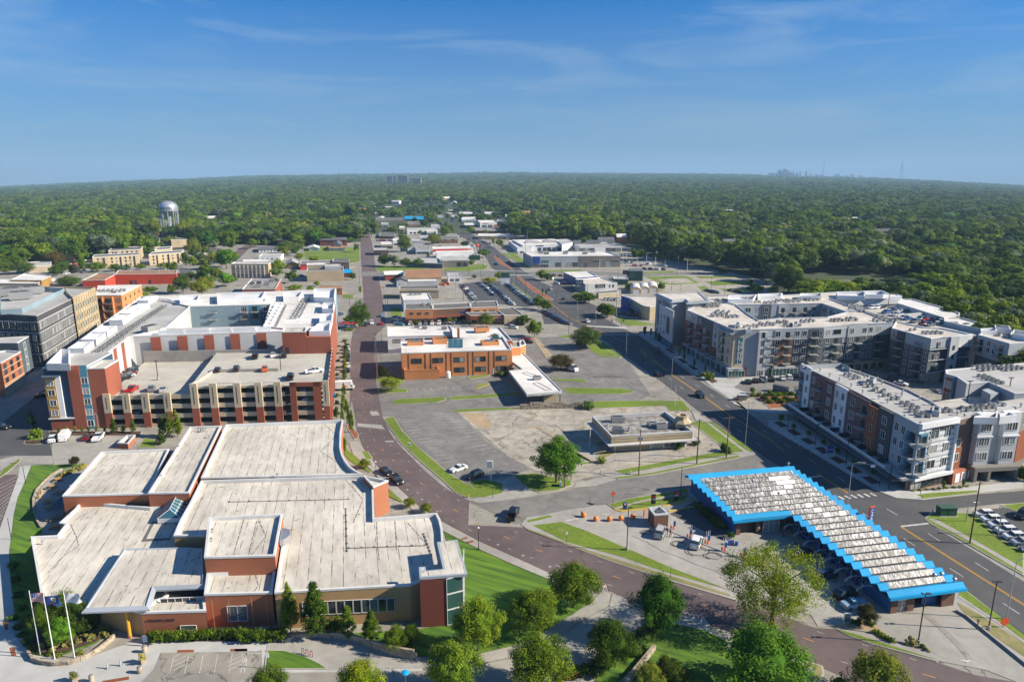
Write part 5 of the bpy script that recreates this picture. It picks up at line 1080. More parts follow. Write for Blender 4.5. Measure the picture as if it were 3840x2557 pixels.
facade(TR_,a_,b_,0,[10.8,14.2],[(0,.3,'slate_l',.2,[('w',.14,2.4),('w',.26,1.4)],9,17),(.3,.41,'slate',.5,[('w',.35,1.6)],9,17.3),(.41,.5,'slate_l',.2,[],9,17),(.5,.61,'stucco_g',.4,[('b',.55,2.8)],9,17),(.61,1,'slate_l',.15,[('b',.69,2.8),('b',.82,2.8),('w',.92,1.5)],9,17)])
a_,b_=W('J',1670,345,zR),W('J',1820,400,zR);wins(TR_,a_,b_,[.15,.45,.8],[10.8,14.2],1.5,1.9,'w')
def pop2(T,z,*a,m='stucco_w',z0=None,hgt2=1.5):
 P=ccw(pts(z,*a));mb=MB();z0=zR-.4 if z0 is None else z0;mb.walls(P,z0,z);Q=inset(P,.35);mb.ring(P,Q,z);mb.walls(Q,z-hgt2,z,flip=True);mb.sheet(Q,z-hgt2+.02);return put('roof_turret',mb,M[m],T)
for a in(('J',810,300,1040,300,1075,255,815,262),('J',1085,275,1300,268,1310,242,1080,250),('J',1470,268,1670,268,1670,240,1475,246),('K',640,265,890,270,900,225,630,230),('K',900,255,1060,255,1120,250,1050,218,870,222)):pop2(TR_,zR+1.6,*a)
for(x0,y0,x1,y1,n_,r_)in((900,560,960,556,4,1),(1020,558,1080,552,4,2),(1160,540,1230,535,4,3),(1290,515,1350,512,5,2),(1360,545,1470,540,6,2),(1520,508,1600,500,5,2),(1790,500,1860,495,5,2),(1930,495,1990,490,4,2),(680,455,760,450,5,2),(820,465,900,460,5,2),(640,345,740,340,6,2),(700,420,800,430,6,3),(1000,305,1060,300,4,4),(1030,330,1100,325,5,2),(1170,335,1250,330,5,2),(1280,315,1370,310,6,2),(1370,325,1460,320,6,2),(1480,305,1560,300,5,2),(1560,310,1640,305,5,3),(625,370,720,365,6,2),(730,310,780,308,3,2)):
 ac_row(TR_,zR-.35,'J',x0,y0+8,x1,y1+8,n_,r_,s=1.15)
for(x0,y0,x1,y1,n_,r_)in((615,500,690,495,5,2),(760,485,800,480,3,2),(1010,500,1070,495,4,2),(1010,465,1060,460,4,1),(730,355,800,365,5,2),(750,385,800,385,4,1),(840,410,880,412,4,1),(1140,500,1180,495,4,1)):ac_row(TR_,zR-.35,'K',x0,y0+8,x1,y1+8,n_,r_,s=1.15)
for x,y in((895,515),(1000,560),(1430,510)):pop2(TR_,zR+.9,'J',x-25,y+18,x+28,y+18,x+28,y-8,x-25,y-8)
for k in range(60):
 x,y=rnd.uniform(650,1700),rnd.uniform(300,560)
 p=W('J',x,y,zR-.35)
 if inside(p.x,p.y,P_main):on_roof(TR_,PVM,'vent_pipe',p)
P_deck=pts(14.6,'K',870,400,'K',1180,365,'K',1235,330,'K',1480,425,'K',1900,580,'K',1940,640,'K',1400,560,'K',1180,490);put('roof_deck',MB().prism(P_deck,14.0,14.6),M['deck'],TR_)
a_=pts(zR,'K',570,296,'K',1232,274,'K',1228,262,'K',575,285);put('deck_wall',MB().prism(a_,14,zR),M['stucco_w'],TR_)
P_e=pts(zR-.6,'K',1230,295,'K',1340,300,'K',1600,370,'K',1765,425,'K',1760,445,'K',1620,470,'K',1480,425,'K',1190,335);block(TR_,P_e,zR-.6,'stucco_g','roof_bright',par=.4)
P_e2=pts(zR-1,'K',1620,470,'K',1790,470,'K',2090,560,'K',2110,580,'K',1950,570,'K',1620,500);block(TR_,P_e2,zR-1,'stucco_g','roof_bright',par=.4)
put('ramp_wall',MB().prism(pts(16.2,'K',1190,440,'K',1470,415,'K',1475,425,'K',1195,450),14,16.2),M['concrete_new'],TR_)
zQ=16.6
P_se=pts(zQ,'K',1140,565,'K',1500,660,'K',1600,645,'K',1665,640,'K',1745,635,'K',1882,622,'K',1600,565,'K',1430,555,'K',1180,500)
TQ=building('slate and white five storey apartment wing between the complex and the parking court','apartment building',P_se,'apartment_wing')
block(TQ,P_se,zQ,'slate','roof_pale',par=.4,cap='frame_w')
a_,b_=W('K',1140,565,zQ),W('K',1500,660,zQ);band(TQ,'facade_panel',a_,b_,0,1,12.6,16.2,.15,'slate_l')
facade(TQ,a_,b_,0,[1.5,4.8,8,11,13.8],[(0,.18,'slate_l',.2,[('w',.09,1.3)],12.7,16.2),(.18,.38,'charcoal',.4,[('b',.28,3.0)],0,16.2),(.38,1,'slate',.05,[('w',.43,1.2),('w',.60,1.2),('b',.77,2.8),('w',.92,1.3)],0,16.3)])
a_,b_=W('K',1500,660,zQ),W('K',1882,625,zQ)
band(TQ,'facade_panel',a_,b_,0,.45,13,16.2,.12,'slate_l');band(TQ,'stair_tower',a_,b_,.44,.64,0,16.6,.8,'stucco_g');band(TQ,'facade_panel',a_,b_,.64,1,12.6,16.6,.3,'stucco_w');band(TQ,'stone_base',a_,b_,0,.34,0,4.2,.25,'stone');band(TQ,'white_band',a_,b_,0,1,8.6,8.75,.2,'stucco_w');band(TQ,'white_band',a_,b_,0,1,12.5,12.65,.35,'stucco_w');band(TQ,'white_band',a_,b_,0,1,4.3,4.45,.35,'stucco_w')
d,L_,an=frm(a_,b_);n=Vector((d.y,-d.x,0));wins(TQ,a_+n*.3,b_+n*.3,[.20],[1.4,5.6,9.6,13.4],.9,1.8,'w');wins(TQ,a_+n*.82,b_+n*.82,[.53],[5,8.6,12],.8,1.5,'d1');wins(TQ,a_+n*.32,b_+n*.32,[.93],[5,8.6,13],.8,2.0,'w')
ac_row(TQ,zQ-.4,'K',1460,625,1590,620,8,2,s=1.15);ac_row(TQ,zQ-.4,'K',1310,590,1350,585,3,1,s=1.1)
P_f=pts(zQ,'K',1935,625,'K',2220,705,'K',2420,690,'K',2420,600,'K',2110,585);TF=building('grey and white apartment wing at the picture edge behind the garage roof','apartment building',P_f,'apartment_wing')
block(TF,P_f,zQ,'slate','roof_pale',par=.4,cap='frame_w');a_,b_=P_f[0],P_f[1]
facade(TF,a_,b_,0,[5,8.4,11.4,13.8],[(0,1,'slate_l',.15,[('b',.15,2.8),('w',.4,1.3),('w',.58,1.3),('b',.8,2.8)],9.5,16.3)]);wins(TF,P_f[1],P_f[2],[.3,.8],[5,9,13],1.0,1.8,'w');band(TF,'facade_panel',P_f[1],P_f[2],0,1,12.4,16.3,.12,'slate_l')
ac_row(TF,zQ-.4,'K',2120,640,2270,660,8,2,s=1.15);pop2(TF,zQ+1.2,'K',1960,590,2110,588,2095,560,1955,568,z0=zQ-.4);pop2(TF,zQ+1.5,'K',2090,560,2240,575,2220,545,2085,530,z0=zQ-.4);pop2(TF,zQ+1.5,'K',2250,610,2400,640,2400,600,2260,575,z0=zQ-.4)
#  nearer block on the corner
zN=15.6
P_n=pts(zN,'K',315,908,'K',500,1000,'K',752,1118,'K',1050,1280,'K',1145,1330,'K',1390,1471,'K',1725,1411,'K',1895,1368,'K',2290,1352,'K',2420,1310,'K',2420,1200,'K',1970,1268,'K',1600,1305,'K',1510,1240,'K',1310,1140,'K',1010,1025,'K',760,940,'K',680,888)
TN=building('corner apartment block with grey roof, plum brick and white stone panels over shops','apartment building',P_n,'apartment_block')
block(TN,P_n,zN,'plum','roof_grey',par=.35,cap='roof_grey')
a_,b_=W('K',315,908,zN),W('K',1390,1471,zN);L_=frm(a_,b_)[1];d,_,_=frm(a_,b_);n=Vector((d.y,-d.x,0));off=(W('K',500,1000,zN)-a_).dot(n);
lv2=[4.9,8.6,12.2]
facade(TN,a_,b_,0,lv2,[(0,.115,'stucco_w',.5,[('w',.085,1.2)],3.2,16.3),(.0,.05,'teal',.55,[('b',.025,2.6)],3.2,14.0),(.115,.36,'plum',.2,[('w',.145,1.3),('b',.21,3.2),('w',.305,1.7)],3.2,15.4),(.36,.47,'stucco_w',.45,[('w',.385,1.2),('w',.44,1.2)],3.2,15.7),(.47,.66,'plum',.25,[('w',.52,1.9),('b',.62,2.8)],3.2,15.4),(.66,.74,'orange_pan',.8,[('w1',.70,.8)],3.2,15.0),(.74,.84,'charcoal',.7,[('w',.79,1.6)],3.2,15.7),(.84,1,'slate_l',.35,[('w',.87,1.2),('w',.915,1.2)],3.2,16.2)])
band(TN,'teal_frame',a_,b_,.945,.96,3.2,13.6,.8,'teal')
for z_ in(4.3,8.0,11.6):balcony(TN,a_+n*.4,b_+n*.4,.98*L_,z_,2.8)
for i in range(16):band(TN,'shop_glazing',a_,b_,.0+i*.0625,.055+i*.0625,.4,2.9,.9,'glass',-.5);band(TN,'shop_pier',a_,b_,.055+i*.0625,.0625+i*.0625,0,3.0,1.1,'taupe')
band(TN,'shop_terrace',a_,b_,-.04,1.02,2.95,3.4,3.2,'roof_grey');band(TN,'shop_awning',a_,b_,-.04,1.0,2.5,2.75,4.6,'slate');band(TN,'parapet_strip',a_,b_,0,.9,3.4,3.9,3.2,'stucco_w',-3.0)
for i in range(10):band(TN,'terrace_divider',a_,b_,.12+i*.08,.1215+i*.08,3.4,4.6,3.1,'frame_d')
a_,b_=W('K',1390,1471,zN),W('K',1725,1411,zN);L_=frm(a_,b_)[1];d,_,_=frm(a_,b_);n=Vector((d.y,-d.x,0))
band(TN,'stone_panel',a_,b_,.0,1,3.4,15.2,.25,'stucco_w')
cm_={}
for j in range(28):
 zz=3.5+j*.42;u=(.2 if j%2 else .0)
 band(TN,'stone_course',a_,b_,.16,.985,zz,zz+.36,.30+.03*((j*7)%3),'stucco_w' if j%3 else 'slate_l')
band(TN,'frame_top',a_,b_,-.01,1.03,15.2,16.4,.9,'stucco_w');band(TN,'frame_side',a_,b_,.985,1.03,3.0,15.2,.9,'stucco_w');band(TN,'frame_bottom',a_,b_,-.03,1.03,2.7,3.4,1.2,'stucco_w')
wins(TN,a_+n*.38,b_+n*.38,[.42],lv2,2.6,2.0,'w');wins(TN,a_+n*.38,b_+n*.38,[.80],lv2,1.5,2.0,'w')
band(TN,'teal_frame',a_,b_,.17,.20,3.4,13.8,.8,'teal');band(TN,'teal_frame',a_,b_,.0,.20,13.4,13.9,.8,'teal')
for z_ in(4.3,8.0,11.6):balcony(TN,a_+n*.35,b_+n*.35,.09*L_,z_,2.6)
for i in range(9):band(TN,'sign_letter',a_,b_,.34+i*.068,.375+i*.068,14.0,14.9,.5,'frame_d',-.33)
band(TN,'brick_base',a_,b_,-.05,1.0,0,2.8,.25,'brick_red');wins(TN,a_+n*.27,b_+n*.27,[.14],[.2],4.2,2.1,'dt');wins(TN,a_+n*.27,b_+n*.27,[.62],[.4],8.4,2.1,'dt')
a_,b_=W('K',1725,1411,zN-.3),W('K',1895,1368,zN-.3);d,L_,_=frm(a_,b_);n=Vector((d.y,-d.x,0))
g0_,g1_=a_,b_
facade(TN,a_,b_,0,lv2,[(0,1,'taupe',.15,[('w',.25,1.9),('w',.72,1.5)],3.2,15.1),(0,.46,'orange_pan',.5,[],3.2,11.2)]);wins(TN,a_+n*.52,b_+n*.52,[.22],[4.9,8.6],1.5,2.0,'w')
a_,b_=W('K',1895,1368,zN),W('K',2290,1352,zN);d,L_,_=frm(a_,b_);n=Vector((d.y,-d.x,0))
facade(TN,a_,b_,0,lv2,[(.03,.36,'stucco_g',1.6,[('w',.14,1.2),('w',.26,1.2)],3.0,10.6),(.03,.36,'stucco_w',1.65,[('w',.14,1.2),('w',.26,1.2)],11,16.4),(.36,.62,'stucco_g',.3,[],3.0,15.2),(.62,.98,'stucco_g',1.6,[('w',.73,1.2),('w',.86,1.2)],3.0,10.6),(.62,.98,'stucco_w',1.65,[('w',.73,1.2),('w',.86,1.2)],11,16.6)])
band(TN,'white_band',a_,b_,.01,.38,10.6,11.0,1.9,'stucco_w');band(TN,'white_band',a_,b_,.60,1.0,10.6,11.0,1.9,'stucco_w')
a3=W('K',1725,1411,zN);aL=(b_-a3).length
band(TN,'brick_base',a3,a_,0,1,0,2.9,1.4,'brick_red');
dd_=(a_-a3).normalized();
for u in(.12,.45,.82):band(TN,'blind_panel',a3,a_,u,u+.24,.3,2.5,1.5,'stucco_w',-1.38)
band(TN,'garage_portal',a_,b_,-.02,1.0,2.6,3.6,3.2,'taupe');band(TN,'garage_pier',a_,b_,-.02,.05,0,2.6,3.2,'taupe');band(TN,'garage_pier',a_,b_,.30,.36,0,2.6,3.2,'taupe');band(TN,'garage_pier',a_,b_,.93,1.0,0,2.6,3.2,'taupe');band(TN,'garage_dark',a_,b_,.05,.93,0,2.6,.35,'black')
b3=W('K',2420,1325,zN-.5);facade(TN,b_,b3,0,lv2,[(.1,1,'taupe',.3,[('w',.6,1.6)],0,15),(.25,.9,'orange_pan',.5,[],3,10.8)])
for(x0,y0,x1,y1,n_,r_)in((710,1000,790,1035,5,2),(870,1090,930,1110,4,2),(980,1145,1050,1160,4,2),(1070,1195,1140,1225,5,2),(1230,1265,1320,1310,5,2),(1310,1340,1410,1385,6,2),(1430,1375,1480,1385,4,2),(1560,1345,1680,1340,6,2),(1830,1330,1920,1325,5,2),(1960,1310,2080,1305,6,2),(2080,1285,2165,1280,5,2)):ac_row(TN,zN-.35,'K',x0,y0,x1,y1,n_,r_)
scatter_roof(TN,zN-.3,'K',[(478,965),(568,1010),(655,1050),(765,1105),(870,1165),(685,955),(838,990),(885,1030),(1000,1045),(1045,1080),(1020,1215),(1100,1250),(1175,1215),(1235,1165),(1230,1190),(1390,1225),(1490,1270),(1535,1370),(1740,1365),(1775,1345),(1805,1390),(1960,1375),(1965,1350),(2090,1360),(2095,1330),(2325,1290),(2275,1325),(1255,1395),(1400,1462)],s=1.3)
for a in(('K',905,1030,970,1040,1000,1020,930,1005),('K',1505,1320,1580,1330,1595,1290,1520,1275)):pop2(TN,zN+1.1,*a,m='slate_l',z0=zN-.35)
pop2(TN,zN+1.3,'K',1895,1385,2110,1388,2115,1330,1900,1375,z0=zN-.3);pop2(TN,zN+1.5,'K',2135,1380,2290,1365,2215,1330,2130,1350,z0=zN-.3)
put('back_parapet',MB().walls(pts(zN+.8,'K',315,903,680,885,755,925,752,935,676,893,322,912),zN-.3,zN+.9),M['slate_l'],TN)
#  grey building further right with sunken deck
zP=13.0
P_p=pts(zP,'K',1635,950,'K',1680,945,'K',2250,895,'K',2420,880,'K',2420,1160,'K',2270,1165,'K',2030,1060,'K',1830,1075,'K',1735,1010,'K',1640,985)
TP=building('pale grey flat roofed block with a rust orange panel beside the parking court','apartment building',P_p,'apartment_block')
block(TP,P_p,zP,'stucco_g','roof_grey',par=.3,cap='stucco_w')
a_,b_=W('K',1640,985,zP),W('K',1735,1015,zP);band(TP,'rust_panel',a_,b_,.05,.75,0,12,.3,'orange_pan');d,L_,_=frm(a_,b_);n=Vector((d.y,-d.x,0));wins(TP,a_+n*.32,b_+n*.32,[.4],[2,5.4,9],2.2,2.2,'w');band(TP,'teal_frame',a_,b_,.75,.95,0,12.8,.4,'teal')
ac_row(TP,zP-.3,'K',1940,1015,2100,1080,10,2,s=1.1);ac_row(TP,zP-.3,'K',1985,960,2130,945,8,3,s=1.2);ac_row(TP,zP-.3,'K',2200,960,2340,945,8,3,s=1.1)
P_pd=pts(9,'K',1510,1245,'K',1640,1225,'K',1800,1205,'K',2000,1170,'K',2300,1180,'K',2420,1200,'K',1970,1262,'K',1600,1300);put('court_deck',MB().prism(P_pd,8.6,9),M['deck'],TP)
put('stair_box',MB().prism(pts(12,'K',1970,1130,'K',2050,1175,'K',2130,1160,'K',2040,1115),8.9,12),M['slate_l'],TP)
#  MIDDLE AND FAR TOWN
def tb(label,wall,roof,r,FL,FR,BR,h,base=None,par=.4,wn=None,cat='commercial building',name='shop_building',BL=None,extra=None,cap=None):
 if base:h=max(2.5,min(14,hgt(W(r,*base),r,FR[1])))
 a,b,c=W(r,*FL,h),W(r,*FR,h),W(r,*BR,h);d_=W(r,*BL,h)if BL else a+(c-b)
 P=[a,b,c,d_];T=building(label,cat,P,name);T['h']=round(h,1)
 del T['h']
 block(T,P,h,wall,roof,par=par,cap=cap or('parapet' if par else wall),pw=.3)
 if wn:
  for(e,us,zs,w_,h_,k)in wn:
   q0,q1=((a,b),(b,c))[e];wins(T,q0,q1,us,zs,w_,h_,k)
 return T,P,h
def gable(label,wall,roof,r,FL,FR,BR,h,rise=1.8,along_=True,name='house',cat='house',wn=None,dorm=0):
 a,b,c=W(r,*FL,h),W(r,*FR,h),W(r,*BR,h);d_=a+(c-b);P=[a,b,c,d_]
 T=building(label,cat,P,name);put('wall',MB().walls(P,0,h),M[wall],T)
 up=Vector((0,0,rise));mb=MB();ex=(b-a).normalized()*.5;ey=(c-b).normalized()*.5
 A,B,C,D=a-ex-ey,b+ex-ey,c+ex+ey,d_-ex+ey
 if along_:R0,R1=(A+D)/2+up,(B+C)/2+up;mb.quad(A,B,R1,R0).quad(C,D,R0,R1);gb=[(a,d_,(a+d_)/2+up*.93),(b,c,(b+c)/2+up*.93)]
 else:R0,R1=(A+B)/2+up,(D+C)/2+up;mb.quad(A,R0,R1,D).quad(B,C,R1,R0);gb=[(a,b,(a+b)/2+up*.93),(d_,c,(d_+c)/2+up*.93)]
 o=put('roof',mb,M[roof],T);g_=MB()
 for x,y,z in gb:g_.tri(x,y,z)
 put('gable',g_,M[wall],T)
 for(e,us,zs,w_,h_,k)in(wn or[]):
  q0,q1=((a,b),(b,c))[e];wins(T,q0,q1,us,zs,w_,h_,k)
 return T,P
W3=[.2,.5,.8];W5=[.1,.3,.5,.7,.9]
T_,P_,h_=tb('two storey brown brick shop building with a dark gravel roof','brick_orange','roof_dark','L',(342,270),(598,265),(585,215),7,(598,400),.25,[(0,[.22,.5,.78],[4.6],1.8,1.2,'s')])
ac_row(T_,h_-.2,'L',515,235,570,230,3,2,s=1.2);band(T_,'shop_awning',P_[0],P_[1],0,1.1,2.4,2.9,1.5,'brick_brown')
T_,P_,h_=tb('long recessed shop arcade with a dark flat roof between two brick wings','brick_brown','roof_dark','L',(598,268),(945,250),(930,205),6.6,None,.25,None)
band(T_,'awning',P_[0],P_[1],0,1,2.6,3.1,2.6,'brick_dark');wins(T_,P_[0],P_[1],ev(6),[.3],3.4,2.1,'d');band(T_,'shop_sign',P_[0],P_[1],.74,.86,3.9,4.8,.2,'sign_blue')
T_,P_,h_=tb('orange brick shop wing with three framed upper windows and an awning','brick_orange','roof_dark','L',(945,255),(1198,245),(1185,190),6.6,None,.25,[(0,[.22,.78],[4.0],2.6,1.1,'s'),(0,[.52],[3.4],1.4,2.2,'w')])
ac_row(T_,h_-.2,'L',955,215,1000,210,3,1,s=1.2)
T_,P_,h_=tb('low coffee shop with a brown canopy and pale cut-out lettering','brick_orange','roof_dark','L',(945,325),(1255,318),(1200,290),4.6,None,.25,[(0,W5,[.5],2.6,1.9,'d')]);band(T_,'awning',P_[0],P_[1],0,.96,2.5,4.3,1.3,'brick_dark');text(T_,'shop_lettering','COFFEE HOUSE',P_[0],P_[1],frm(P_[0],P_[1])[1]*.70,3.0,1.1,'frame_w',out=1.4)
T_,P_,h_=tb('beige windowless shop annex with dark roof at the end of the strip','tan','roof_dark','L',(1255,325),(1432,318),(1330,250),4.8,None,.3,None)
T_,P_,h_=tb('white flat roofed building with roof fans behind the brown brick shops','stucco_w','roof_bright','L',(325,185),(590,180),(555,120),6.5,None,.35,[(0,ev(5),[3.6],1.6,.9,'d')]);ac_row(T_,h_-.3,'L',400,140,485,135,4,2,s=1.4)
T_,P_,h_=tb('yellow stone shop with dark flat roof and a pale fascia','stone','roof_dark','L',(290,85),(650,80),(640,48),6,None,.3,None);band(T_,'fascia',P_[0],P_[1],0,1,h_-1.3,h_-.2,.3,'tan')
T_,P_,h_=tb('long grey single storey warehouse with white roof clutter','stucco_g','roof_bright','P',(1855,1045),(2190,1040),(2180,1010),4.6,(2190,1100),.3)
gable('white gabled grey cottage beside the long grey warehouse','slate_l','shingle','P',(1728,1045),(1850,1040),(1840,1015),4,1.8,False,wn=[(0,[.3],[1.2],.9,1.3,'w')])
T_,P_=gable('brown brick hall with low pitched white metal roof','brick_dark','roof_bright','P',(1600,975),(1800,968),(1780,925),4.2,1.2,True,'hall','commercial building')
T_,P_=gable('big hall with a tan shingle roof and a gabled dormer','tan','shingle_o','P',(1830,1008),(2225,1003),(2215,925),4.4,3.4,True,'hall','commercial building')
T_,P_,h_=tb('beige two storey building with tall arched window slots','tan','roof_pale','P',(-100,852),(308,854),(338,832),7,(300,1012),.5)
for u in ev(8):band(T_,'white_fin',P_[0],P_[1],u-.012,u-.006,.5,h_-1,.3,'frame_w');band(T_,'white_fin',P_[0],P_[1],u+.006,u+.012,.5,h_-1,.3,'frame_w')
wins(T_,P_[0],P_[1],[.56],[1],3.0,4.6,'n');band(T_,'dark_base',P_[0],P_[1],0,1,0,3,.08,'taupe')
T_,P_,h_=tb('red brick flat roofed building with cluttered white roof behind the apartments','terracotta','roof_tar','P',(22,1132),(388,1128),(458,1014),7,None,.5)
for x,y in((140,1080),(220,1070),(300,1090),(200,1110),(350,1050),(400,1040)):on_roof(T_,RTM,'rooftop_unit',W('P',x,y,h_-.5),rnd.uniform(-.3,.3),1.0)
T_,P_,h_=tb('tan stucco cinema with dark roof and raised white wing','tan','roof_dark','P',(735,930),(1145,922),(1140,880),7,(1085,1042),.3)
tb('raised white roofed wing of the tan cinema with grey metal sides','tan','roof_bright','P',(735,865),(948,862),(948,838),10,None,.3);T_,P_,_=tb('grey metal clad roof block on the tan cinema','slate_l','roof_grey','P',(935,880),(1110,875),(1108,855),9.5,None,.2);T_['label']='grey metal clad block rising from the tan cinema roof'
tb('small shop with bright blue awning roof beside the tan cinema','brick_brown','blue_roof','P',(1145,955),(1240,955),(1225,915),3.4,None,0)
T_,P_,h_=tb('low shop with red painted front and emblem panel','brick_dark','roof_dark','P',(662,850),(1020,840),(1020,812),5,None,.3);band(T_,'red_panel',P_[0],P_[1],0,.18,0,2.6,.1,'red_paint')
T_,P_,h_=tb('tan fronted bar with a purple red sign strip','tan','roof_dark','P',(1022,828),(1205,832),(1205,798),6,None,.3);band(T_,'sign_strip',P_[0],P_[1],.2,.8,h_-2,h_-1.2,.2,'red_paint');wins(T_,P_[0],P_[1],[.6],[.3],4,2.2,'w')
gable('small yellow gabled house with two white framed windows','ochre','roof_grey','P',(515,855),(650,855),(640,820),3.6,2.2,False,wn=[(0,[.25,.65],[1.0],1.3,1.4,'w')])
for i,(x0,x1)in enumerate(((412,712),(880,1180))):
 T_,P_=gable('two storey red brick motel block %s'%('left of the yellow green tree' if i==0 else 'behind the white farmhouse'),'brick_red','shingle','P',(x0,590),(x1,590),(x1-5,560),6.2,1.4,True,'apartment_building','apartment building',wn=[(0,ev(9),[.6,3.6],1.0,1.5,'d')],)
 T_['group']='red brick motel blocks'
gable('white farmhouse with brown porch roof on the green lawn','stucco_w','shingle_o','P',(980,680),(1165,680),(1160,650),2.8,1.2,True,wn=[(0,ev(6),[.8],.9,1.3,'w')])
gable('light blue gable rising over the white farmhouse porch','bluish','shingle','P',(1030,645),(1120,645),(1125,612),5,2.0,False,wn=[(0,[.5],[4.6],.8,.9,'w')])
gable('small white shed with pale roof on the green lawn','stucco_w','roof_bright','P',(758,680),(876,680),(870,655),2.8,1.6,False)
gable('long grey roofed bungalow near the second maroon road','stucco_w','shingle','P',(205,695),(410,690),(405,655),3.0,1.3,True,wn=[(0,ev(5),[.8],.9,1.2,'d')])
T_,P_,_=tb('white flat roofed workshop left of the yellow gabled house','stucco_w','roof_grey','P',(205,770),(448,765),(480,735),4.5,None,.4,[(0,ev(4),[1.6],1.4,1.0,'d')])
tb('low pale flat roofed shed in front of the white workshop','stucco_w','roof_bright','P',(30,830),(330,825),(330,800),2.6,None,.2)
T_,P_,_=tb('low brown roofed shop at the kerb behind the white apartments','brick_orange','shingle_o','P',(880,1130),(1125,1130),(1120,1095),3.6,None,0)
tb('white walled garage building behind the round tree','stucco_w','roof_tar','P',(1850,672),(2050,668),(2035,630),4.6,(2050,715),.3)
tb('brown windowless store with a dark flat roof','brick_brown','roof_dark','P',(1538,545),(1710,550),(1705,508),3.6,(1710,580),.3)
tb('long low beige wall store with dark roof beyond the parking lot','tan','roof_dark','P',(1490,372),(1805,372),(1800,345),4.2,None,.3)
T_,P_=gable('restaurant with long white hipped roof near the tree line','tan','roof_bright','P',(1480,248),(1775,244),(1755,215),4,2.0,True,'shop_building','commercial building')
gable('building with bright blue pitched metal roof','blue_wall','blue_roof','P',(1815,358),(2030,362),(2025,332),4,2.4,True,'shop_building','commercial building')
gable('tiny white gabled house beyond the blue roof','bluish','roof_bright','P',(1530,352),(1595,352),(1590,335),3,1.8,False)
T_,P_,_=tb('white strip building with grey glass front','stucco_w','roof_grey','P',(1845,478),(2180,472),(2165,452),5,(2180,520),.3,[(0,ev(7),[.6],3.4,2.0,'d')])
tb('brown tiled shop with outdoor clutter','brick_brown','roof_dark','P',(1850,415),(1985,412),(1985,388),4,None,.3)
T_,P_,h_=tb('brown shop with a row of cream windows under its roof','brick_brown','roof_dark','Q',(130,575),(345,572),(340,545),5.5,(345,625),.3,[(0,ev(9),[3.2],2.4,1.4,'s')])
T_,P_,h_=tb('white store with long red band and orange corner sign','stucco_w','roof_bright','Q',(68,685),(510,675),(492,655),5.2,None,.3);band(T_,'red_band',P_[0],P_[1],0,.88,h_-2.8,h_-.7,.3,'red_paint');band(T_,'orange_sign',P_[0],P_[1],.90,.97,h_-2.4,h_-.9,.5,'sign_orange')
T_,P_,h_=tb('white long store in front of the red banded one','stucco_w','roof_bright','Q',(108,735),(545,722),(525,700),4.4,(545,785),.3,[(0,[.35,.65],[1],1.8,1.2,'d')])
T_,P_,h_=tb('grey glass fronted bank with wide flat roof on a green lawn','taupe','roof_grey','Q',(170,822),(455,815),(430,768),5.6,(440,890),0,[(0,[.62,.70,.78,.86,.94],[1.0],2.0,3.2,'d')])
tb('dark low wing with flat grey roof joined to the glass bank','slate','roof_grey','Q',(-120,840),(170,850),(130,790),4,None,.2)
T_,P_,h_=tb('small white fronted kiosk shop beside the dealer lot','stucco_w','roof_grey','Q',(235,985),(382,982),(370,950),5,(380,1055),.3,[(0,[.3,.7],[.8],2.4,1.6,'d')])
T_,P_,h_=tb('store with red brick piers, white fascia and red script','stucco_w','roof_bright','Q',(590,398),(775,395),(735,370),7,(775,455),.4,[(0,[.25,.6],[1.0],7,3.4,'g')]);band(T_,'brick_side',P_[0],P_[1],.82,1,0,4.6,.2,'brick_red');band(T_,'red_script',P_[0],P_[1],.15,.45,h_-1.9,h_-1.0,.2,'red_paint')
tb('taupe retail block with white roller doors','taupe','roof_grey','Q',(772,388),(985,385),(980,362),6.5,(985,430),.3,[(0,[.7,.9],[.3],6,4,'w1')])
tb('square dark red brick office near the tree line','brick_dark','roof_bright','Q',(890,482),(1062,480),(1030,455),5.5,(1060,520),.4,[(0,ev(5),[2],2.6,1.3,'d')])
tb('low white roofed brick shop beyond the green fronted strip','brick_red','roof_tar','Q',(540,485),(770,490),(740,455),4.2,None,.3)
T_,P_,h_=tb('pale strip of shops with green window frames and a yellow sign','tan','roof_bright','Q',(565,545),(1108,548),(1095,520),6,(1105,588),.3,[(0,[.46,.54,.68,.76,.90,.97],[.6],5.0,3.0,'g')]);band(T_,'yellow_sign',P_[0],P_[1],.24,.29,h_-3,h_-.6,.4,'yellow_col')
for i,(x0,y0,x1,y1,x2,y2,m_)in enumerate(((360,300,545,300,540,280,'stucco_w'),(385,365,545,362,540,335,'bluish'),(640,300,780,300,770,280,'stucco_w'),(870,320,950,318,945,300,'stucco_w'),(240,262,360,258,350,240,'beige'),(420,425,530,425,520,400,'green_b'))):
 tb('%s low store among trees, %s along the far stretch of the avenue'%(('pale','grey blue','white','small white','beige','dark green')[i],ordn[i]),m_,'roof_bright','Q',(x0,y0),(x1,y1),(x2,y2),5,None,.3,[(0,ev(4),[.8],3,2,'d')])
T_,P_,h_=tb('distant store with a long bright red metal roof','brick_dark','red_paint','Q',(20,232),(285,228),(275,208),5,None,0)
gable('white church-like house with steep roof beyond the red roof','stucco_w','roof_bright','Q',(262,200),(365,200),(350,178),6,6,False);gable('green metal roofed house half hidden in the trees','brick_red','roof_bright','Q',(385,165),(485,160),(480,145),6,3,True)
gable('brick roofed house peeking out of the dense trees','brick_red','shingle','Q',(325,85),(380,85),(378,72),7,6,False);gable('long house with grey roof under the far trees','brick_red','shingle','Q',(715,205),(885,200),(880,190),6,3,True)
gable('grey roofed house in the wood right of the radio mast','taupe','shingle','Q',(1035,195),(1150,193),(1145,182),5,2,True);gable('dark mansard roofed house behind the car dealer','stucco_w','shingle','Q',(1895,600),(2070,598),(2060,575),5,3,True)
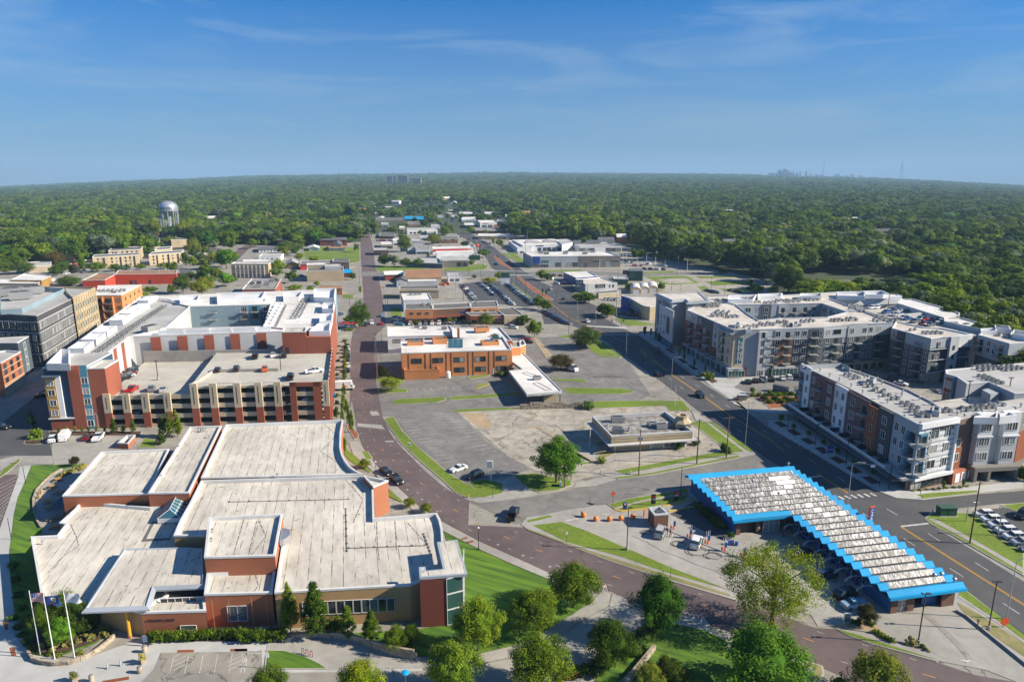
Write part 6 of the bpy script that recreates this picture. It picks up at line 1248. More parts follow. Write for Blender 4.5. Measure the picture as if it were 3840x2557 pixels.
T_,P_,h_=tb('white car dealership with a flat canopy and rounded roof monitors','stucco_w','roof_bright','Q',(1060,648),(1500,640),(1350,580),6,(1490,710),.4,[(0,[.42,.55,.66,.78,.92],[.3],3.8,3.4,'d')])
band(T_,'dealer_sign',P_[0],P_[1],.33,.52,h_-1.2,h_-.4,.3,'navy')
for x,y in((1180,622),(1370,616)):
 p=W('Q',x,y,h_-.4);mb=MB()
 for k in range(8):
  t0,t1=math.pi*k/8,math.pi*(k+1)/8
  q=[(p.x-math.cos(t)*9,math.sin(t)*3.2)for t in(t0,t1)]
  mb.quad((q[0][0],p.y-6,p.z+q[0][1]),(q[1][0],p.y-6,p.z+q[1][1]),(q[1][0],p.y+6,p.z+q[1][1]),(q[0][0],p.y+6,p.z+q[0][1]));mb.tri((p.x,p.y-6,p.z),(q[1][0],p.y-6,p.z+q[1][1]),(q[0][0],p.y-6,p.z+q[0][1]))
 put('roof_monitor',mb,M['roof_bright'],T_)
tb('projecting white entrance canopy of the white car dealership','stucco_w','roof_bright','Q',(1000,672),(1160,668),(1010,590),5,None,.3,BL=(905,600))
tb('plain white service hall joined to the white dealership','stucco_w','roof_grey','Q',(1495,640),(1632,612),(1560,580),6.5,(1632,690),.3,BL=(1430,585))
T_,P_,h_=tb('white service garage with many glazed overhead doors','stucco_w','roof_grey','Q',(1690,662),(2155,655),(2075,622),6,(2150,722),.3,[(0,[.06,.17,.28,.69,.80,.91],[.3],6,4,'w')],BL=(1630,628))
for x in(1660,1800,1880,2030):p=W('Q',x,628,h_);on_roof(T_,RTM,'rooftop_unit',p,0,2.2)
T_,P_,h_=tb('long dealership with white roof, glass corner and taupe service wing','slate_l','roof_bright','Q',(1155,770),(2140,762),(1985,712),8,(2140,888),.8,None,BL=(1065,722))
band(T_,'taupe_wing',P_[0],P_[1],.545,1,0,h_-.1,.3,'taupe');band(T_,'blue_sign_panel',P_[0],P_[1],.02,.095,3.4,h_-.3,.5,'sign_blue');wins(T_,P_[0],P_[1],[.05,.145],[.4],7.0,2.4,'w');wins(T_,P_[0],P_[1],[.145],[3.6],7,2.6,'b');d,L_,_=frm(P_[0],P_[1]);n=Vector((d.y,-d.x,0))*.32
wins(T_,P_[0],P_[1],[.30,.425,.49],[.5],4.5,3.8,'w');wins(T_,P_[0]+n,P_[1]+n,[.735,.94],[4],7,1.7,'w');band(T_,'roller_door',P_[0],P_[1],.83,.885,.2,4.4,.36,'bluish');band(T_,'roller_door',P_[0],P_[1],.59,.63,.2,3.8,.36,'slate')
for x,y in((1260,738),(1320,748),(1530,745),(1745,748),(1830,728)):on_roof(T_,RTM,'rooftop_unit',W('Q',x,y,h_-.8),0,1.3)
T_,P_,h_=tb('grey walled rental office with cream flat roof and small windows','stucco_g','roof_pale','Q',(1755,1078),(2105,1062),(1925,1000),6.5,(2100,1155),.4,[(0,[.36,.46,.56],[2.6],2.6,2.8,'w'),(0,[.76,.87],[2.6],1.0,1.8,'d1')],BL=(1640,1022))
T_,P_,h_=tb('white and blue painted auto shop behind the rental office','sign_blue','roof_bright','Q',(1648,1005),(1885,985),(1790,935),5,None,.5,None,BL=(1510,945))
tb('dark flat roofed shed in front of the grey rental office','beige','roof_dark','Q',(1900,1180),(2120,1165),(2090,1140),3,None,.2)
T_,P_,h_=tb('dark green and brick tower shaped shop by the cross street','green_b','roof_dark','S',(450,482),(622,485),(610,465),8,(620,602),.3,[(0,[.3],[3],2.6,3.4,'g')]);band(T_,'brick_front',P_[0],P_[1],-.3,.04,4.5,h_,.2,'brick_brown')
tb('low green roofed shop attached to the green tower shop','green_b','roof_grey','S',(300,575),(460,580),(440,545),4,None,.3)
for i in range(3):
 p0=W('S',485+95*i,745-8*i,0);p1=W('S',610+88*i,745-8*i,0);d=Vector((.93,.36,0));bk=W('S',475+92*i,660-4*i,0)-p0;bk.z=0;bk=bk.normalized()*17;wv=(p1-p0);wv.z=0;wv=wv.normalized()*6.4
 Tq=building('white vaulted storage shed, %s of three in a row beside the cream curved building'%ordn[i],'shed',[p0,p0+wv,p0+wv+bk,p0+bk],'vaulted_shed','three white vaulted sheds');mb=MB()
 for k in range(9):
  t0,t1=math.pi*k/9,math.pi*(k+1)/9
  q=[(p0+wv*(.5-.5*math.cos(t))+Vector((0,0,2.2+math.sin(t)*2.4)))for t in(t0,t1)];mb.quad(q[0],q[1],q[1]+bk,q[0]+bk)
 put('vault',mb,M['roof_bright'],Tq);put('wall',MB().walls([p0,p0+wv,p0+wv+bk,p0+bk],0,2.3),M['tan'],Tq)
 mb=MB();
 for k in range(9):
  t0,t1=math.pi*k/9,math.pi*(k+1)/9
  q=[(p0+wv*(.5-.5*math.cos(t))+Vector((0,0,2.2+math.sin(t)*2.35)))for t in(t0,t1)];mb.tri(p0+wv*.5+Vector((0,0,2.2)),q[0],q[1])
 put('end_wall',mb,M['tan'],Tq);band(Tq,'roller_door',p0,p0+wv,.2,.8,0,2.6,.08,'stucco_w')
zq=7
PQ_=pts(zq,'S',480,790,600,860,640,875,700,885,760,880,805,872,810,770,540,765,400,755,385,760)
T_=building('cream curved corner building with blue end wall and round topped shop windows','commercial building',PQ_,'shop_building');block(T_,PQ_,zq,'tan','roof_pale',par=.4)
a_,b_=W('S',610,862,zq),W('S',798,874,zq);wins(T_,a_,b_,[.15,.65],[.4],5.5,2.2,'d');band(T_,'white_base',a_,b_,0,1,0,3.4,.3,'stucco_w');wins(T_,a_+Vector((.1,-.32,0)),b_+Vector((.1,-.32,0)),[.15,.7],[.5],5.5,2.0,'d')
a_,b_=W('S',388,765,zq+.8),W('S',480,792,zq+.8);band(T_,'blue_wall',a_,b_,0,1,0,zq+.8,.4,'sign_blue');a_,b_=W('S',480,792,zq),W('S',600,860,zq);wins(T_,a_,b_,ev(4),[.4],3,2.4,'d');band(T_,'awning',a_,b_,.1,.9,3,4,1.2,'bluish')
# -- left: apartments, sheds, strip
T_,P_,h_=tb('long bright red walled warehouse wing on the left','red_wall','shingle_o','O',(725,968),(925,965),(1018,915),7,None,.3,BL=(860,905))
T_,P_,h_=tb('bright red warehouse with three dark doorways and roof fans','red_wall','shingle_o','O',(1020,915),(1555,908),(1565,878),7.5,(1550,1000),.4,[(0,[.24,.31,.55],[.2],1.6,2.6,'d1')],BL=(1040,880))
for x in(1060,1150,1405,1490):on_roof(T_,VPM,'roof_fan',W('O',x,895,h_),0,2.4)
apts=[((815,765),(1228,742),(1232,722),'front beige apartment block with tall bays beside the red warehouse'),((1312,742),(1600,722),(1625,700),'beige three storey apartment block with rows of small windows'),((955,708),(1240,695),(1262,668),'beige apartment block behind the front one with bays'),((760,665),(945,655),(965,635),'far beige apartment block between trees with brown gable'),((1365,700),(1500,690),(1520,668),'apartment block roof behind the one with small windows'),((455,690),(600,685),(605,650),'left apartment block half hidden by yellow trees'),((460,738),(640,735),(650,722),'low beige apartment wing left of the gate'),((1120,660),(1250,652),(1258,635),'apartment roof just showing below the water tower trees'),((1510,612),(1650,606),(1660,590),'grey roofed block right of the water tower legs'),((150,762),(235,760),(240,738),'small grey roofed block at the far left among trees'),((1250,628),(1400,622),(1410,600),'long low roof left of the water tower legs')]
for i,(a,b,c,l)in enumerate(apts):
 h0=9 if i<3 else 8
 T_,P_,h_=tb(l,'tan','shingle','O',a,b,c,h0,None,.25,[(0,ev(6 if i else 9),[.9,3.7,6.3],1.1,1.5,'d')]if i<4 else None,'apartment building','apartment_building',cap='frame_w');T_['group']='beige apartment blocks near the water tower'
 if i<3:
  for u in(.25,.6,.9):band(T_,'bay',P_[0],P_[1],u,u+.07,0,h_-.6,1.2,'tan')
T_,P_,h_=tb('long white roofed strip building with yellow end wall on the left','ochre','roof_bright','M',(100,120),(380,125),(470,85),6,None,.3,BL=(230,60));tb('low white roofed building at the left picture edge','tan','roof_bright','M',(-200,150),(350,155),(380,118),5,None,.3)
tb('white flat roofed clinic with stone walls near the beige apartments','stone','roof_grey','O',(220,850),(440,835),(455,795),5,None,.3)
gable('small grey roofed house beside the red warehouse','tan','shingle','O',(1590,905),(1690,915),(1680,880),3.2,1.8,True)
gt=thing('entrance_gate','cream stone entrance gate of the beige apartments','gate',W('O',665,900));
for x in(628,662,696,740):p=W('O',x,900);put('gate_pier',MB().box(p.x-1,p.y-1,0,p.x+1,p.y+1,7 if x in(628,)else 5.4),M['tan'],gt)
a_,b_=W('O',628,900),W('O',700,900);band(gt,'gate_arch',a_,b_,0,1,4.2,6.2,.4,'tan')
gable('grey roofed house with dormer at the wood edge on the right','stucco_w','shingle','K',(1745,350),(1880,352),(1870,262),4,3.2,True)
T_,P_=gable('row house with blue white timber gables in the wood','stucco_w','shingle','K',(1870,300),(2100,300),(2130,225),6,3,True,wn=[(0,ev(7),[1,4],1.0,1.6,'n')])
for i in range(5):
 x=1850+62*i;gable('steep white timbered gable of the row house, %s from the end'%ordn[i],'stucco_w','shingle','K',(x,270),(x+50,270),(x+55,232),7,3.4,False)if False else None
 a,b=W('K',1880+48*i,300,6),W('K',1912+48*i,300,6);up=Vector((0,0,3));n=Vector((0,-.6,0));put('timbered_gable',MB().tri(a+n,b+n,(a+b)/2+n+up).quad(a+n-Vector((0,0,6)),b+n-Vector((0,0,6)),b+n,a+n),M['stucco_w'],T_);put('gable_roof',MB().quad(a+n*1.5,(a+b)/2+n*1.5+up*1.1,(a+b)/2-n*8+up*1.1,a-n*8).quad((a+b)/2+n*1.5+up*1.1,b+n*1.5,b-n*8,(a+b)/2-n*8+up*1.1),M['shingle'],T_)
gable('dark hipped roof house with stone wall below the row house','stone','shingle','K',(1995,430),(2150,450),(2150,310),4,4,False)
gable('low brown roofed house under the trees beyond the complex','taupe','shingle','J',(1150,60),(1240,60),(1235,35),3.5,1.6,True);gable('second low brown roofed house under the trees behind the complex','taupe','shingle','J',(1570,185),(1650,180),(1640,140),3.5,2,True);gable('third low dark roofed house under the trees behind the complex','taupe','shingle','J',(1790,165),(1930,160),(1920,130),3.5,2,True)
rs=random.Random(12);SH=[(1495,300),(1560,415),(1640,455),(1760,455),(1690,600),(1560,640),(1900,600),(1990,560),(2060,500),(2110,440),(1600,215),(1700,190),(1900,210),(2010,250),(2080,225),(2180,330),(2280,300),(2330,330),(1480,700),(1940,690)]
for i,(x,y)in enumerate(SH):
 w_=rs.uniform(60,120)*(y/450)**.7;c_=rs.choice(['white','beige','brown','grey']);tb(f'{c_} low store in the far town, {ordn[i]} of the small scattered ones',{'white':'stucco_w','beige':'tan','brown':'brick_brown','grey':'slate_l'}[c_],rs.choice(['roof_bright','roof_grey','roof_tar','roof_pale']),'P',(x,y),(x+w_,y-1),(x+w_*.93,y-rs.uniform(14,24)*(y/450)),rs.uniform(3.5,5.5),None,.3,[(0,ev(4),[.6],2.6,1.8,'d')])
#  TREES
def leafmesh(name,R,H,zc,n,leaf,mats,seed,shape='round',clumps=60,core=.62,jit=.7):
 rr=random.Random(seed);V=[];F=[];A=[]
 cs=[]
 for i in range(clumps):
  while True:
   x,y,z=rr.uniform(-1,1),rr.uniform(-1,1),rr.uniform(-1,1);q=x*x+y*y+z*z
   if q<1 and(q>.25 or shape=='airy'):break
  k=1.0
  if shape=='cone':k=max(.08,(1-(z+1)/2)**.8)*1.15
  elif shape=='egg':k=1.0-.35*max(0,z)
  elif shape=='upright':k=.75+.25*(-abs(z-.1))
  cs.append((x*R*k,y*R*k,z*H/2+zc,rr.uniform(.6,1.25),rr.uniform(0,1)))
 cr_=R*(.30 if shape!='airy' else .26)*(60/clumps)**.25
 for i in range(n):
  c=cs[rr.randrange(len(cs))]
  u,v=rr.uniform(-1,1),rr.uniform(0,2*math.pi);s=math.sqrt(1-u*u);rad=cr_*c[3]*(rr.random()**.33)
  o=Vector((s*math.cos(v),s*math.sin(v),u));p=Vector((c[0],c[1],c[2]))+Vector((o.x*rad,o.y*rad,o.z*rad*.75))
  nn=(o+Vector((rr.uniform(-jit,jit),rr.uniform(-jit,jit),rr.uniform(-.1,.4+jit)))).normalized()
  t=nn.orthogonal().normalized();t=(Matrix.Rotation(rr.uniform(0,6.28),3,nn)@t);b=nn.cross(t);L=leaf*rr.uniform(.6,1.3)
  i0=len(V);V+=[p-t*L*.5,p+b*L*.3-t*.05*L,p+t*L*.5,p-b*L*.3+t*.05*L];F.append((i0,i0+1,i0+2,i0+3));A.append(min(1,max(0,c[4]*.6+rr.uniform(0,.5))))
 if core:
  i0=len(V);bm=bmesh.new();bmesh.ops.create_icosphere(bm,subdivisions=2,radius=1)
  for v_ in bm.verts:
   q=v_.co.copy();k=core*(1+.25*noise.noise(q*1.7+Vector((seed,0,0))))
   kk=1.0
   if shape=='cone':kk=max(.1,1-(q.z+1)/2)*1.1
   V.append(Vector((q.x*R*k*kk,q.y*R*k*kk,q.z*H/2*k+zc)))
  for f in bm.faces:F.append(tuple(i0+v_.index for v_ in f.verts));A.append(.15)
  bm.free()
 me=bpy.data.meshes.new(name);me.from_pydata([tuple(v)for v in V],[],F)
 for m_ in mats:me.materials.append(m_)
 at=me.attributes.new('leafv','FLOAT','FACE');at.data.foreach_set('value',A);me.update();return me
def trunkmesh(name,H,r,R,seed,limbs=6):
 rr=random.Random(seed);mb=MB();mb.tube((0,0,-.2),(0,0,H*.45),r,r*.7,8);top=Vector((0,0,H*.45))
 for i in range(limbs):
  a=6.28*i/limbs+rr.uniform(-.3,.3);e=Vector((math.cos(a)*R*.6,math.sin(a)*R*.6,H*(.62+.22*rr.random())));m_=top.lerp(e,.5)+Vector((0,0,H*.04))
  mb.tube(top-Vector((0,0,rr.random()*H*.12)),m_,r*.45,r*.3,5);mb.tube(m_,e,r*.3,r*.08,5)
 mb.tube(top,(0,0,H*.85),r*.6,r*.1,6);return mb.mesh(name,[M['bark']])
TK_={}
def tkind(key,leafm,R,H,zc,n,leaf,seed,shape,clumps,core=.62,tr=.18,limbs=6):
 TK_[key]=(leafmesh('crown',R,H,zc,n,leaf,[M[leafm]],seed,shape,clumps,core,.25 if key[:3]=='far' else .6),trunkmesh('trunk',zc+H/2,tr,R,seed,limbs),R,zc+H/2)
for s_ in range(3):
 tkind('maple%d'%s_,'leaf',4.6,5.4,4.3,15000,.26,11+s_,'egg',90)
 tkind('mid%d'%s_,'leaf',4.6,6.5,5.0,2600,.62,21+s_,'egg',55)
 tkind('far%d'%s_,'leaf',7.2,11.5,10.0,2000,1.25,31+s_,'round',17,.74,.3)
 tkind('fard%d'%s_,'leaf_d',7.4,12.5,10.5,2000,1.25,41+s_,'round',17,.74,.3)
for s_ in range(2):tkind('cone%d'%s_,'leaf',2.0,8.2,4.6,7000,.26,51+s_,'cone',110,.5,.12,4)
tkind('column0','leaf',.8,3.8,2.7,1400,.25,61,'upright',26,.5,.06,3)
tkind('willow0','leaf',7.6,9.6,6.2,24000,.24,71,'airy',130,0,.35,9)
tkind('upright0','leaf_b',3.9,6.4,5.2,14000,.25,81,'egg',70,.62,.2)
tkind('dark0','leaf_d',4.4,5.6,4.2,12000,.27,82,'egg',80,.6,.2)
tkind('bronze0','leaf_o',4.6,4.8,3.9,9000,.3,83,'egg',70,.62,.2)
tkind('yellow0','leaf_y',4.4,5.8,4.4,9000,.31,84,'egg',60,.6,.2)
tkind('bush0','leaf',1.0,1.5,.7,700,.24,85,'round',16,.7,.05,3)
tkind('bushd0','leaf_d',1.0,1.5,.7,600,.24,86,'round',16,.75,.05,3)
tkind('bushy0','leaf_y',1.0,1.3,.6,600,.24,87,'round',16,.6,.05,3)
tkind('bushg0','leaf_g',.7,1.0,.5,500,.25,88,'round',14,.5,.03,3)
tkind('fary0','leaf_y',6.4,10.0,9.0,1700,1.2,91,'round',17,.74,.3)
tkind('fars0','leaf_s',7.2,11.5,10.2,1900,1.2,92,'round',17,.74,.3)
tkind('farb0','leaf_b',6.4,11.0,9.6,1800,1.2,93,'round',17,.74,.3)
def plant(key,p,R,H,label,cat='tree',name='tree',group=None,trunk=True):
 cm,tm,r0,h0=TK_[key];t=thing(name,label,cat,p,rnd.uniform(0,6.28),group);s=(R/r0,R/r0,H/h0)
 c=add('crown' if cat=='tree' else 'foliage',cm,t);c.scale=s
 if trunk:k=add('trunk',tm,t);k.scale=s
 return t
def tpx(key,r,x,y,top,wpx,label,**k):
 p=W(r,x,y);h=hgt(p,r,top);R=wpx/2*KK[r]*mpp(p);return plant(key,p,R,max(h,R*.8),label,**k)
tpx('cone0','D',468,1020,545,175,'narrow tall green tree against the tan brick wall, nearest the red brick tower');tpx('cone1','D',705,1050,550,265,'tall broad conical tree covering the left end of the ribbon window')
tpx('cone0','D',995,1060,760,170,'slender leafy sapling below the middle of the ribbon window');tpx('cone1','D',1215,1115,815,190,'bushy sapling at the right part of the ribbon window')
tpx('maple1','D',1430,1180,970,210,'low round tree in front of the tan corner');tpx('maple2','D',1580,1160,945,150,'small leafy tree at the foot of the tan corner wall')
tpx('bush0','D',880,1010,880,150,'dense shrub under the left part of the ribbon window',cat='shrub',name='shrub')
tpx('maple0','D',2190,1185,735,400,'large round olive green tree nearest the glass corner pavilion')
tpx('maple1','E',495,1000,640,430,'round olive green tree on the big lawn left of the driveway');tpx('maple2','E',855,785,410,450,'biggest round tree standing where lawn, pavement and maroon road meet')
tpx('upright0','E',1605,1055,500,420,'upright oval deep green tree with a clear trunk beside the driveway');tpx('maple0','E',1190,1330,940,400,'leafy tree hiding the lower driveway edge')
tpx('maple2','E',560,1540,1085,510,'broad tree in the middle of the bottom edge with ragged crown');tpx('maple1','D',1960,1570,1165,450,'round tree at the bottom edge below the low stone wall end')
tpx('maple0','D',1095,1700,1310,400,'half visible tree at the bottom edge by the parking road');tpx('maple2','D',290,1760,1355,320,'leafy top of a tree at the bottom edge near the accessible bays')
tpx('willow0','F',470,965,250,830,'big airy willow-like tree with visible limbs in front of the car wash');tpx('upright0','F',330,1560,1000,740,'large bright green tree overlapping the willow at the bottom')
tpx('yellow0','F',1420,1640,1205,430,'yellowing thin tree at the bottom edge right of the maroon road');tpx('bushy0','F',1090,1560,1400,160,'yellow green shrub at the bottom edge beside the grey cabinet',cat='shrub',name='shrub')
tpx('bronze0','F',1345,950,770,170,'small bronze leaved tree in the stony planting bed')
for x,y,w_ in((1205,925,55),(1265,940,60),(1275,910,45),(1440,1025,60),(1385,945,70)):tpx('bush0','F',x,y+4,y-36,w_,'clipped green ball shrub beside the blue menu board' if x<1300 else 'low round shrub in the stony bed',cat='shrub',name='shrub',group='ball shrubs in the stony bed')
for i in range(5):tpx('bushy0','F',1470+28*i,1050+14*i,1010+12*i,60,'olive shrub in the row along the stony bed pavement',cat='shrub',name='shrub',group='olive shrub row')
tpx('bushg0','F',1760,1135,1060,85,'tuft of tall green grass beside the lamp foot',cat='grass clump',name='grass_clump');tpx('bushg0','F',1905,1185,1150,50,'small pale grass tuft at the driveway corner',cat='grass clump',name='grass_clump');tpx('bushd0','F',1855,1160,1115,50,'small dark shrub right of the lamp foot',cat='shrub',name='shrub')
for x,y,w_,l in((1560,1460,260,'golden shrub mass beside the stone wall at the bottom'),(1800,1460,300,'tall golden shrub right of the stone wall'),(1700,1350,140,'golden upright shrub on the shady lawn')):tpx('yellow0','E',x,y+120,y-130,w_,l,cat='shrub',name='shrub')
for i in range(7):tpx('bushy0','E',750+60*i,1440-18*i,1370-20*i,130,'yellow green hedge bush along the orange netting',cat='shrub',name='shrub',group='hedge along the orange netting')
for i in range(6):tpx('bushd0','E',1080+75*i,1400-60*i,1300-58*i,150,'dark green hedge bush between netting and stone wall',cat='shrub',name='shrub',group='dark hedge bushes beside the stone wall')
for i in range(5):tpx('bushd0','E',1400+55*i,1240-70*i,1110-50*i,140,'dark thicket bush behind the stone wall',cat='shrub',name='shrub',group='dark thicket behind the stone wall')
for i,(x,y,t_,w_,k_)in enumerate(((620,1000,640,260,'dark0'),(440,1050,760,240,'maple2'),(590,1130,880,240,'upright0'),(760,1040,730,260,'dark0'),(840,980,800,180,'dark0'))):tpx(k_,'B',x,y,t_,w_,'leafy tree in the flagpole bed, %s'%('behind the middle flagpole','beside the left flagpole','low and bright at the right flagpole','under the canopy corner','deep in the canopy shade')[i])
for i in range(16):tpx('bush0','B',1385+58*i,1105-3*i,1000-2*i,75,'climbing bush in the hedge along the red brick front wall',cat='shrub',name='shrub',group='hedge along the red brick front')
for i in range(5):tpx('bush0','D',30+85*i,1090-2*i,985,110,'bushy hedge plant below the red tower wall',cat='shrub',name='shrub',group='hedge below the red brick tower')
for i in range(26):
 x,y=rnd.uniform(380,1000),0;y=1200-(x-380)*.25+rnd.uniform(-60,30);tpx('bushg0','B',x,y,y-55,60,'lavender and grass tuft in the flagpole planting bed',cat='plant',name='grass_clump',group='tufts in the flagpole bed')
for i in range(4):tpx('bushy0','B',(290,460,545,740)[i],(1180,1225,1235,1210)[i],(1120,1185,1205,1175)[i],50+i*5,'yellow green shrub in the flagpole bed',cat='shrub',name='shrub',group='yellow shrubs in the flagpole bed')
for i in range(9):tpx('bushd0','B',(130,150,180,210,250,120,160,200,240)[i],(420,540,690,800,900,900,980,1050,1120)[i],(360,490,640,760,850,850,940,1010,1070)[i],90,'dark shrub in the shady strip left of the white roof',cat='shrub',name='shrub',group='dark shrubs west of the community centre')
for i in range(14):tpx('bushg0','A',560+16*i+rnd.uniform(-6,6),700-6*i+rnd.uniform(-8,8),665-6*i,60,'silvery grass clump beside the patio',cat='plant',name='grass_clump',group='silvery grasses beside the patio')
tpx('bronze0','A',690,612,520,85,'small golden shrub at the patio path corner');
for x,y,t_,l in((545,312,240,0),(612,290,240,0),(692,298,235,0),(757,298,238,0),(818,292,240,0),(888,298,232,0),(967,305,238,0)):tpx('column0','A',x,y,t_,34,'small conical evergreen in the row below the timber clad tower',group='row of small conical evergreens')
tpx('cone0','A',1052,315,155,75,'narrow bright green tree in front of the garage, left of the lamp wall');tpx('column0','A',1135,300,232,60,'thin young tree between two garage piers');tpx('cone1','A',1230,305,165,62,'slim upright tree before the second garage pier')
tpx('cone0','A',1500,340,130,85,'left of three tall pointed evergreens by the garage');tpx('cone1','A',1570,350,120,90,'middle one of three tall pointed evergreens by the garage');tpx('cone0','A',1635,340,85,110,'right and tallest of three pointed evergreens by the garage');tpx('cone1','A',1485,405,300,105,'open shrubby pine in front of the pointed evergreens')
tpx('cone1','A',303,265,100,80,'slender birch-like tree on the kerb island at the corner');tpx('bush0','A',325,350,262,110,'low bright hedge on the kerb island at the corner',cat='shrub',name='shrub')
for i,(x,y,t_)in enumerate(((888,175,60),(1005,235,60),(1035,300,90),(985,130,-10))):tpx('cone1','C',x,y,t_,60,'slim street tree on the brick edged island, %s'%('against the garage','middle','near the tip','behind')[i],group='slim trees on the brick edged island')
for i in range(9):tpx('cone0','N',1925+4*i,1420-78*i,1290-76*i,52,'narrow street tree, %s from the near end of the row beside the parked cars'%ordn[i],group='row of narrow street trees beside the parked cars')
for i in range(10):tpx('bushd0','N',1870+2*i,1330-66*i,1285-62*i,40,'low shrub along the garage flank',cat='shrub',name='shrub',group='shrubs along the garage flank')
tpx('dark0','N',2085,570,320,200,'full round dark tree at the corner beyond the apartments');tpx('mid0','N',1985,520,450,100,'grey green small tree over the parked cars');tpx('column0','N',2090,560,455,55,'thin sapling in front of the full round tree')
for x,y in((1960,590),(2000,588),(1950,690)):tpx('bushy0','N',x,y,y-28,50,'yellow shrub on the corner island',cat='shrub',name='shrub',group='yellow shrubs on the corner island')
tpx('bush0','C',965,470,330,40,'dark climbing shrub at the curved wall',cat='shrub',name='shrub')
for i,(x,y)in enumerate(((1150,600),(1560,960),(1710,1010))):tpx('yellow0','C',x,y+30,y-60,110,'thin yellowing tree, %s of three along the pavement'%ordn[i])
tpx('upright0','H',455,760,340,420,'large bright green tree beside a utility pole at the side street')
tpx('bush0','H',1580,450,385,75,'shrub growing at the diner window',cat='shrub',name='shrub');tpx('bushd0','H',1745,415,355,80,'round shrub at the corner of the diner',cat='shrub',name='shrub');tpx('bushd0','H',2000,475,395,100,'dark bush at the foot of a utility pole',cat='shrub',name='shrub');tpx('bushd0','H',2050,490,455,60,'low bush next to the pole foot bush',cat='shrub',name='shrub')
tpx('bushd0','H',755,78,5,130,'clipped dark bush at the end of the rubble wall',cat='shrub',name='shrub');tpx('bushy0','H',870,580,520,80,'weedy shrub by the drive-through lane',cat='shrub',name='shrub')
for i in range(9):tpx('bushd0','H',1760+26*i,1000+22*i,930+22*i,90,'dark hedge bush beside the car wash wall',cat='shrub',name='shrub',group='dark hedge beside the car wash wall')
tpx('upright0','H',2060,1275,1210,70,'leafy pot plant by the garage doors',cat='shrub',name='shrub')
tpx('bronze0','L',1770,828,690,250,'bronze leaved round tree beside the white van');tpx('dark0','L',2005,625,435,285,'large olive tree in the bank parking lot');tpx('bronze0','L',135,900,790,120,'bare looking brown shrub tree beside the utility pole');tpx('yellow0','L',215,1025,895,190,'yellow green round tree on the corner island of the drive')
tpx('bushd0','L',1232,882,835,120,'clipped hedge at the bank corner',cat='shrub',name='shrub');tpx('mid0','L',1430,415,322,140,'light green street tree, left of the pair by the bank corner');tpx('mid1','L',1530,525,370,160,'spreading open tree on the kerb island behind the bank');tpx('yellow0','L',1090,440,305,150,'pale olive tree before the coffee shop')
for i,(x,y)in enumerate(((740,395),(755,390),(800,400),(440,420),(935,425))):tpx('mid2','L',x,y,y-50,42,'small street tree in front of the shop arcade',group='small trees before the shop arcade')
tpx('mid0','L',1570,270,140,100,'light tree on the dealer lot kerb, nearer the shops');tpx('mid1','L',1640,285,185,110,'light tree on the dealer lot kerb, nearer the avenue')
tpx('mid2','L',2000,215,110,190,'row tree with pale crown beside the avenue');tpx('mid0','L',2180,325,215,130,'green tree by the avenue kerb before the curved building');tpx('mid1','L',2240,320,230,80,'darker tree by the avenue kerb before the curved building')
tpx('bushy0','J',630,1040,960,90,'golden grass row at the corner of the shops',cat='shrub',name='shrub');tpx('bushg0','J',580,1010,965,90,'pale feather grass beside the kerb',cat='grass clump',name='grass_clump');tpx('column0','J',673,1040,950,30,'narrow evergreen at the shop corner')
for i,(x,y,t_)in enumerate(((45,640,545),(100,650,560),(140,690,585),(178,700,600),(365,830,740),(403,880,770),(495,940,840),(597,985,900))):tpx('column0','J',x,y,t_,30,'dark columnar tree along the shaded shop pavement, %s from the far end'%ordn[i],group='columnar trees along the shaded shops')
tpx('column0','J',1197,1010,935,36,'narrow evergreen left of the utility box by the complex');tpx('column0','J',1272,995,930,36,'narrow evergreen right of the utility box by the complex');tpx('mid0','J',1030,1170,1105,45,'sapling on the left of the planting bed');tpx('mid1','J',1192,1180,1135,45,'sapling in the middle of the planting bed');tpx('upright0','J',1495,1180,1095,75,'bright green small tree at the block corner')
for i in range(14):tpx(('bushy0','bush0','bushg0')[i%3],'J',1130+26*i,1210+14*(i%4)+8,1175+14*(i%4),50,'autumn coloured shrub in the corner planting bed',cat='shrub',name='shrub',group='autumn shrubs in the corner bed')
for i in range(8):tpx('bush0','J',1040+60*i,1195-2*i,1160-2*i,55,'low shrub along the bed wall',cat='shrub',name='shrub',group='low shrubs along the bed wall')
for i in range(7):tpx('mid%d'%(i%3),'G',(118,235,370,508,640,778,965)[i],(440,515,580,660,745,840,930)[i],(375,460,520,600,685,790,880)[i],44,'small street tree in the shaded pavement beds, %s from the far end'%ordn[i],group='small trees in shaded pavement beds')
for x,y in((1610,1080),(1790,1060)):tpx('column0','G',x,y,y-100,34,'young staked tree in the sunny verge, %s'%('left' if x<1700 else 'right'))
for i in range(9):tpx('bushy0','G',1330+62*i,1085-5*i,1065-5*i,40,'low yellow shrub strip under the shop windows',cat='shrub',name='shrub',group='yellow shrubs under the corner shop')
for i in range(5):tpx('bush0','G',2280+25*i,960+10*i,850,60,'tall leafy shrub by the garage entrance',cat='shrub',name='shrub',group='shrubs by the garage entrance')
for i in range(8):tpx('bushg0','K',1440+24*i,1070-3*i,1045-3*i,30,'tall grass clump under the stone based wing',cat='grass clump',name='grass_clump',group='grasses under the stone based wing')
MT=[('P',2085,1012,0,0)]
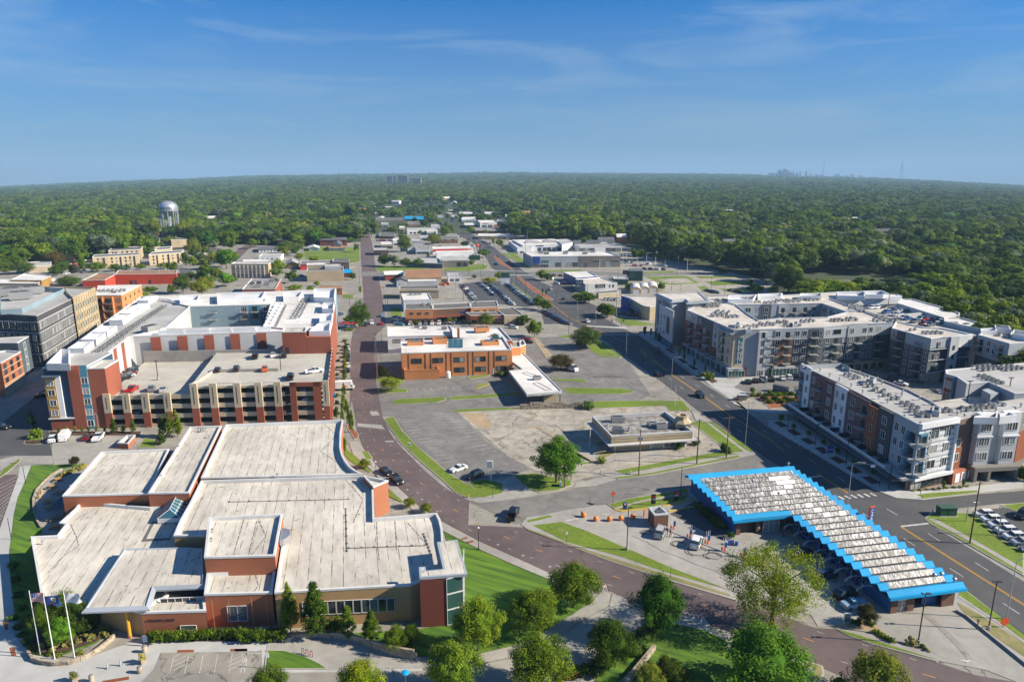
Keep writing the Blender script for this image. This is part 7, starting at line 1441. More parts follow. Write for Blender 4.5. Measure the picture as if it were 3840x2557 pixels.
for r_,x,y,t_,w_,k_ in(('M',660,180,90,180,'dark0'),('M',1685,245,70,160,'dark0'),('M',1785,130,50,120,'fard0'),('M',1860,275,105,215,'yellow0'),('M',1385,245,180,120,'mid0'),('M',1580,255,165,80,'mid1'),('M',1990,110,20,120,'mid2'),('O',2000,870,680,175,'farb0'),('O',1995,1035,890,100,'farb0'),('O',1905,960,850,100,'mid0'),('O',500,930,835,125,'dark0'),('O',860,895,805,150,'mid0'),('O',1020,890,825,110,'mid1'),('O',1240,880,820,100,'mid2'),('O',1450,870,812,110,'yellow0'),('O',1890,830,720,140,'yellow0'),('O',1300,755,675,90,'fard0'),('O',500,850,715,140,'bronze0'),('O',680,750,620,150,'mid0'),('O',880,740,660,120,'yellow0'),('O',270,790,715,90,'mid1'),('O',350,740,685,100,'yellow0'),('O',210,910,800,180,'dark0'),('O',50,920,780,140,'dark0'),('O',1640,850,720,80,'mid1'),('O',1715,770,605,140,'yellow0'),('O',1010,720,630,100,'yellow0'),('O',1290,690,600,80,'fard0'),('O',1510,670,580,140,'yellow0'),('O',1640,640,440,140,'yellow0'),('O',1370,620,420,120,'yellow0'),('O',1840,700,530,130,'farb0'),('O',1110,770,600,90,'far0'),('O',130,840,700,150,'far1'),('O',590,740,640,90,'far2'),('O',1560,790,700,60,'mid0'),('O',600,1010,935,180,'dark0'),('O',2030,720,530,110,'far0'),('P',425,960,800,170,'mid0'),('P',520,700,600,190,'dark0'),('P',605,760,660,100,'mid1'),('P',660,820,730,110,'mid2'),('P',825,650,460,150,'farb0'),('P',1820,720,540,160,'dark0'),('P',2130,640,530,140,'yellow0'),('P',1245,1030,945,80,'dark0'),('P',605,1150,1080,170,'mid0'),('P',850,1100,1040,70,'mid1'),('P',780,1170,1090,90,'mid2'),('P',1590,880,740,130,'dark0'),('P',1700,890,745,130,'fars0'),('P',1830,890,790,140,'dark0'),('P',1970,890,790,130,'dark0'),('P',1690,520,430,110,'mid0'),('P',1990,530,480,50,'mid0'),('P',1560,340,255,90,'mid1'),('P',1450,560,390,140,'far0'),('P',1430,420,330,120,'far1'),('P',1440,340,240,110,'far2'),('P',1240,590,370,230,'fars0'),('P',1240,400,200,160,'far0'),('P',340,640,515,130,'fars0'),('P',1700,330,240,130,'fard1'),('P',1890,290,230,90,'far0'),('P',2100,380,310,110,'far1'),('P',2260,540,450,110,'mid1'),('P',2080,770,730,50,'cone0'),('P',1740,350,260,90,'far2'),('P',1330,1180,1095,40,'column0'),('Q',80,630,525,140,'yellow0'),('Q',145,710,650,70,'mid0'),('Q',215,540,450,100,'mid1'),('Q',490,520,435,80,'mid2'),('Q',645,540,475,70,'mid0'),('Q',600,390,310,130,'far1'),('Q',850,490,405,110,'mid1'),('Q',800,670,575,80,'yellow0'),('Q',735,640,560,50,'column0'),('Q',830,685,585,60,'column0'),('Q',500,860,805,80,'bushd0'),('Q',795,1030,940,100,'mid0'),('Q',690,1070,1000,150,'yellow0'),('Q',525,1020,970,60,'yellow0'),('Q',1270,1030,920,130,'mid1'),('Q',1340,1040,950,100,'mid0'),('Q',1000,330,210,140,'fars0'),('Q',1500,600,485,160,'yellow0'),('Q',400,270,190,80,'far0'),('Q',490,275,215,80,'far1'),('Q',240,360,310,60,'mid0'),('Q',390,345,290,60,'mid1'),('Q',1280,1190,1120,30,'column0'),('Q',1320,1200,1140,30,'column0'),('Q',780,790,750,20,'column0'),('Q',30,370,290,130,'far1'),('Q',2235,640,480,60,'fard0'),('Q',300,200,150,30,'far0'),('Q',1700,1290,1160,170,'mid0'),('Q',1780,1280,1200,100,'mid1'),('Q',1940,1430,1290,120,'mid2'),('Q',2030,1440,1310,120,'dark0'),('S',230,1010,850,160,'mid0'),('S',820,705,620,100,'mid1'),('S',470,690,620,130,'bush0'),('S',1490,510,465,110,'bushd0'),('S',1800,640,580,80,'bushd0'),('S',640,1200,1095,55,'column0'),('S',2220,745,440,300,'dark0'),('S',1880,740,640,140,'mid0'),('S',2060,750,650,120,'mid1'),('J',1370,240,10,260,'dark0'),('J',1520,245,100,200,'mid0'),('J',1040,240,160,120,'mid1'),('J',1850,865,825,40,'column0'),('J',1940,920,850,26,'column0'),('J',2110,930,850,26,'column0'),('K',1600,400,190,270,'dark0'),('K',1960,520,340,150,'mid0'),('K',1830,480,360,130,'dark0'),('K',2080,560,420,110,'mid1'),('K',1140,240,190,160,'far0'),('K',760,940,860,24,'column0'),('K',2290,560,330,180,'far1'),('K',2330,400,240,160,'far0'),('K',2180,620,520,130,'mid2'),('K',1290,260,115,160,'farb0'),('K',1440,240,100,130,'farb0'),('K',1560,240,20,200,'fary0')):
 c_={'dark0':'dark green','mid0':'leafy green','mid1':'light green','mid2':'green','yellow0':'yellow green','far0':'tall green','far1':'tall leafy','far2':'full green','fard0':'dark tall','fard1':'dark wide','fars0':'silvery green','farb0':'bright green','fary0':'yellow green tall','bronze0':'brownish','bush0':'bushy','bushd0':'dark bushy','cone0':'conical','column0':'columnar'}[k_]
 zone={'M':'behind the white apartments','O':'between the beige apartment blocks and the red warehouse','P':'near the far stretch of the maroon road','Q':'beside the avenue and car dealers','S':'near the crossing and the empty lots','J':'around the large grey complex','K':'beyond the garage roof of the complex'}[r_]
 tpx(k_,r_,x,y,t_,w_,f'{c_} tree standing {zone}',group=f'{c_} trees {zone}')
#  the forest
rf=random.Random(5);FP=[]
azm=math.radians(44)
r=380.0
while r<9000:
 s=14.5*max(1.0,r/2200)**.9;n=int(2*azm*r/s)
 for i in range(n):
  az=-azm+2*azm*(i+rf.random())/n;rr_=r+rf.uniform(-.5,.5)*s;x,y=rr_*math.sin(az),rr_*math.cos(az)
  if rr_<2300 and inside(x,y,CLEAR):continue
  if az>.62 and rr_<240:continue
  FP.append((x,y,rr_,s/14.5))
 r+=s
extra=[]
for r in(200,208,216,224,232,241,250,259,268,277,286,295,305,315,325,335,345,355,365,375):
 for i in range(40):
  az=.45+.4*(i+rf.random())/40;x,y=r*math.sin(az),r*math.cos(az)
  if not inside(x,y,CLEAR):extra.append((x,y,r,1.0))
FP+=extra
def keep(p):return noise.noise(Vector((p[0]/160,p[1]/160,3)))<.46
wt=math.atan2(W('O',1515,585).x,W('O',1515,585).y)
HS=[]
for i in range(34):
 az=rf.uniform(-.6,.62);q=rf.uniform(620,2300);x,y=q*math.sin(az),q*math.cos(az)
 if inside(x,y,CLEAR):continue
 HS.append((az,q));z=tz(x,y);a_=rf.uniform(-.5,.5);ex=Vector((math.cos(a_),math.sin(a_),0))*rf.uniform(8,14);ey=Vector((-math.sin(a_),math.cos(a_),0))*6;c=Vector((x,y,z));P=[c-ex-ey,c+ex-ey,c+ex+ey,c-ex+ey];wl_,rl_=rf.choice(['stucco_w','brick_red','tan']),rf.choice(['shingle','roof_bright','shingle_o'])
 T=building(f'{dict(stucco_w="white walled",brick_red="red brick",tan="tan walled")[wl_]} house with {dict(shingle="grey",roof_bright="pale",shingle_o="tan")[rl_]} roof in a gap of the distant wood','house',P,'house','houses in gaps of the distant wood',z);put('wall',MB().walls(P,z-1,z+6),M[wl_],T);up=Vector((0,0,6));r0,r1=c-ex*1.05+up*1.6,c+ex*1.05+up*1.6
 A,B,C_,D=[v+up for v in P];put('roof',MB().quad(A,B,r1,r0).quad(C_,D,r0,r1).tri(B,C_,r1).tri(D,A,r0),M[rl_],T)
def hid(p):a=math.atan2(p[0],p[1]);return any(abs(a-h[0])*p[2]<17 and h[1]-150<p[2]<h[1]+14 for h in HS)
FP=[p for p in FP if keep(p)and not hid(p)and not(abs(math.atan2(p[0],p[1])-wt)<.022 and 560<p[2]<940)]
FP.sort(key=lambda p:p[2]);print('forest',len(FP))
FK=['far0','far1','far2','fard0','fard1','fard2','fary0','fars0','farb0']
def pick(x,y):
 a=noise.noise(Vector((x/60,y/60,7)));q=rf.random()
 if q<.05:return 6
 if q<.15+.5*max(0,a):return 7
 if q<.24:return 8
 return rf.choice((0,1,2))if(q>.55-a*.6)else rf.choice((3,4,5))
vis=[p for p in FP if abs(math.atan2(p[0],p[1]))<.66][:80];vs_=set(vis)
FN={0:'green',1:'green',2:'green',3:'dark green',4:'dark green',5:'dark green',6:'yellow green',7:'silvery',8:'bright green'}
for p in vis:
 k=pick(p[0],p[1]);side='beyond the large grey complex' if p[0]>0 else 'behind the beige apartments'
 R=rf.uniform(5.5,8.6);plant(FK[k],(p[0],p[1],tz(p[0],p[1])),R,rf.uniform(13,20),f'{FN[k]} broad crowned tree in the dense wood edge {side}',group=f'{FN[k]} wood edge trees {side}')
nt=0
for q in range(7000):
 az=rf.uniform(-.62,.30);rr_=420+1500*rf.random()**.8;x,y=rr_*math.sin(az),rr_*math.cos(az)
 if not inside(x,y,CLEAR)or any(inside(x,y,f)for f in FOOT):continue
 dn=noise.noise(Vector((x/70,y/70,4)));lim=.08+.65*min(1,max(0,(rr_-700)/500))+(.25 if az<-.28 else 0)
 if rf.random()>lim+.5*dn or nt>360:continue
 k=pick(x,y)if rr_>600 else rf.randrange(6);nt+=1
 if nt>50:FP.append((x,y,rr_,.50));continue
 plant(FK[k]if rr_>600 else('mid%d'%(k%3)),(x,y,0),rf.uniform(3.2,5.5),rf.uniform(6,10),f'{FN[k]} town tree standing between the low shops and houses {"of the avenue" if x > -120 else "left of the maroon road"}',group='town trees among the low shops and houses')
print('town trees',nt)
rest=[p for p in FP if p not in vs_];gm=bpy.data.meshes.new('forest');gm.from_pydata([(p[0],p[1],tz(p[0],p[1]))for p in rest],[],[])
ai=gm.attributes.new('kind_index','INT','POINT');ai.data.foreach_set('value',[pick(p[0],p[1])for p in rest])
sv=gm.attributes.new('tree_scale','FLOAT_VECTOR','POINT');vals=[]
for p in rest:
 a=rf.uniform(.8,2.0)*(1+.25*noise.noise(Vector((p[0]/90,p[1]/90,1))));k=p[3];hz=rf.uniform(.7,1.25)*(1+.3*noise.noise(Vector((p[0]/220,p[1]/220,9))));vals+=[a*k,a*k,hz*(k if k<1 else min(1.6,k**.35))]
sv.data.foreach_set('vector',vals);fo=bpy.data.objects.new('forest',gm);COL.objects.link(fo);fo['kind']='stuff';tag(fo,'continuous dense green treetops running to the horizon','forest')
fc=bpy.data.collections.new('forest_trees')
for i,k in enumerate(FK):o=bpy.data.objects.new('crown_%d'%i,TK_[k][0]);fc.objects.link(o)
ng=bpy.data.node_groups.new('scatter_trees','GeometryNodeTree');ng.interface.new_socket('Geometry',in_out='INPUT',socket_type='NodeSocketGeometry');ng.interface.new_socket('Geometry',in_out='OUTPUT',socket_type='NodeSocketGeometry')
gi,go=ng.nodes.new('NodeGroupInput'),ng.nodes.new('NodeGroupOutput');ip=ng.nodes.new('GeometryNodeInstanceOnPoints');ci=ng.nodes.new('GeometryNodeCollectionInfo')
ci.inputs['Collection'].default_value=fc;ci.inputs['Separate Children'].default_value=True;ci.inputs['Reset Children'].default_value=True;ip.inputs['Pick Instance'].default_value=True
n1=ng.nodes.new('GeometryNodeInputNamedAttribute');n1.data_type='INT';n1.inputs['Name'].default_value='kind_index';n2=ng.nodes.new('GeometryNodeInputNamedAttribute');n2.data_type='FLOAT_VECTOR';n2.inputs['Name'].default_value='tree_scale'
rv=ng.nodes.new('FunctionNodeRandomValue');rv.data_type='FLOAT_VECTOR';rv.inputs['Max'].default_value=(0,0,6.28)
L=ng.links.new;L(gi.outputs[0],ip.inputs['Points']);L(ci.outputs[0],ip.inputs['Instance']);L(n1.outputs['Attribute'],ip.inputs['Instance Index']);L(n2.outputs['Attribute'],ip.inputs['Scale']);L(rv.outputs['Value'],ip.inputs['Rotation']);L(ip.outputs[0],go.inputs[0])
md=fo.modifiers.new('scatter','NODES');md.node_group=ng
#  VEHICLES
def carparts(kind):
 S={'sedan':[(2.3,.70,.62,.64,.60),(2.15,.84,.74,.78,.72),(1.1,.90,.90,.95,.80),(.95,.90,.92,.97,.78),(.25,.91,.93,1.42,.62),(-.75,.91,.94,1.45,.62),(-1.45,.90,.95,1.08,.74),(-1.6,.90,.95,1.02,.78),(-2.2,.84,.88,.96,.70),(-2.32,.74,.62,.70,.62)],'suv':[(2.3,.76,.78,.80,.66),(2.15,.90,.94,.98,.76),(1.25,.95,1.04,1.10,.84),(1.1,.95,1.05,1.12,.82),(.5,.95,1.07,1.66,.70),(-1.6,.95,1.08,1.70,.70),(-2.15,.93,1.08,1.30,.76),(-2.3,.86,.95,1.02,.72)],'pickup':[(2.8,.80,.84,.86,.70),(2.65,.96,1.02,1.06,.82),(1.55,1.0,1.12,1.18,.88),(1.4,1.0,1.14,1.20,.86),(.85,1.0,1.15,1.80,.72),(-.45,1.0,1.15,1.82,.72),(-.75,1.0,1.15,1.20,.84)],'van':[(2.9,.85,1.0,1.04,.78),(2.7,.98,1.2,1.3,.86),(2.2,1.0,1.3,1.5,.86),(1.5,1.0,1.35,2.35,.84),(-2.7,1.0,1.35,2.45,.86),(-2.85,.96,1.3,2.35,.82)]}[kind]
 body,glass=MB(),MB();zb=.32
 def sec(s):x,w,zs,zr,wr=s;return[Vector((x,-w*.96,zb)),Vector((x,-w,zs*.72)),Vector((x,-w*.97,zs)),Vector((x,-wr,zr)),Vector((x,wr,zr)),Vector((x,w*.97,zs)),Vector((x,w,zs*.72)),Vector((x,w*.96,zb))]
 R_=[sec(s)for s in S]
 for(a,sa),(b,sb)in zip(zip(R_,S),list(zip(R_,S))[1:]):
  ca,cb=sa[3]-sa[2]>.25,sb[3]-sb[2]>.25
  for i in range(7):
   q=(a[i],b[i],b[i+1],a[i+1]);isg=False
   if i in(2,4)and(ca or cb):isg=True
   if i==3 and(ca!=cb)and not(kind=='van' and sb[0]<-2):isg=True
   if kind=='van' and i in(2,4)and sa[0]<1.6:isg=False
   (glass if isg else body).quad(*q[::-1])
   if isg and i in(2,4)and ca and cb and kind!='van':
    for t in(.48,):
     m0,m1=a[i].lerp(b[i],t),a[i+1].lerp(b[i+1],t);k=(b[i]-a[i]).normalized()*.05;o_=Vector((0,-.012 if i==2 else .012,.0));body.quad(m0-k+o_,m0+k+o_,m1+k+o_,m1-k+o_)
 for s_,rev in((R_[0],False),(R_[-1],True)):
  i0=len(body.v);body.v+=[tuple(v)for v in s_];body.f.append(tuple(range(i0,i0+8))if not rev else tuple(reversed(range(i0,i0+8))));body.m.append(0)
 body.box(S[-1][0]*.97,-S[2][1]*.93,.22,S[0][0]*.97,S[2][1]*.93,zb+.02,0)
 if kind=='pickup':
  body.box(-2.85,-1.0,.45,-.75,-.9,1.12);body.box(-2.85,.9,.45,-.75,1.0,1.12);body.box(-2.85,-.9,.45,-2.77,.9,1.12);body.box(-2.77,-.9,.45,-.75,.9,.62)
 xw={'sedan':(1.42,-1.42),'suv':(1.45,-1.45),'pickup':(1.85,-1.75),'van':(2.0,-1.9)}[kind];wr_={'sedan':.32,'suv':.37,'pickup':.40,'van':.37}[kind];yw=S[2][1]-.10
 return body,glass,xw,wr_,yw,S
CAR={}
wheelM=None
for k_ in('sedan','suv','pickup','van'):
 body,glass,xw,wr_,yw,S=carparts(k_)
 one=MB();
 for mb_,m_ in((body,0),(glass,1)):
  i0=len(one.v);one.v+=mb_.v;one.f+=[tuple(i0+j for j in f)for f in mb_.f];one.m+=[m_]*len(mb_.f)
 for x in xw:
  for s_ in(-1,1):one.tube((x,s_*yw-.01,wr_),(x,s_*(yw+.12),wr_),wr_,n=10,m=2)
 for s_ in(-1,1):one.box(S[0][0]-.12,s_*.62-.16,.62,S[0][0]+.015,s_*.62+.16,.76,3);one.box(S[-1][0]-.02,s_*.66-.12,.72,S[-1][0]+.1,s_*.66+.12,.95,4)
 w=MB().tube((0,-.1,0),(0,.12,0),wr_,n=14);r_m=MB().tube((0,.121,0),(0,.135,0),wr_*.6,n=10)
 hl=MB().box(-.12,-.17,-.07,.02,.17,.08).mesh('headlight',[M['lamp_w']]);tl_=MB().box(-.03,-.12,-.12,.08,.12,.12).mesh('tail_light',[M['lamp_r']])
 CAR[k_]=dict(one=one.mesh('car_body',[M['paint'],M['glass'],M['tyre'],M['lamp_w'],M['lamp_r']],smooth=False),body=body.mesh('body',[M['paint']]),glass=glass.mesh('windows',[M['glass']]),wheel=w.mesh('wheel',[M['tyre']]),rim=r_m.mesh('rim',[M['rim']]),hl=hl,tl=tl_,xw=xw,wr=wr_,yw=yw,S=S)
CC={'white':(.72,.72,.72),'black':(.012,.012,.014),'silver':(.40,.41,.42),'grey':(.14,.15,.16),'dark blue':(.02,.045,.10),'blue':(.03,.10,.25),'red':(.40,.015,.015),'light blue':(.25,.42,.55),'brown':(.10,.06,.04),'dark red':(.13,.01,.015),'orange':(.55,.12,.02),'teal':(.02,.22,.26),'tan':(.4,.33,.22)}
def car(kind,color,p,rz,label,group=None,detail=True,name=None):
 c=CAR[kind];nm=name or('pickup_truck' if kind=='pickup' else 'van' if kind=='van' else 'parked_car');cat={'pickup':'pickup truck','van':'van'}.get(kind,'car')
 if not detail:
  o=add(nm,c['one'],None,(p[0],p[1],p[2]),rz,CC[color]);tag(o,label,cat,group);return o
 t=thing(nm,label,cat,p,rz,group);add('body',c['body'],t,color=CC[color]);add('windows',c['glass'],t)
 for x in c['xw']:
  for s_ in(-1,1):
   w=add('wheel',c['wheel'],t,(x,s_*c['yw'],c['wr']),0 if s_>0 else math.pi);add('rim',c['rim'],w)
 for s_ in(-1,1):
  add('headlight',c['hl'],t,(c['S'][0][0],s_*.62,.69));add('tail_light',c['tl'],t,(c['S'][-1][0],s_*.66,.83))
 return t
def dirz(r,x0,y0,x1,y1,z=0):a,b=W(r,x0,y0,z),W(r,x1,y1,z);return math.atan2((b-a).y,(b-a).x)
def cz(kind,color,r,x,y,dx,dy,label,z=.08,**k):
 return car(kind,color,W(r,x,y,z),dirz(r,x,y,x+dx,y+dy),label,**k)
cz('sedan','white','C',2010,645,-90,30,'white saloon parked in the worn lot beside the grass strip')
cz('suv','black','C',2160,710,-90,35,'black SUV in the worn lot next to the white saloon')
cz('sedan','black','C',1345,675,70,50,'black saloon parked first in line at the kerb of the maroon road');cz('suv','black','C',1440,755,60,55,'black SUV parked behind the black saloon at the kerb')
cz('pickup','black','H',55,1070,30,-60,'black pickup truck turning out of the side street')
cz('suv','silver','H',1412,1235,30,-80,'silver hatchback being vacuumed by a person in the wash lot')
cz('suv','white','H',1742,1330,30,-90,'white crossover parked beside a red vacuum post')
cz('sedan','light blue','F',1235,775,90,-15,'light silver blue saloon outside the last wash bay');cz('suv','black','F',1150,680,80,-30,'black boxy SUV under the last vacuum arch');cz('suv','dark blue','F',965,510,80,-20,'dark SUV under the fifth vacuum arch');cz('suv','black','F',750,315,80,-20,'black SUV in shade behind the willow')
cz('suv','black','J',552,1195,60,45,'black SUV driving on the avenue towards the camera');cz('suv','grey','J',160,770,-30,-40,'grey SUV on the avenue in the shade of the flats');cz('sedan','black','J',165,1000,-60,-50,'dark car at the kerb side lane of the avenue')
cz('van','grey','J',1305,1155,50,10,'grey minivan parked in the lot of the complex')
for i,(k_,c_,x,y)in enumerate((('sedan','black',995,1070),('sedan','black',1065,1058),('pickup','silver',1130,1050),('suv','black',1205,1048),('sedan','white',1310,1038),('suv','white',1370,1032),('pickup','black',1435,1030))):
 cz(k_,c_,'J',x,y,-35,-50,f'{c_} {"pickup" if k_=="pickup" else "car" if k_=="sedan" else "SUV"}, {ordn[i]} in the row before the luxury flats shop',name=None)
cz('suv','white','A',492,372,40,-60,'white SUV in the small lot, next to the white cargo van');cz('van','white','A',600,355,45,-60,'white cargo van with a black windscreen in the small lot');cz('sedan','dark red','A',805,355,50,-60,'dark maroon car in the small lot');cz('pickup','white','A',908,358,50,-60,'white pickup truck in the small lot')
cz('suv','black','A',30,262,70,10,'dark car driving off at the left picture edge');cz('sedan','black','M',390,1195,60,-10,'black car parked in the alley between the offices',z=.08)
for i in range(7):
 q0,q1=W('I',1985,85,.1),W('I',2360,365,.1);q=q0.lerp(q1,i/6.0);q=q+(q1-q0).normalized()*(.28*i);rr_=math.atan2((q1-q0).y,(q1-q0).x)+math.pi/2+math.pi
 cw=car('suv' if i<6 else 'sedan','white' if i<5 else('silver' if i==5 else 'grey'),q,rr_,f'{"white" if i<5 else "silver" if i==5 else "grey"} car, {ordn[i]} from the side street in the row on the lawn edge');cw.scale=(.9,.88,.9)
cz('suv','black','I',2340,90,-70,50,'black car behind the row of white cars')
zg1,zg2=ZD+.1,fh*4-.08
for k_,c_,r_,x,y,dx,dy,z_,l in(('suv','black','M',1135,1040,-80,20,zg1,'black SUV, front one in the angled row on the lower garage deck'),('sedan','silver','M',1175,1020,-80,20,zg1,'silver car squeezed in the angled row on the garage deck'),('sedan','dark red','M',1190,1002,-80,20,zg1,'dark red car in the angled row on the garage deck'),('suv','black','M',1200,975,-80,20,zg1,'black car, rear one in the angled row on the garage deck'),('pickup','red','M',1215,1145,60,-40,zg1,'bright red pickup on the lower garage deck'),('suv','grey','M',1395,1140,20,-60,zg1,'dark grey SUV on the lower garage deck'),('sedan','silver','M',1500,1145,30,-60,zg1,'silver sports car in the shadow on the garage deck'),('sedan','black','N',775,962,30,-50,zg2,'dark red-black car, left one on the raised garage deck'),('suv','black','N',950,955,20,-50,zg2,'black pickup-like car in the middle of the raised deck'),('suv','orange','N',1210,955,10,-60,zg2,'orange off-road car on the raised garage deck'),('pickup','black','N',1120,840,20,-60,zg2,'black pickup under the striped wall on the garage deck'),('sedan','white','N',1285,825,10,-60,zg2,'white car beside the stair tower on the garage deck'),('pickup','white','N',1665,975,80,-10,zg2,'long white utility truck at the garage deck edge'),('pickup','black','N',1445,1030,20,-60,zg2,'black pickup at the front edge of the raised deck'),('suv','black','N',1385,830,10,-60,zg2,'black car in the shade beside the stair tower')):
 cz(k_,c_,r_,x,y,dx,dy,l,z=z_)
for i,(u,z_)in enumerate(((8,fh+.1),(20,fh*2+.1),(33,fh+.1),(46,fh*2+.1),(GL*.885,fh*2+.1),(GL*.885,fh+.1),(GL*.70,fh*2+.1),(GL*.6,fh+.1),(GL*.88,fh*3+.1))):p=gp(u,4);p.z=z_;car('sedan' if i%2 else 'suv',('silver','grey','light blue','grey','white','silver','grey','silver','silver')[i],p,math.atan2(-gn.y,-gn.x),'car parked inside the garage, seen through the dark openings','cars inside the garage',False)
for i,(y,c_)in enumerate(((735,'dark red'),(765,'white'),(795,'grey'),(830,'black'),(870,'black'),(920,'white'),(962,'black'))):cz('suv' if i%2 else 'sedan',c_,'N',1972,y,0,-50,f'{c_} car, {ordn[i]} from the crossing in the kerbside row by the flats',detail=False)
cz('suv','white','N',2195,525,0,40,'white SUV waiting on the maroon road at the crossing',detail=False);cz('sedan','red','N',2285,530,0,-40,'red car on the maroon road next to the white SUV',detail=False);cz('suv','light blue','N',2295,458,0,-40,'pale blue car driving away on the maroon road',detail=False);cz('suv','black','N',2135,540,0,30,'black pickup parked under the round tree',detail=False);cz('pickup','white','N',2125,500,0,30,'silver truck parked behind the black pickup',detail=False)
for i,(x,y,c_)in enumerate(((1940,530,'red'),(2010,532,'red'),(1945,555,'white'),(2010,560,'white'),(1890,445,'black'))):cz('sedan',c_,'N',x,y,-40,5,f'{c_} car in the corner lot behind the round tree, {ordn[i]} of the group',detail=False)
bt=thing('box_truck','white rental box truck with an orange flash parked by the garage','truck',W('N',1950,1130,.1),dirz('N',1900,1125,2020,1120));mb=MB();mb.box(-3.2,-1.15,.75,1.6,1.15,3.1).box(1.6,-1.15,2.2,2.3,1.15,3.1);put_=add('cargo_box',mb.mesh('cargo_box',[M['white']]),bt)
add('cab',MB().box(1.65,-1,.5,3.0,1,1.2).box(1.65,-.95,1.2,2.6,.95,1.95).mesh('cab',[M['white']]),bt);add('windscreen',MB().box(2.61,-.8,1.25,2.64,.8,1.85).box(1.9,-.97,1.3,2.5,.97,1.85).mesh('windscreen',[M['glass']]),bt);add('orange_flash',MB().box(-.5,-1.17,1.2,.8,1.17,1.7).mesh('orange_flash',[M['sign_orange']]),bt)
for x in(2.2,-2.0):
 for s_ in(-1,1):add('wheel',MB().tube((x,s_*.85,.42),(x,s_*1.12,.42),.42,n=12).mesh('wheel',[M['tyre']]),bt)
for i,(x,y,c_,k_)in enumerate(((1335,445,'white','suv'),(1400,415,'black','suv'),(1460,555,'red','sedan'),(1475,580,'black','sedan'),(1960,605,'black','suv'),(1975,630,'dark blue','sedan'))):cz(k_,c_,'L',x,y,60,5,f'{c_} car {("crossing the street behind the bank","parked on the street behind the beige annex","by the bank entrance, farther","by the bank entrance, nearer","under the olive tree, left","under the olive tree, right")[i]}')
cz('van','white','L',1875,830,70,25,'white van with roof ladders parked beside the bronze leaved tree')
for i,(x,c_)in enumerate(((390,'white'),(480,'silver'),(530,'grey'),(590,'white'),(655,'white'),(710,'black'),(785,'grey'),(850,'black'))):cz('sedan' if i%2 else 'suv',c_,'L',x,412-i*1.5,-15,40,f'{c_} car, {ordn[i]} from the road in front of the shop arcade',detail=False)
for i,(x,y,c_)in enumerate(((270,372,'white'),(280,400,'white'),(292,418,'teal'),(262,352,'dark blue'))):cz('pickup' if i==0 else 'sedan',c_,'L',x,y,70,4,f'{c_} vehicle in the small lot beside the brown brick shops, {ordn[i]} of four',detail=False)
cz('suv','silver','L',1680,92,-60,-40,'silver car on the avenue far lane beyond the dealer',detail=False);cz('suv','grey','L',1808,178,-60,-40,'dark grey car on the avenue before the crossing',detail=False);cz('suv','white','L',2018,388,-50,-40,'white SUV waiting at the crossing',detail=False)
def carline(r,x0,y0,x1,y1,n,dx,dy,where,cols,kinds=('sedan','suv')):
 for i in range(n):
  t=i/max(1,n-1);c_=rnd.choice(cols);k_=rnd.choice(kinds);x,y=x0+(x1-x0)*t,y0+(y1-y0)*t
  nth=ordn[i]
  cz(k_,c_,r,x,y,dx,dy,f'{c_} car, {nth} from far end {where}',detail=False,group='cars '+where)
B_=['dark blue','grey','black','blue','white','silver','grey','dark blue','silver']
carline('Q',400,1100,530,1245,9,-40,12,'of the left row in the dealer lot',B_+['white','dark red']);carline('Q',590,1080,655,1125,4,40,6,'of the short white row in the dealer lot',['white','white','silver','blue'])
carline('Q',670,1150,730,1200,3,40,6,'of the middle lane group in the dealer lot',B_);carline('Q',715,1100,945,1305,15,42,8,'of the long middle row in the dealer lot',B_);carline('Q',895,1090,1170,1305,18,42,6,'of the long row along the avenue side',B_)
carline('Q',1300,1390,1560,1520,4,40,8,'of the row behind the beige annex',B_);carline('L',1640,305,1820,402,9,60,10,'of the crossing lot',['dark blue','blue','dark red','black','blue'])
carline('Q',1325,880,1480,880,4,5,-20,'in front of the long dealership',['grey','dark blue','black']);carline('Q',1575,880,1600,880,1,30,2,'before the dealership',['white'])
carline('Q',1000,735,1060,732,3,30,2,'left of the white dealership canopy',B_);carline('Q',840,690,900,692,3,20,8,'at the kerb of the white dealership',B_);carline('Q',620,615,700,635,5,20,8,'before the green fronted shops',B_)
carline('S',400,405,500,402,4,-20,8,'right of the taupe wing, near group',['white','silver','white','grey']);carline('S',460,430,600,437,6,-20,8,'right of the taupe wing, second group',['red','dark red','white','silver','white']);carline('S',670,420,720,405,4,-20,8,'in the middle of the far dealer lot',['white','silver','blue','white']);carline('S',790,435,850,440,3,30,3,'of white trucks in the far dealer lot',['white'],('pickup',));carline('S',540,270,640,300,7,10,12,'of the red row, far dealer lot',['dark red','red','black']);carline('S',590,250,760,290,5,30,3,'at the wood edge of the far dealer lot',B_);carline('S',385,372,440,385,3,30,3,'of dark cars right of the taupe wing',['dark blue']);carline('S',640,475,850,480,4,30,3,'along the fence of the far dealer lot',['white','grey','dark blue','white'])
carline('S',230,810,340,815,4,30,-3,'before the brown roofed shed',['silver','white','white','dark red']);carline('S',1335,712,1430,735,4,40,4,'of black cars behind the penthouse',['black','grey']);carline('S',1590,712,1670,725,3,40,2,'right of the black cars behind the penthouse',['silver','grey','dark red']);carline('S',1920,602,2030,640,6,12,10,'under the trees beyond the empty lots',['white','light blue','white','grey']);carline('S',400,970,500,985,2,40,4,'beside the blue end wall',['black','dark blue'])
carline('Q',1360,1025,1400,1030,1,30,3,'as the white van at the blue shop',['white'],('van',));carline('Q',1400,985,1480,990,2,30,3,'beside the blue and white auto shop',['red','dark red']);carline('Q',1435,1075,1520,1078,2,30,3,'before the blue and white auto shop',['white','dark red'])
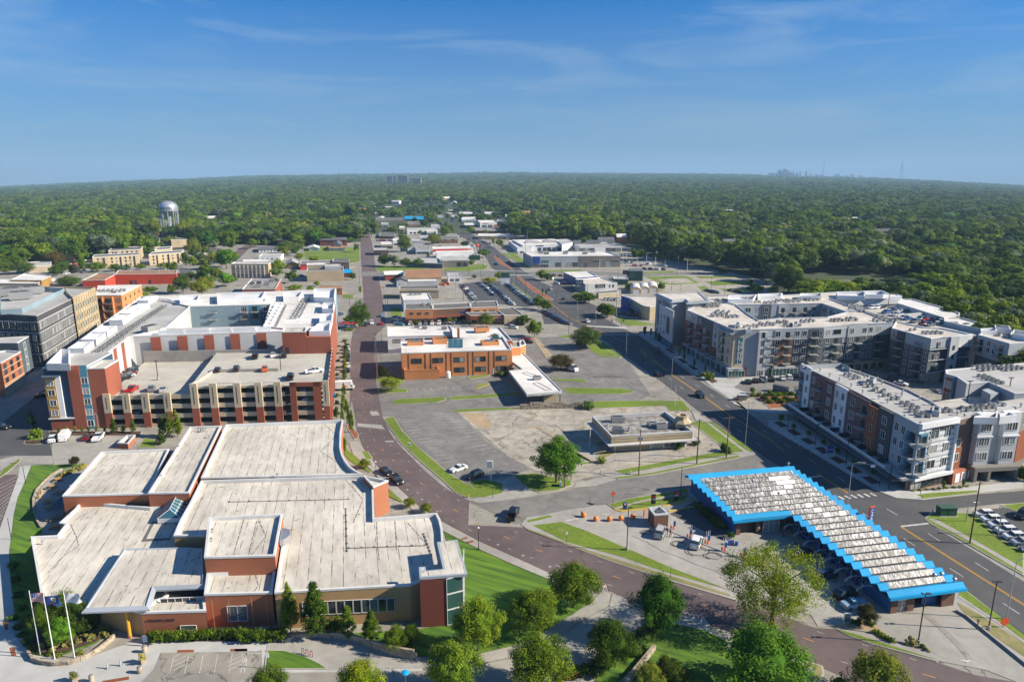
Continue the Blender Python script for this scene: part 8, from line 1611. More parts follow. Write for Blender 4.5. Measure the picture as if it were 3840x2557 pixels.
carline('O',640,840,740,800,6,30,-4,'in the lot of the beige apartments, left',['red','dark blue','dark red','white','blue']);carline('O',1660,830,1780,790,7,30,-4,'in the lot of the beige apartments, right',['dark blue','white','red','grey']);carline('O',590,915,760,900,2,30,-2,'on the street before the stone gate',['black','white']);carline('O',1790,735,1820,733,1,30,2,'as the white pickup near the trees',['white'],('pickup',))
cz('van','white','O',475,980,20,-30,'white van beside the yellow end wall',detail=False)
carline('P',600,940,680,990,2,30,1,'by the tan cinema',['dark blue','black']);carline('P',1095,1420,1100,1420,1,20,-5,'as the dark one beside the white apartments',['dark blue']);carline('P',2230,1090,2280,1080,2,30,2,'as work trucks beside the grey warehouse',['white','yellow']if False else['white','orange'],('pickup',));carline('P',1530,605,1720,612,7,20,1,'of white rental trucks beyond the lot',['white','white','red'],('van',))
for r_,x,y,dx,dy,c_,l in(('Q',910,835,-20,-18,'grey','grey car leaving the far crossing'),('Q',770,865,30,3,'dark blue','dark car turning at the far crossing'),('Q',545,610,-20,-16,'silver','pale car on the avenue by the orange sign'),('Q',460,585,-20,-16,'dark red','dark red car on the avenue beyond the orange sign'),('Q',375,560,-20,-16,'blue','blue car on the avenue by the brown shop'),('Q',250,438,-20,-16,'black','black car far up the avenue'),('Q',510,660,30,2,'white','white car nosing out beside the red banded store'),('Q',590,660,30,2,'red','red car at the avenue by the orange sign'),('Q',590,700,-20,-16,'grey','grey car by the median tip')):cz('suv',c_,r_,x,y,dx,dy,l,detail=False)
zk=14.62
for i,(x,y,c_)in enumerate(((925,385,'grey'),(955,388,'white'),(1000,385,'white'),(1045,380,'black'),(1220,375,'white'),(1160,418,'grey'),(1215,415,'silver'),(1305,412,'grey'),(1085,430,'blue'),(1150,450,'white'),(1185,455,'white'),(1240,482,'silver'),(1285,490,'blue'),(1350,515,'grey'),(1400,490,'teal'),(1450,495,'red'),(1520,505,'black'),(1430,540,'dark red'),(1490,545,'grey'),(1585,520,'white'),(1690,545,'white'),(1730,550,'black'),(1810,560,'grey'),(1880,585,'dark blue'),(1925,595,'red'))):
 cz('suv' if i%3 else 'sedan',c_,'K',x,y,-40,6,f'{c_} car on the roof deck, {ordn[i]} from the far wall',z=zk,detail=False,group='cars on the roof deck of the grey complex')
for i,(x,y,c_)in enumerate(((1125,1035,'grey'),(1160,1050,'black'),(1220,1085,'white'))):cz('sedan',c_,'K',x,y,40,8,f'{c_} car in the parking court between the blocks, {ordn[i]} of three')
#  STREET FURNITURE
def pole(label,cat,name,r,x,y,top,m,rad=.09,r2=None,H=None,group=None):
 p=W(r,x,y);h=H or hgt(p,r,top);t=thing(name,label,cat,p,0,group);put('pole',MB().tube(p,p+Vector((0,0,h)),rad,r2 or rad*.7,8),M[m],t);return t,p,h
def globe_lamp(label,r,x,y,top,**k):
 t,p,h=pole(label,'street lamp','street_lamp',r,x,y,top,'black',.07,.05,**k)
 q=put('globe',MB().ball((p.x,p.y,p.z+h+.15),.2,10),M['lamp_w'],t);put('base',MB().lathe([(.2,0),(.2,.3),(.1,.5),(.08,.9)],10,0,tuple(p)),M['black'],t);return t
def lot_lamp(label,r,x,y,top,m='pole_bronze',heads=2,base=True,**k):
 t,p,h=pole(label,'lamp post','lamp_post',r,x,y,top,m,.11,.08,**k)
 if base:put('base',MB().tube(p,p+Vector((0,0,.8)),.3,n=12),M['concrete'],t)
 for s_ in((-1,1)if heads==2 else(1,)):put('lamp_head',MB().box(p.x+s_*.35-.3,p.y-.2,h,p.x+s_*.35+.4*s_*.5+.2,p.y+.2,h+.14),M[m],t)
 return t
def road_lamp(label,r,x,y,top,dx=1,armlen=2.2,**k):
 t,p,h=pole(label,'street light','street_light',r,x,y,top,'metal',.11,.06,**k);top_=p+Vector((0,0,h));e=top_+Vector((dx*armlen,0,.5))
 put('arm',MB().path([top_,top_.lerp(e,.5)+Vector((0,0,.35)),e],.045,6),M['metal'],t);put('lamp_head',MB().box(e.x-.15,e.y-.14,e.z-.08,e.x+.15+.5*dx,e.y+.14,e.z+.05)if dx>0 else MB().box(e.x-.65,e.y-.14,e.z-.08,e.x+.15,e.y+.14,e.z+.05),M['metal'],t);return t
globe_lamp('black post lamp with globe beside the parked black cars','C',1253,700,572);globe_lamp('black post lamp with globe on the pavement above the big lawn','C',2195,1378,1180);globe_lamp('black post lamp with globe below the willow','F',572,1240,1040)
for i,(x,y,t_)in enumerate(((237,770,605),(105,1280,1085))):pole('bare black post on the left pavement, %s'%('farther' if i==0 else 'nearer'),'post','lamp_post','A',x,y,t_,'black',.07)
pole('bare thin post at the far left lot edge','post','lamp_post','A',312,400,245,'black',.06)
lot_lamp('tall bronze lamp post with concrete foot at the wash lot lawn','E',1350,262,-130);lot_lamp('tall lamp post with twin heads in front of the tunnel exit','I',1378,1262,800);lot_lamp('tall dark lamp post beyond the tunnel exit by the verge','I',2025,1135,690)
lot_lamp('grey lamp post over the row of white cars','I',2112,270,10,'metal',2,False)
road_lamp('tall grey street light behind the car wash sign','G',730,1215,840,1);road_lamp('grey street light by the green utility box','I',1820,140,-20,1,1.6);road_lamp('tall galvanised street light beside the orange warning sign','I',2188,1035,500,1,2.4);road_lamp('tall street light by the bank lawn before the shaded flats','J',283,1168,845,1)
road_lamp('slim street light beside the side street corner','H',2193,418,40,1,.8);road_lamp('short white lamp by the small lot of white vehicles','A',500,598,395,-1,.5);road_lamp('white lamp in front of the brick and blue striped tower','A',912,300,140,-1,.6)
road_lamp('grey street light on the near side of the shaded crossing','S',435,1420,1110,1,.6)
pole('thin white sign pole on the verge by the avenue','sign','sign_post','J',320,1280,1090,'white',.06);
for r_,x,y,t_,i in(('G',180,515,335,0),('G',432,670,470,1),('G',715,845,630,2),('G',1025,1040,890,3)):lot_lamp('black lamp post in the shaded pavement, %s from the far end'%ordn[i],r_,x,y,t_,'black',1,False)
p=W('K',1098,412,14.6);t=thing('lamp_post','dark twin headed lamp post on the roof deck of the complex','lamp post',p);put('pole',MB().tube(p,p+Vector((0,0,7.5)),.12,n=8).box(p.x-1,p.y-.2,22,p.x+1,p.y+.2,22.15),M['black'],t)
for x,y,z0,l in((1455,1040,ZD,'left'),(1885+0,0,0,'')):
 if not l:continue
 p=W('M',1455,1040,ZD+.2);t=thing('lamp_post','dark lamp post on the lower garage deck','lamp post',p);put('pole',MB().tube(p,p+Vector((0,0,6)),.12,n=8).box(p.x-.4,p.y-.2,p.z+6,p.x+.4,p.y+.2,p.z+6.15),M['black'],t);put('plinth',MB().tube(p,p+Vector((0,0,1.2)),.35,n=10),M['concrete'],t)
p=W('N',1358,950,zg2);t=thing('lamp_post','dark lamp post on the raised garage deck wall','lamp post',p);put('pole',MB().tube(p,p+Vector((0,0,6.6)),.12,n=8).box(p.x-.4,p.y-.2,p.z+6.6,p.x+.4,p.y+.2,p.z+6.75),M['black'],t)
for i,(x,y,z_)in enumerate(((1830,1250,9),(2205,1215,9))):p=W('K',x,y,z_);t=thing('lamp_post','dark lamp post on the sunken deck, %s'%('left' if i==0 else 'right'),'lamp post',p);put('pole',MB().tube(p,p+Vector((0,0,6.2)),.12,n=8).box(p.x-.7,p.y-.2,p.z+6.2,p.x+.7,p.y+.2,p.z+6.35),M['black'],t)
UP={}
def upole(key,label,r,x,y,top,arm=2.2,tr=False,m='wood',an=.2):
 t,p,h=pole(label,'utility pole','utility_pole',r,x,y,top,m,.17,.11);d=Vector((math.cos(an),math.sin(an),0));a=p+Vector((0,0,h-.4))
 put('crossarm',MB().tube(a-d*arm/2,a+d*arm/2,.06,n=5),M['wood'],t);mb=MB()
 for k in(-1,-.35,.35,1):q=a+d*arm/2*k;mb.tube(q,q+Vector((0,0,.25)),.05,n=6)
 put('insulator',mb,M['metal'],t)
 if tr:
  mb=MB()
  for k in(-.45,0,.45):c=a+d*k+Vector((0,-.3 if k else-.45,-2.2));mb.tube(c,c+Vector((0,0,.9)),.22,n=10)
  put('transformer',mb,M['metal'],t)
 UP[key]=(a,d*arm/2);return t
upole('a','wooden utility pole beside the bright green tree','H',533,805,365,1.6);upole('b','utility pole with a bank of transformers before the diner','H',1215,690,270,2.0,True,an=-.3);upole('c','grey utility pole on the strip of grass by the side street','H',1748,588,175,1.8,m='pole_bronze');upole('d','brown utility pole with crossarm at the avenue corner','H',2020,535,150,2.6)
upole('e','thick leaning-looking wooden utility pole beside the white cars','I',1855,340,-230,2.4,False,an=.4);upole('f','utility pole with transformers at the left edge of the bank','L',85,920,480,1.4,True)
def wire(a,b,sag=.9,r_=.02):
 P=[]
 for i in range(13):t=i/12;q=a.lerp(b,t);q.z-=sag*4*t*(1-t);P.append(q)
 return MB().path(P,r_,4)
wn_=0
for a,b,l in(('a','b','between the green tree and the diner poles'),('b','c','between the transformer pole and the grey pole'),('c','d','between the grey pole and the corner pole'),('f','a','from the bank pole to the green tree pole')):
 A0,da=UP[a];B0,db=UP[b];mb=MB()
 for k in(-1,0,1):w_=wire(A0+da*k,B0+db*k);i0=len(mb.v);mb.v+=w_.v;mb.f+=[tuple(i0+j for j in f)for f in w_.f];mb.m+=w_.m
 tag(put('power_line',mb,M['black']),'thin sagging power lines '+l,'power line')
pole('dark short post in front of the bleached lot','post','post','H',1597,888,612,'pole_bronze',.1);
for r_,x,y,t_,i in(('L',125,560,470,0),('L',160,215,135,1),('L',185,330,140,2),('L',195,435,300,3),('L',1288,430,355,4),('L',1560,520,425,5),('L',1847,495,340,6),('S',325,1068,745,7),('S',380,1090,960,8),('S',1370,730,550,9),('S',1520,745,600,10),('S',1720,610,445,11),('S',995,540,440,12),('S',1030,720,640,13),('S',935,720,612,14),('P',1320,1075,875,15),('P',1210,1315,1190,16),('P',1630,1330,1170,17),('P',2255,1060,930,18),('P',685,720,560,19),('P',605,760,680,20),('P',500,1150,990,21),('P',575,1075,880,22)):
 pole('thin dark pole %s'%('beside the round olive tree street corner' if i==6 else 'at the crossing beside the avenue' if i in(7,8)else 'standing in the town near the maroon road' if i>=15 or i<4 else 'in the car parks beyond the shops'),'pole','utility_pole',r_,x,y,t_,'pole_bronze' if i not in(7,)else 'concrete',.12,group='thin poles of the town' if i not in(6,)else None)
for i,(r_,x,y,t_)in enumerate((('Q',985,1100,905),('Q',965,1080,900),('Q',1090,1200,985),('Q',1255,1215,1080),('Q',1425,1400,1165),('Q',1660,1470,1260),('Q',410,680,520),('Q',490,640,510),('Q',580,710,600),('Q',670,870,705),('Q',745,690,560),('Q',835,740,580),('Q',1090,910,540),('Q',1350,1090,890),('Q',1600,1250,970),('Q',1890,1410,1120),('Q',2110,1090,910),('Q',2090,1470,1180),('Q',1775,1180,1065),('Q',320,1210,1035),('Q',405,1260,1150),('Q',190,1000,820),('Q',465,980,855),('Q',570,1020,870),('Q',600,1040,905),('Q',660,1060,950),('Q',1510,880,770),('Q',1375,880,775),('Q',1485,960,820),('Q',1905,895,795),('Q',625,920,740),('Q',1112,700,485),('Q',1145,580,490),('Q',1195,580,475),('Q',1270,580,485),('Q',1342,580,505),('Q',1705,590,480),('Q',245,440,290),('Q',300,540,460),('Q',355,500,410),('Q',180,420,270),('Q',535,590,480),('Q',655,640,545))):
 pole('tall slim light or line pole along the avenue','pole','street_pole',r_,x,y,t_,'metal' if i%2 else 'pole_bronze',.13,group='slim poles along the avenue')
for i,(x,y,t_)in enumerate(((145,460,355),(400,390,290),(435,380,270),(550,430,342),(563,430,355),(660,400,305),(757,430,335),(765,360,250),(838,370,275),(862,480,370),(1008,440,328),(1108,490,360))):
 pole('white lamp pole in the far dealer lot','lamp post','lamp_post','S',x,y,t_,'white',.14,group='white lamp poles of the far dealer lot')
t,p,h=pole('traffic signal pole with a long mast arm over the crossing','traffic signal','traffic_signal','S',95,1160,915,'metal',.14);a=W('S',95,1160)+Vector((0,0,5.4));bq=W('S',-60,1160)+Vector((0,0,5.4));b=a+Vector((14,1,0));put('mast_arm',MB().tube(a,b,.08,n=6),M['metal'],t)
for u in(.55,.95):q=a.lerp(b,u);put('signal_head',MB().box(q.x-.2,q.y-.25,q.z-.9,q.x+.2,q.y+.1,q.z+.3),M['black'],t)
t,p,h=pole('corner signal pole with mast arm and small sign before the corner block','traffic signal','traffic_signal','G',1110,1070,840,'black',.15);a=p+Vector((0,0,6.0));e=W('G',575,935)-p;e.z=0;b=a+Vector((-9.5,1.5,0));put('mast_arm',MB().tube(a,b,.07,n=6),M['metal'],t);q=a.lerp(b,.42);put('sign_plate',MB().box(q.x-.5,q.y-.05,q.z-.7,q.x+.5,q.y+.05,q.z-.1),M['white'],t);put('signal_head',MB().box(p.x-.25,p.y-.3,2.4,p.x+.25,p.y+.1,3.6),M['black'],t)
def signb(label,r,x,y,top,w,h_,m,pm='pole_bronze',an=0.1,txt=None,tm='white',shape='rect',cat='sign'):
 t,p,H=pole(label,cat,'road_sign',r,x,y,top,pm,.05);d=Vector((math.cos(an),math.sin(an),0));z1=H;z0=H-h_
 if shape=='rect':band(t,'sign_plate',p-d*w/2,p+d*w/2,0,1,z0,z1,.05,m)
 else:
  mb=MB();n=8 if shape=='oct' else 4;c=p+Vector((0,0,H-h_/2));nv=Vector((d.y,-d.x,0))*.06;i0=0;pts_=[c+nv+d*math.cos(2*math.pi*(k+(.5 if n==8 else 0))/n)*w/2+Vector((0,0,math.sin(2*math.pi*(k+(.5 if n==8 else 0))/n)*w/2))for k in range(n)]
  mb.v=[tuple(v)for v in pts_]+[tuple(v-nv*.5)for v in pts_];mb.f=[tuple(range(n)),tuple(reversed(range(n,2*n)))]+[(i,n+i,n+(i+1)%n,(i+1)%n)for i in range(n)];mb.m=[0]*(n+2);put('sign_plate',mb,M[m],t)
 if txt:text(t,'sign_text',txt,p-d*w/2,p+d*w/2,w/2,z1-h_*.75,h_*.6,tm,out=.07)
 return t
signb('orange diamond warning sign at the side street corner','H',977,960,835,1.2,1.2,'sign_orange',shape='dia');signb('orange octagonal road works sign on the verge by the avenue','I',2165,1110,1015,1.5,1.5,'sign_orange',shape='oct');signb('orange diamond sign beside the far maroon road','P',1580,1170,1105,1.3,1.3,'sign_orange',shape='dia')
signb('white speed sign with a black number on the curving grass strip','C',1562,480,388,.75,.95,'white',txt='20',tm='black');signb('small white sign on a thin post at the wash lawn','E',797,190,88,.4,.6,'white');signb('second small white sign further down the wash lawn','E',1752,515,395,.35,.55,'white');signb('thin dark sign post with plate beside the striped barrier','E',1950,1040,870,.5,1.0,'stucco_g');signb('white sign at the edge of the accessible bays','D',262,1350,1200,.5,.8,'white');signb('green street name sign at the strip corner','C',2325,905,798,.8,.25,'green_box');signb('small green street sign at the brick shop corner','G',1400,1120,1025,.6,.3,'green_box')
signb('white street name sign on the lawn corner by the utility box','I',1510,60,28,.6,.5,'white')
t,p,h=pole('tall blank white sign box on a pole beside the black SUV','sign','pole_sign','C',2308,750,560,'white',.12);band(t,'sign_box',p-Vector((.9,-.35,0)),p+Vector((.5,.2,0)),0,1,h-1.7,h,.35,'white')
t,p,h=pole('blue round retail sign hanging by the garage flank','sign','shop_sign','N',1840,1260,1185,'metal',.05);put('sign_disc',MB().tube(p+Vector((0,-.1,h)),p+Vector((0,.1,h)),.9,n=16),M['blue_roof'],t)
for i,(x,y)in enumerate(((1347,965),(1557,930))):p=W('H',x,y);t=thing('menu_sign','upright black menu board with red lettering by the wash ramp, %s'%('left' if i==0 else 'right'),'sign',p);put('board',MB().box(p.x-.5,p.y-.08,.3,p.x+.5,p.y+.08,2.6),M['black'],t);text(t,'board_text','FREE',p-Vector((.5,.08,0)),p+Vector((.5,-.08,0)),.5,1.9,.38,'red_paint',out=.03);text(t,'board_text','VAC',p-Vector((.5,.08,0)),p+Vector((.5,-.08,0)),.5,1.3,.42,'white',out=.03)
p=W('H',1087,1005);t=thing('round_top_sign','blue round topped sign at the ramp entrance','sign',p);put('board',MB().box(p.x-.45,p.y-.08,0,p.x+.45,p.y+.08,1.3).tube((p.x,p.y-.08,1.3),(p.x,p.y+.08,1.3),.45,n=16),M['sign_blue'],t);put('badge',MB().tube((p.x,p.y-.12,1.3),(p.x,p.y-.09,1.3),.25,n=14),M['white'],t)
p=W('F',1165,935);t=thing('menu_sign','white framed blue menu board in the stony bed','sign',p);put('board',MB().box(p.x-.55,p.y-.08,.2,p.x+.55,p.y+.08,2.0),M['white'],t);put('panel',MB().box(p.x-.45,p.y-.1,.35,p.x+.45,p.y-.085,1.85),M['glass_b'],t)
p=W('G',565,755);t=thing('sign_stand','white leasing sign stand on the shaded pavement','sign',p);put('board',MB().box(p.x-.9,p.y-.06,.8,p.x+.9,p.y+.06,2.6),M['sign_blue'],t);put('frame',MB().box(p.x-.95,p.y-.05,0,p.x-.9,p.y+.05,2.7).box(p.x+.9,p.y-.05,0,p.x+.95,p.y+.05,2.7).box(p.x-.95,p.y-.05,1.6,p.x+.95,p.y-.07,1.75),M['white'],t)
p=W('Q',1680,1160);t=thing('pylon_sign','blue sign on a stone pylon before the rental office','sign',p);put('pylon',MB().box(p.x-1.3,p.y-.6,0,p.x+1.3,p.y+.6,4.5),M['stone'],t);put('sign_board',MB().box(p.x-2.6,p.y-.5,4.5,p.x+2.6,p.y+.5,7.6),M['navy'],t);text(t,'sign_text','Unified'[:0]or 'United',p-Vector((2.6,.5,0)),p+Vector((2.6,-.5,0)),2.6,5.6,1.3,'white',out=.05)
p=W('Q',867,1085);t=thing('billboard','white and teal display board at the head of the dealer rows','sign',p);put('board',MB().box(p.x-3,p.y-.3,0,p.x+3,p.y+.3,5),M['white'],t);put('panel',MB().box(p.x-3,p.y-.4,5,p.x+3,p.y+.3,8.2),M['green_b'],t)
t,p,h=pole('white pole sign with green board before the red banded store','sign','pole_sign','Q',530,855,745,'white',.3);put('board',MB().box(p.x-4.5,p.y-.3,h-5,p.x+4.5,p.y+.3,h-1),M['green_box'],t)
t,p,h=pole('orange oval sign on a pole over the avenue','sign','pole_sign','Q',560,700,650,'pole_bronze',.2);put('oval',MB().ball((p.x,p.y,h),2.2,12,0,.6),M['sign_orange'],t)
t,p,h=pole('blue and white tall pole sign far up the avenue','sign','pole_sign','Q',282,400,340,'white',.4);put('board',MB().box(p.x-2.2,p.y-.3,h-9,p.x+2.2,p.y+.3,h),M['sign_blue'],t)
def flag(label,x,y,top,kind,fx,fy):
 t,p,h=pole(label,'flagpole','flagpole','B',x,y,top,'white',.085,.05);p0=p+Vector((.06,0,h-.25));put('ball',MB().ball((p.x,p.y,h+.1),.12,8),M['metal'],t)
 nx,ny,Wd,Hg=16,13,2.5,1.55;mb=MB()
 def q(i,j):u=i/nx;return p0+Vector((u*Wd*.92,-.25*math.sin(u*7+j*.25)*u,-j/ny*Hg+.18*math.sin(u*6)*u+u*.12))
 for i in range(nx):
  for j in range(ny):
   m_=0
   if kind=='us':m_=(2 if(i<7 and j<7)else(0 if j%2==0 else 1));m_=1 if(m_==2 and i%2==1 and j%2==1)else m_
   if kind=='blue':m_=2;cx_,cy_=i-8,j-5;m_=1 if 2<cx_*cx_+cy_*cy_<9 else(3 if cx_*cx_+cy_*cy_<=2 else m_);m_=3 if(j==10 and 3<i<13)else m_
   if kind=='white':m_=1;m_=4 if(abs(i-7)+abs(j-6)*1.4<4 and(i+j)%3)else m_
   mb.quad(q(i,j),q(i,j+1),q(i+1,j+1),q(i+1,j),m_)
 put('flag',mb,[M['red_paint'],M['white'],M['sign_blue'],M['yellow_col'],M['stucco_g']],t)
flag('left flagpole flying a red and white striped flag with blue canton',375,1222,640,'us',0,0);flag('middle flagpole flying a dark blue flag with a round emblem',505,1262,668,'blue',0,0);flag('right flagpole flying a white flag with a grey emblem',687,1245,645,'white',0,0)
P_=pts(0,'B',262,1215,300,1275,400,1310,500,1322,640,1310,760,1270,880,1210,960,1150,1020,1100,1062,1055);Tw=thing('planter_wall','curved low limestone block wall round the flagpole bed','wall',P_[4]);
blk=[MB().box(-.3,-.16,0,.3,.16,.18).mesh('stone',[M['stone']]),MB().box(-.4,-.18,0,.4,.18,.2).mesh('stone',[M['stone']])];L_tot=sum((b-a).length for a,b in zip(P_,P_[1:]))
s=0;idx=0
def atlen(P,s):
 for a,b in zip(P,P[1:]):
  L_=(b-a).length
  if s<=L_:return a.lerp(b,s/L_),math.atan2((b-a).y,(b-a).x)
  s-=L_
 return P[-1],0
n_=int(L_tot/.63)
for j in range(3):
 for i in range(n_):
  q,an=atlen(P_,(i+.5*(j%2))*.63);o=add('stone',blk[0],Tw,(q.x-P_[4].x+rnd.uniform(-.02,.02),q.y-P_[4].y+rnd.uniform(-.03,.03),j*.185),an+rnd.uniform(-.03,.03))
for i in range(int(L_tot/.82)):q,an=atlen(P_,i*.82+.4);add('capstone',blk[1],Tw,(q.x-P_[4].x,q.y-P_[4].y,.555),an)
P_=pts(0,'D',410,1105,500,1072,600,1058,720,1058,860,1065,1000,1085,1120,1125,1250,1175,1400,1225,1520,1250,1650,1268);Tw=thing('retaining_wall','long low limestone wall between the plaza and the planting','wall',P_[5]);L_tot=sum((b-a).length for a,b in zip(P_,P_[1:]));n_=int(L_tot/.83)
for j in range(3):
 for i in range(min(95,n_)):
  q,an=atlen(P_,(i+.5*(j%2))*.83);hh=.6+1.1*min(1,i/n_*1.2);o=add('stone',blk[1],Tw,(q.x-P_[5].x,q.y-P_[5].y,j*hh/3),an);o.scale=(1,1,hh/3/.205)
P_=pts(0,'A',565,645,470,700,400,765,340,830,308,920,312,1020,345,1120,385,1185);Tw=thing('patio_wall','curved limestone wall round the shaded patio','wall',P_[3]);L_tot=sum((b-a).length for a,b in zip(P_,P_[1:]));n_=int(L_tot/.83)
for j in range(2):
 for i in range(n_):q,an=atlen(P_,(i+.5*(j%2))*.83);add('stone',blk[1],Tw,(q.x-P_[3].x,q.y-P_[3].y,j*.22+.1),an)
a,b=W('E',1590,1165),W('E',1330,1480);d,L_,an=frm(a,b);Tw=thing('garden_wall','rough pale stone wall running down through the dark hedge','wall',a);put('wall',MB().prism([a.xy,b.xy,(b+Vector((-d.y,d.x,0))*.7).xy,(a+Vector((-d.y,d.x,0))*.5).xy],0,.9),M['stone'],Tw)
pt_=MB().tube((0,0,.72),(0,0,.78),.75,n=8);pt_me=pt_.mesh('table_top',[M['ochre']]);pb_me=MB().box(-.4,-.18,.42,.4,.18,.48).mesh('bench',[M['ochre']]);pl_me=MB().tube((0,0,0),(0,0,.72),.08,n=8).box(-1,-.04,.1,1,.04,.16).box(-.04,-1,.1,.04,1,.16).mesh('pedestal',[M['frame_d']])
for i,(x,y)in enumerate(((535,745),(478,812),(540,862),(448,948),(475,1000),(490,1105),(500,1180))):
 t=thing('picnic_table','octagonal wooden picnic table with four benches on the patio, %s from the planted end'%ordn[i],'table',W('A',x,y,.15),.4*i,'picnic tables on the patio');add('table_top',pt_me,t);add('pedestal',pl_me,t)
 for k in range(4):add('bench',pb_me,t,(math.cos(k*math.pi/2)*1.05,math.sin(k*math.pi/2)*1.05,0),k*math.pi/2+math.pi/2)
for i,(x,y)in enumerate(((365,900),(385,860))):tag(put('litter_bin',MB().tube(W('A',x,y,.1),W('A',x,y,.1)+Vector((0,0,1)),.28,n=10),M['brick_tan']),'small bin on the curved patio wall side, %s'%('nearer' if i==0 else 'farther'),'bin')
for i,(x,y)in enumerate(((990,1345),(1112,1320))):p=W('B',x,y,.05);t=thing('post','short slanted grey post on the plaza, %s'%('left' if i==0 else 'right'),'bollard',p);put('post',MB().tube(p,p+Vector((-.05,0,1.0)),.13,.09,8),M['fascia'],t);put('foot',MB().tube(p,p+Vector((0,0,.08)),.3,n=10),M['metal'],t)
for i,(x,y)in enumerate(((1332,1195),(1288,1385),(845,1465))):p=W('B',x,y,.05);t=thing('litter_bin','round pebbled concrete bin on the plaza, %s'%('by the information board','below the flower planter','at the bottom edge')[i],'bin',p);put('body',MB().lathe([(.32,0),(.36,.9),(.3,1.0),(.01,1.0)],14,0,tuple(p)),M['stone'],t);put('lid',MB().lathe([(.33,1.0),(.2,1.15),(.01,1.17)],14,0,tuple(p)),M['taupe'],t)
for i,(x,y)in enumerate(((1318,1295),(688,1465))):p=W('B',x,y,.05);t=thing('flower_planter','square stone planter with dry flowers, %s'%('beside the bins' if i==0 else 'at the bottom edge'),'planter',p);put('pot',MB().lathe([(.42,0),(.55,.7),(.5,.72),(.01,.65)],4,0,tuple(p)),M['stone'],t);o=add('flowers',TK_['bushg0'][0],t,(0,0,.6));o.scale=(.8,.8,1.1)
p=W('B',1343,1140,.05);t=thing('information_board','small framed information board on the pavement by the hedge','sign',p);put('panel',MB().box(p.x-.4,p.y-.05,.8,p.x+.4,p.y+.05,1.9),M['bluish'],t);put('frame',MB().box(p.x-.46,p.y-.06,0,p.x-.4,p.y+.06,1.98).box(p.x+.4,p.y-.06,0,p.x+.46,p.y+.06,1.98),M['black'],t)
for i,(a_)in enumerate((('B',1635,1175,1785,1172,1782,1196,1628,1198),('B',2120,1165,2275,1162,2276,1185,2122,1187),('B',945,1458,1185,1418,1188,1445,948,1485),('B',30,920,65,912,78,985,45,992),('B',88,1155,130,1145,150,1225,108,1232),('C',2030,1275,2085,1255,2095,1268,2045,1284),('C',2080,1303,2140,1288,2155,1300,2100,1316),('D',-50,1165,65,1162,70,1185,-50,1188))):
 Pt=pts(.17 if i in(5,6)else .07,*a_);tag(put('tactile_plate',MB().prism(Pt,.05 if i not in(5,6)else .15,.09 if i not in(5,6)else .185),M['orange_pan']),'rust red tactile paving plate %s'%('at the left accessible bay','at the second accessible bay','at the bottom kerb ramp','at the upper left crossing','at the lower left crossing','upper of two on the lawn pavement','lower of two on the lawn pavement','at the bay beside the small lawn')[i],'paving plate')
P_=[W('D',570,1205,.12)];e=W('D',668,1238,.12)-P_[0];e.z=0;mb=MB();prev=P_[0];up=Vector((0,0,1))
L_=e.length;e.normalize();pth=[P_[0]]
for k in range(5):
 for j in range(7):
  a=math.pi*j/6;cx_=(k+.5)*L_/5;zz=.85+math.sin(a)*.12 if k%2==0 else .25-math.sin(a)*.12;pth.append(P_[0]+e*(cx_-math.cos(a)*L_/10)+up*zz)
pth.append(P_[0]+e*L_);tag(put('bike_rack',MB().path(pth,.05,8),M['brick_dark']),'wavy dark red bicycle rack on the plaza paving','bike rack')
for i,(x,y)in enumerate(((1548,1020),(1840,1022),(2022,1020))):p=W('B',x,y,1.2);tag(put('window_sign',MB().box(p.x-.25,p.y-.04,.7,p.x+.25,p.y+.04,1.3),M['sign_blue']),'small blue parking sign in the hedge, %s from the entrance'%ordn[i],'sign')
for i,(x,y)in enumerate(((708,1075),(819,1110),(946,1110),(1050,1103),(1161,1087))):
 p=W('H',x,y,.08);tag(put('orange_ball',MB().ball((p.x,p.y,p.z+.53),.55,20),M['ball_orange'],smooth=True),'large orange concrete ball guarding the wash lot, %s from the street'%ordn[i],'ball bollard')
for i,(x,y)in enumerate(((688,1068),(1262,1075),(1327,1142))):p=W('H',x,y);tag(put('bollard',MB().tube(p,p+Vector((0,0,1.6 if i else 1.2)),.14,n=10),M['red_paint' if not i else 'sign_orange']),('thin dark red bollard behind the first orange ball','red bollard left of the brick booth','red bollard in front of the brick booth')[i],'bollard')
for i,(x,y,t_)in enumerate(((866,685,645),(562,728,680),(1655,100,65))):p=W('H',x,y);tag(put('bollard',MB().tube(p,p+Vector((0,0,1.1)),.12,n=8),M['kerb_y']),('yellow bollard at the driveway tip of the diner','yellow guy post under the green tree','yellow bollard at the grass end by the avenue')[i],'bollard')
t,p,h=pole('white clearance bar post at the drive-through lane','barrier','height_bar','H',798,582,488,'white',.07);put('bar',MB().tube(p+Vector((0,0,h)),W('H',910,560,0)+Vector((0,0,h)),.06,n=6),M['kerb_y'],t)
t,p,h=pole('white post with yellow arm in the bleached lot','barrier','height_bar','H',463,235,150,'white',.07);put('bar',MB().tube(p+Vector((0,0,h)),p+Vector((-4,0,h)),.05,n=6),M['kerb_y'],t)
pole('slim white pole in the shade left of the diner','pole','pole','H',765,425,265,'white',.08)
p=W('I',1635,75);t=thing('utility_box','dark green transformer cabinet on the corner lawn','utility box',p);put('cabinet',MB().box(p.x-1.7,p.y-.9,.15,p.x+1.7,p.y+.9,1.9),M['green_box'],t);put('lid',MB().box(p.x-1.8,p.y-1,1.9,p.x+1.8,p.y+1,2.05),M['green_box'],t);put('door_seam',MB().box(p.x-.03,p.y-.93,.3,p.x+.03,p.y-.9,1.8),M['black'],t);put('pad',MB().box(p.x-2,p.y-1.2,0,p.x+2,p.y+1.2,.2),M['concrete'],t)
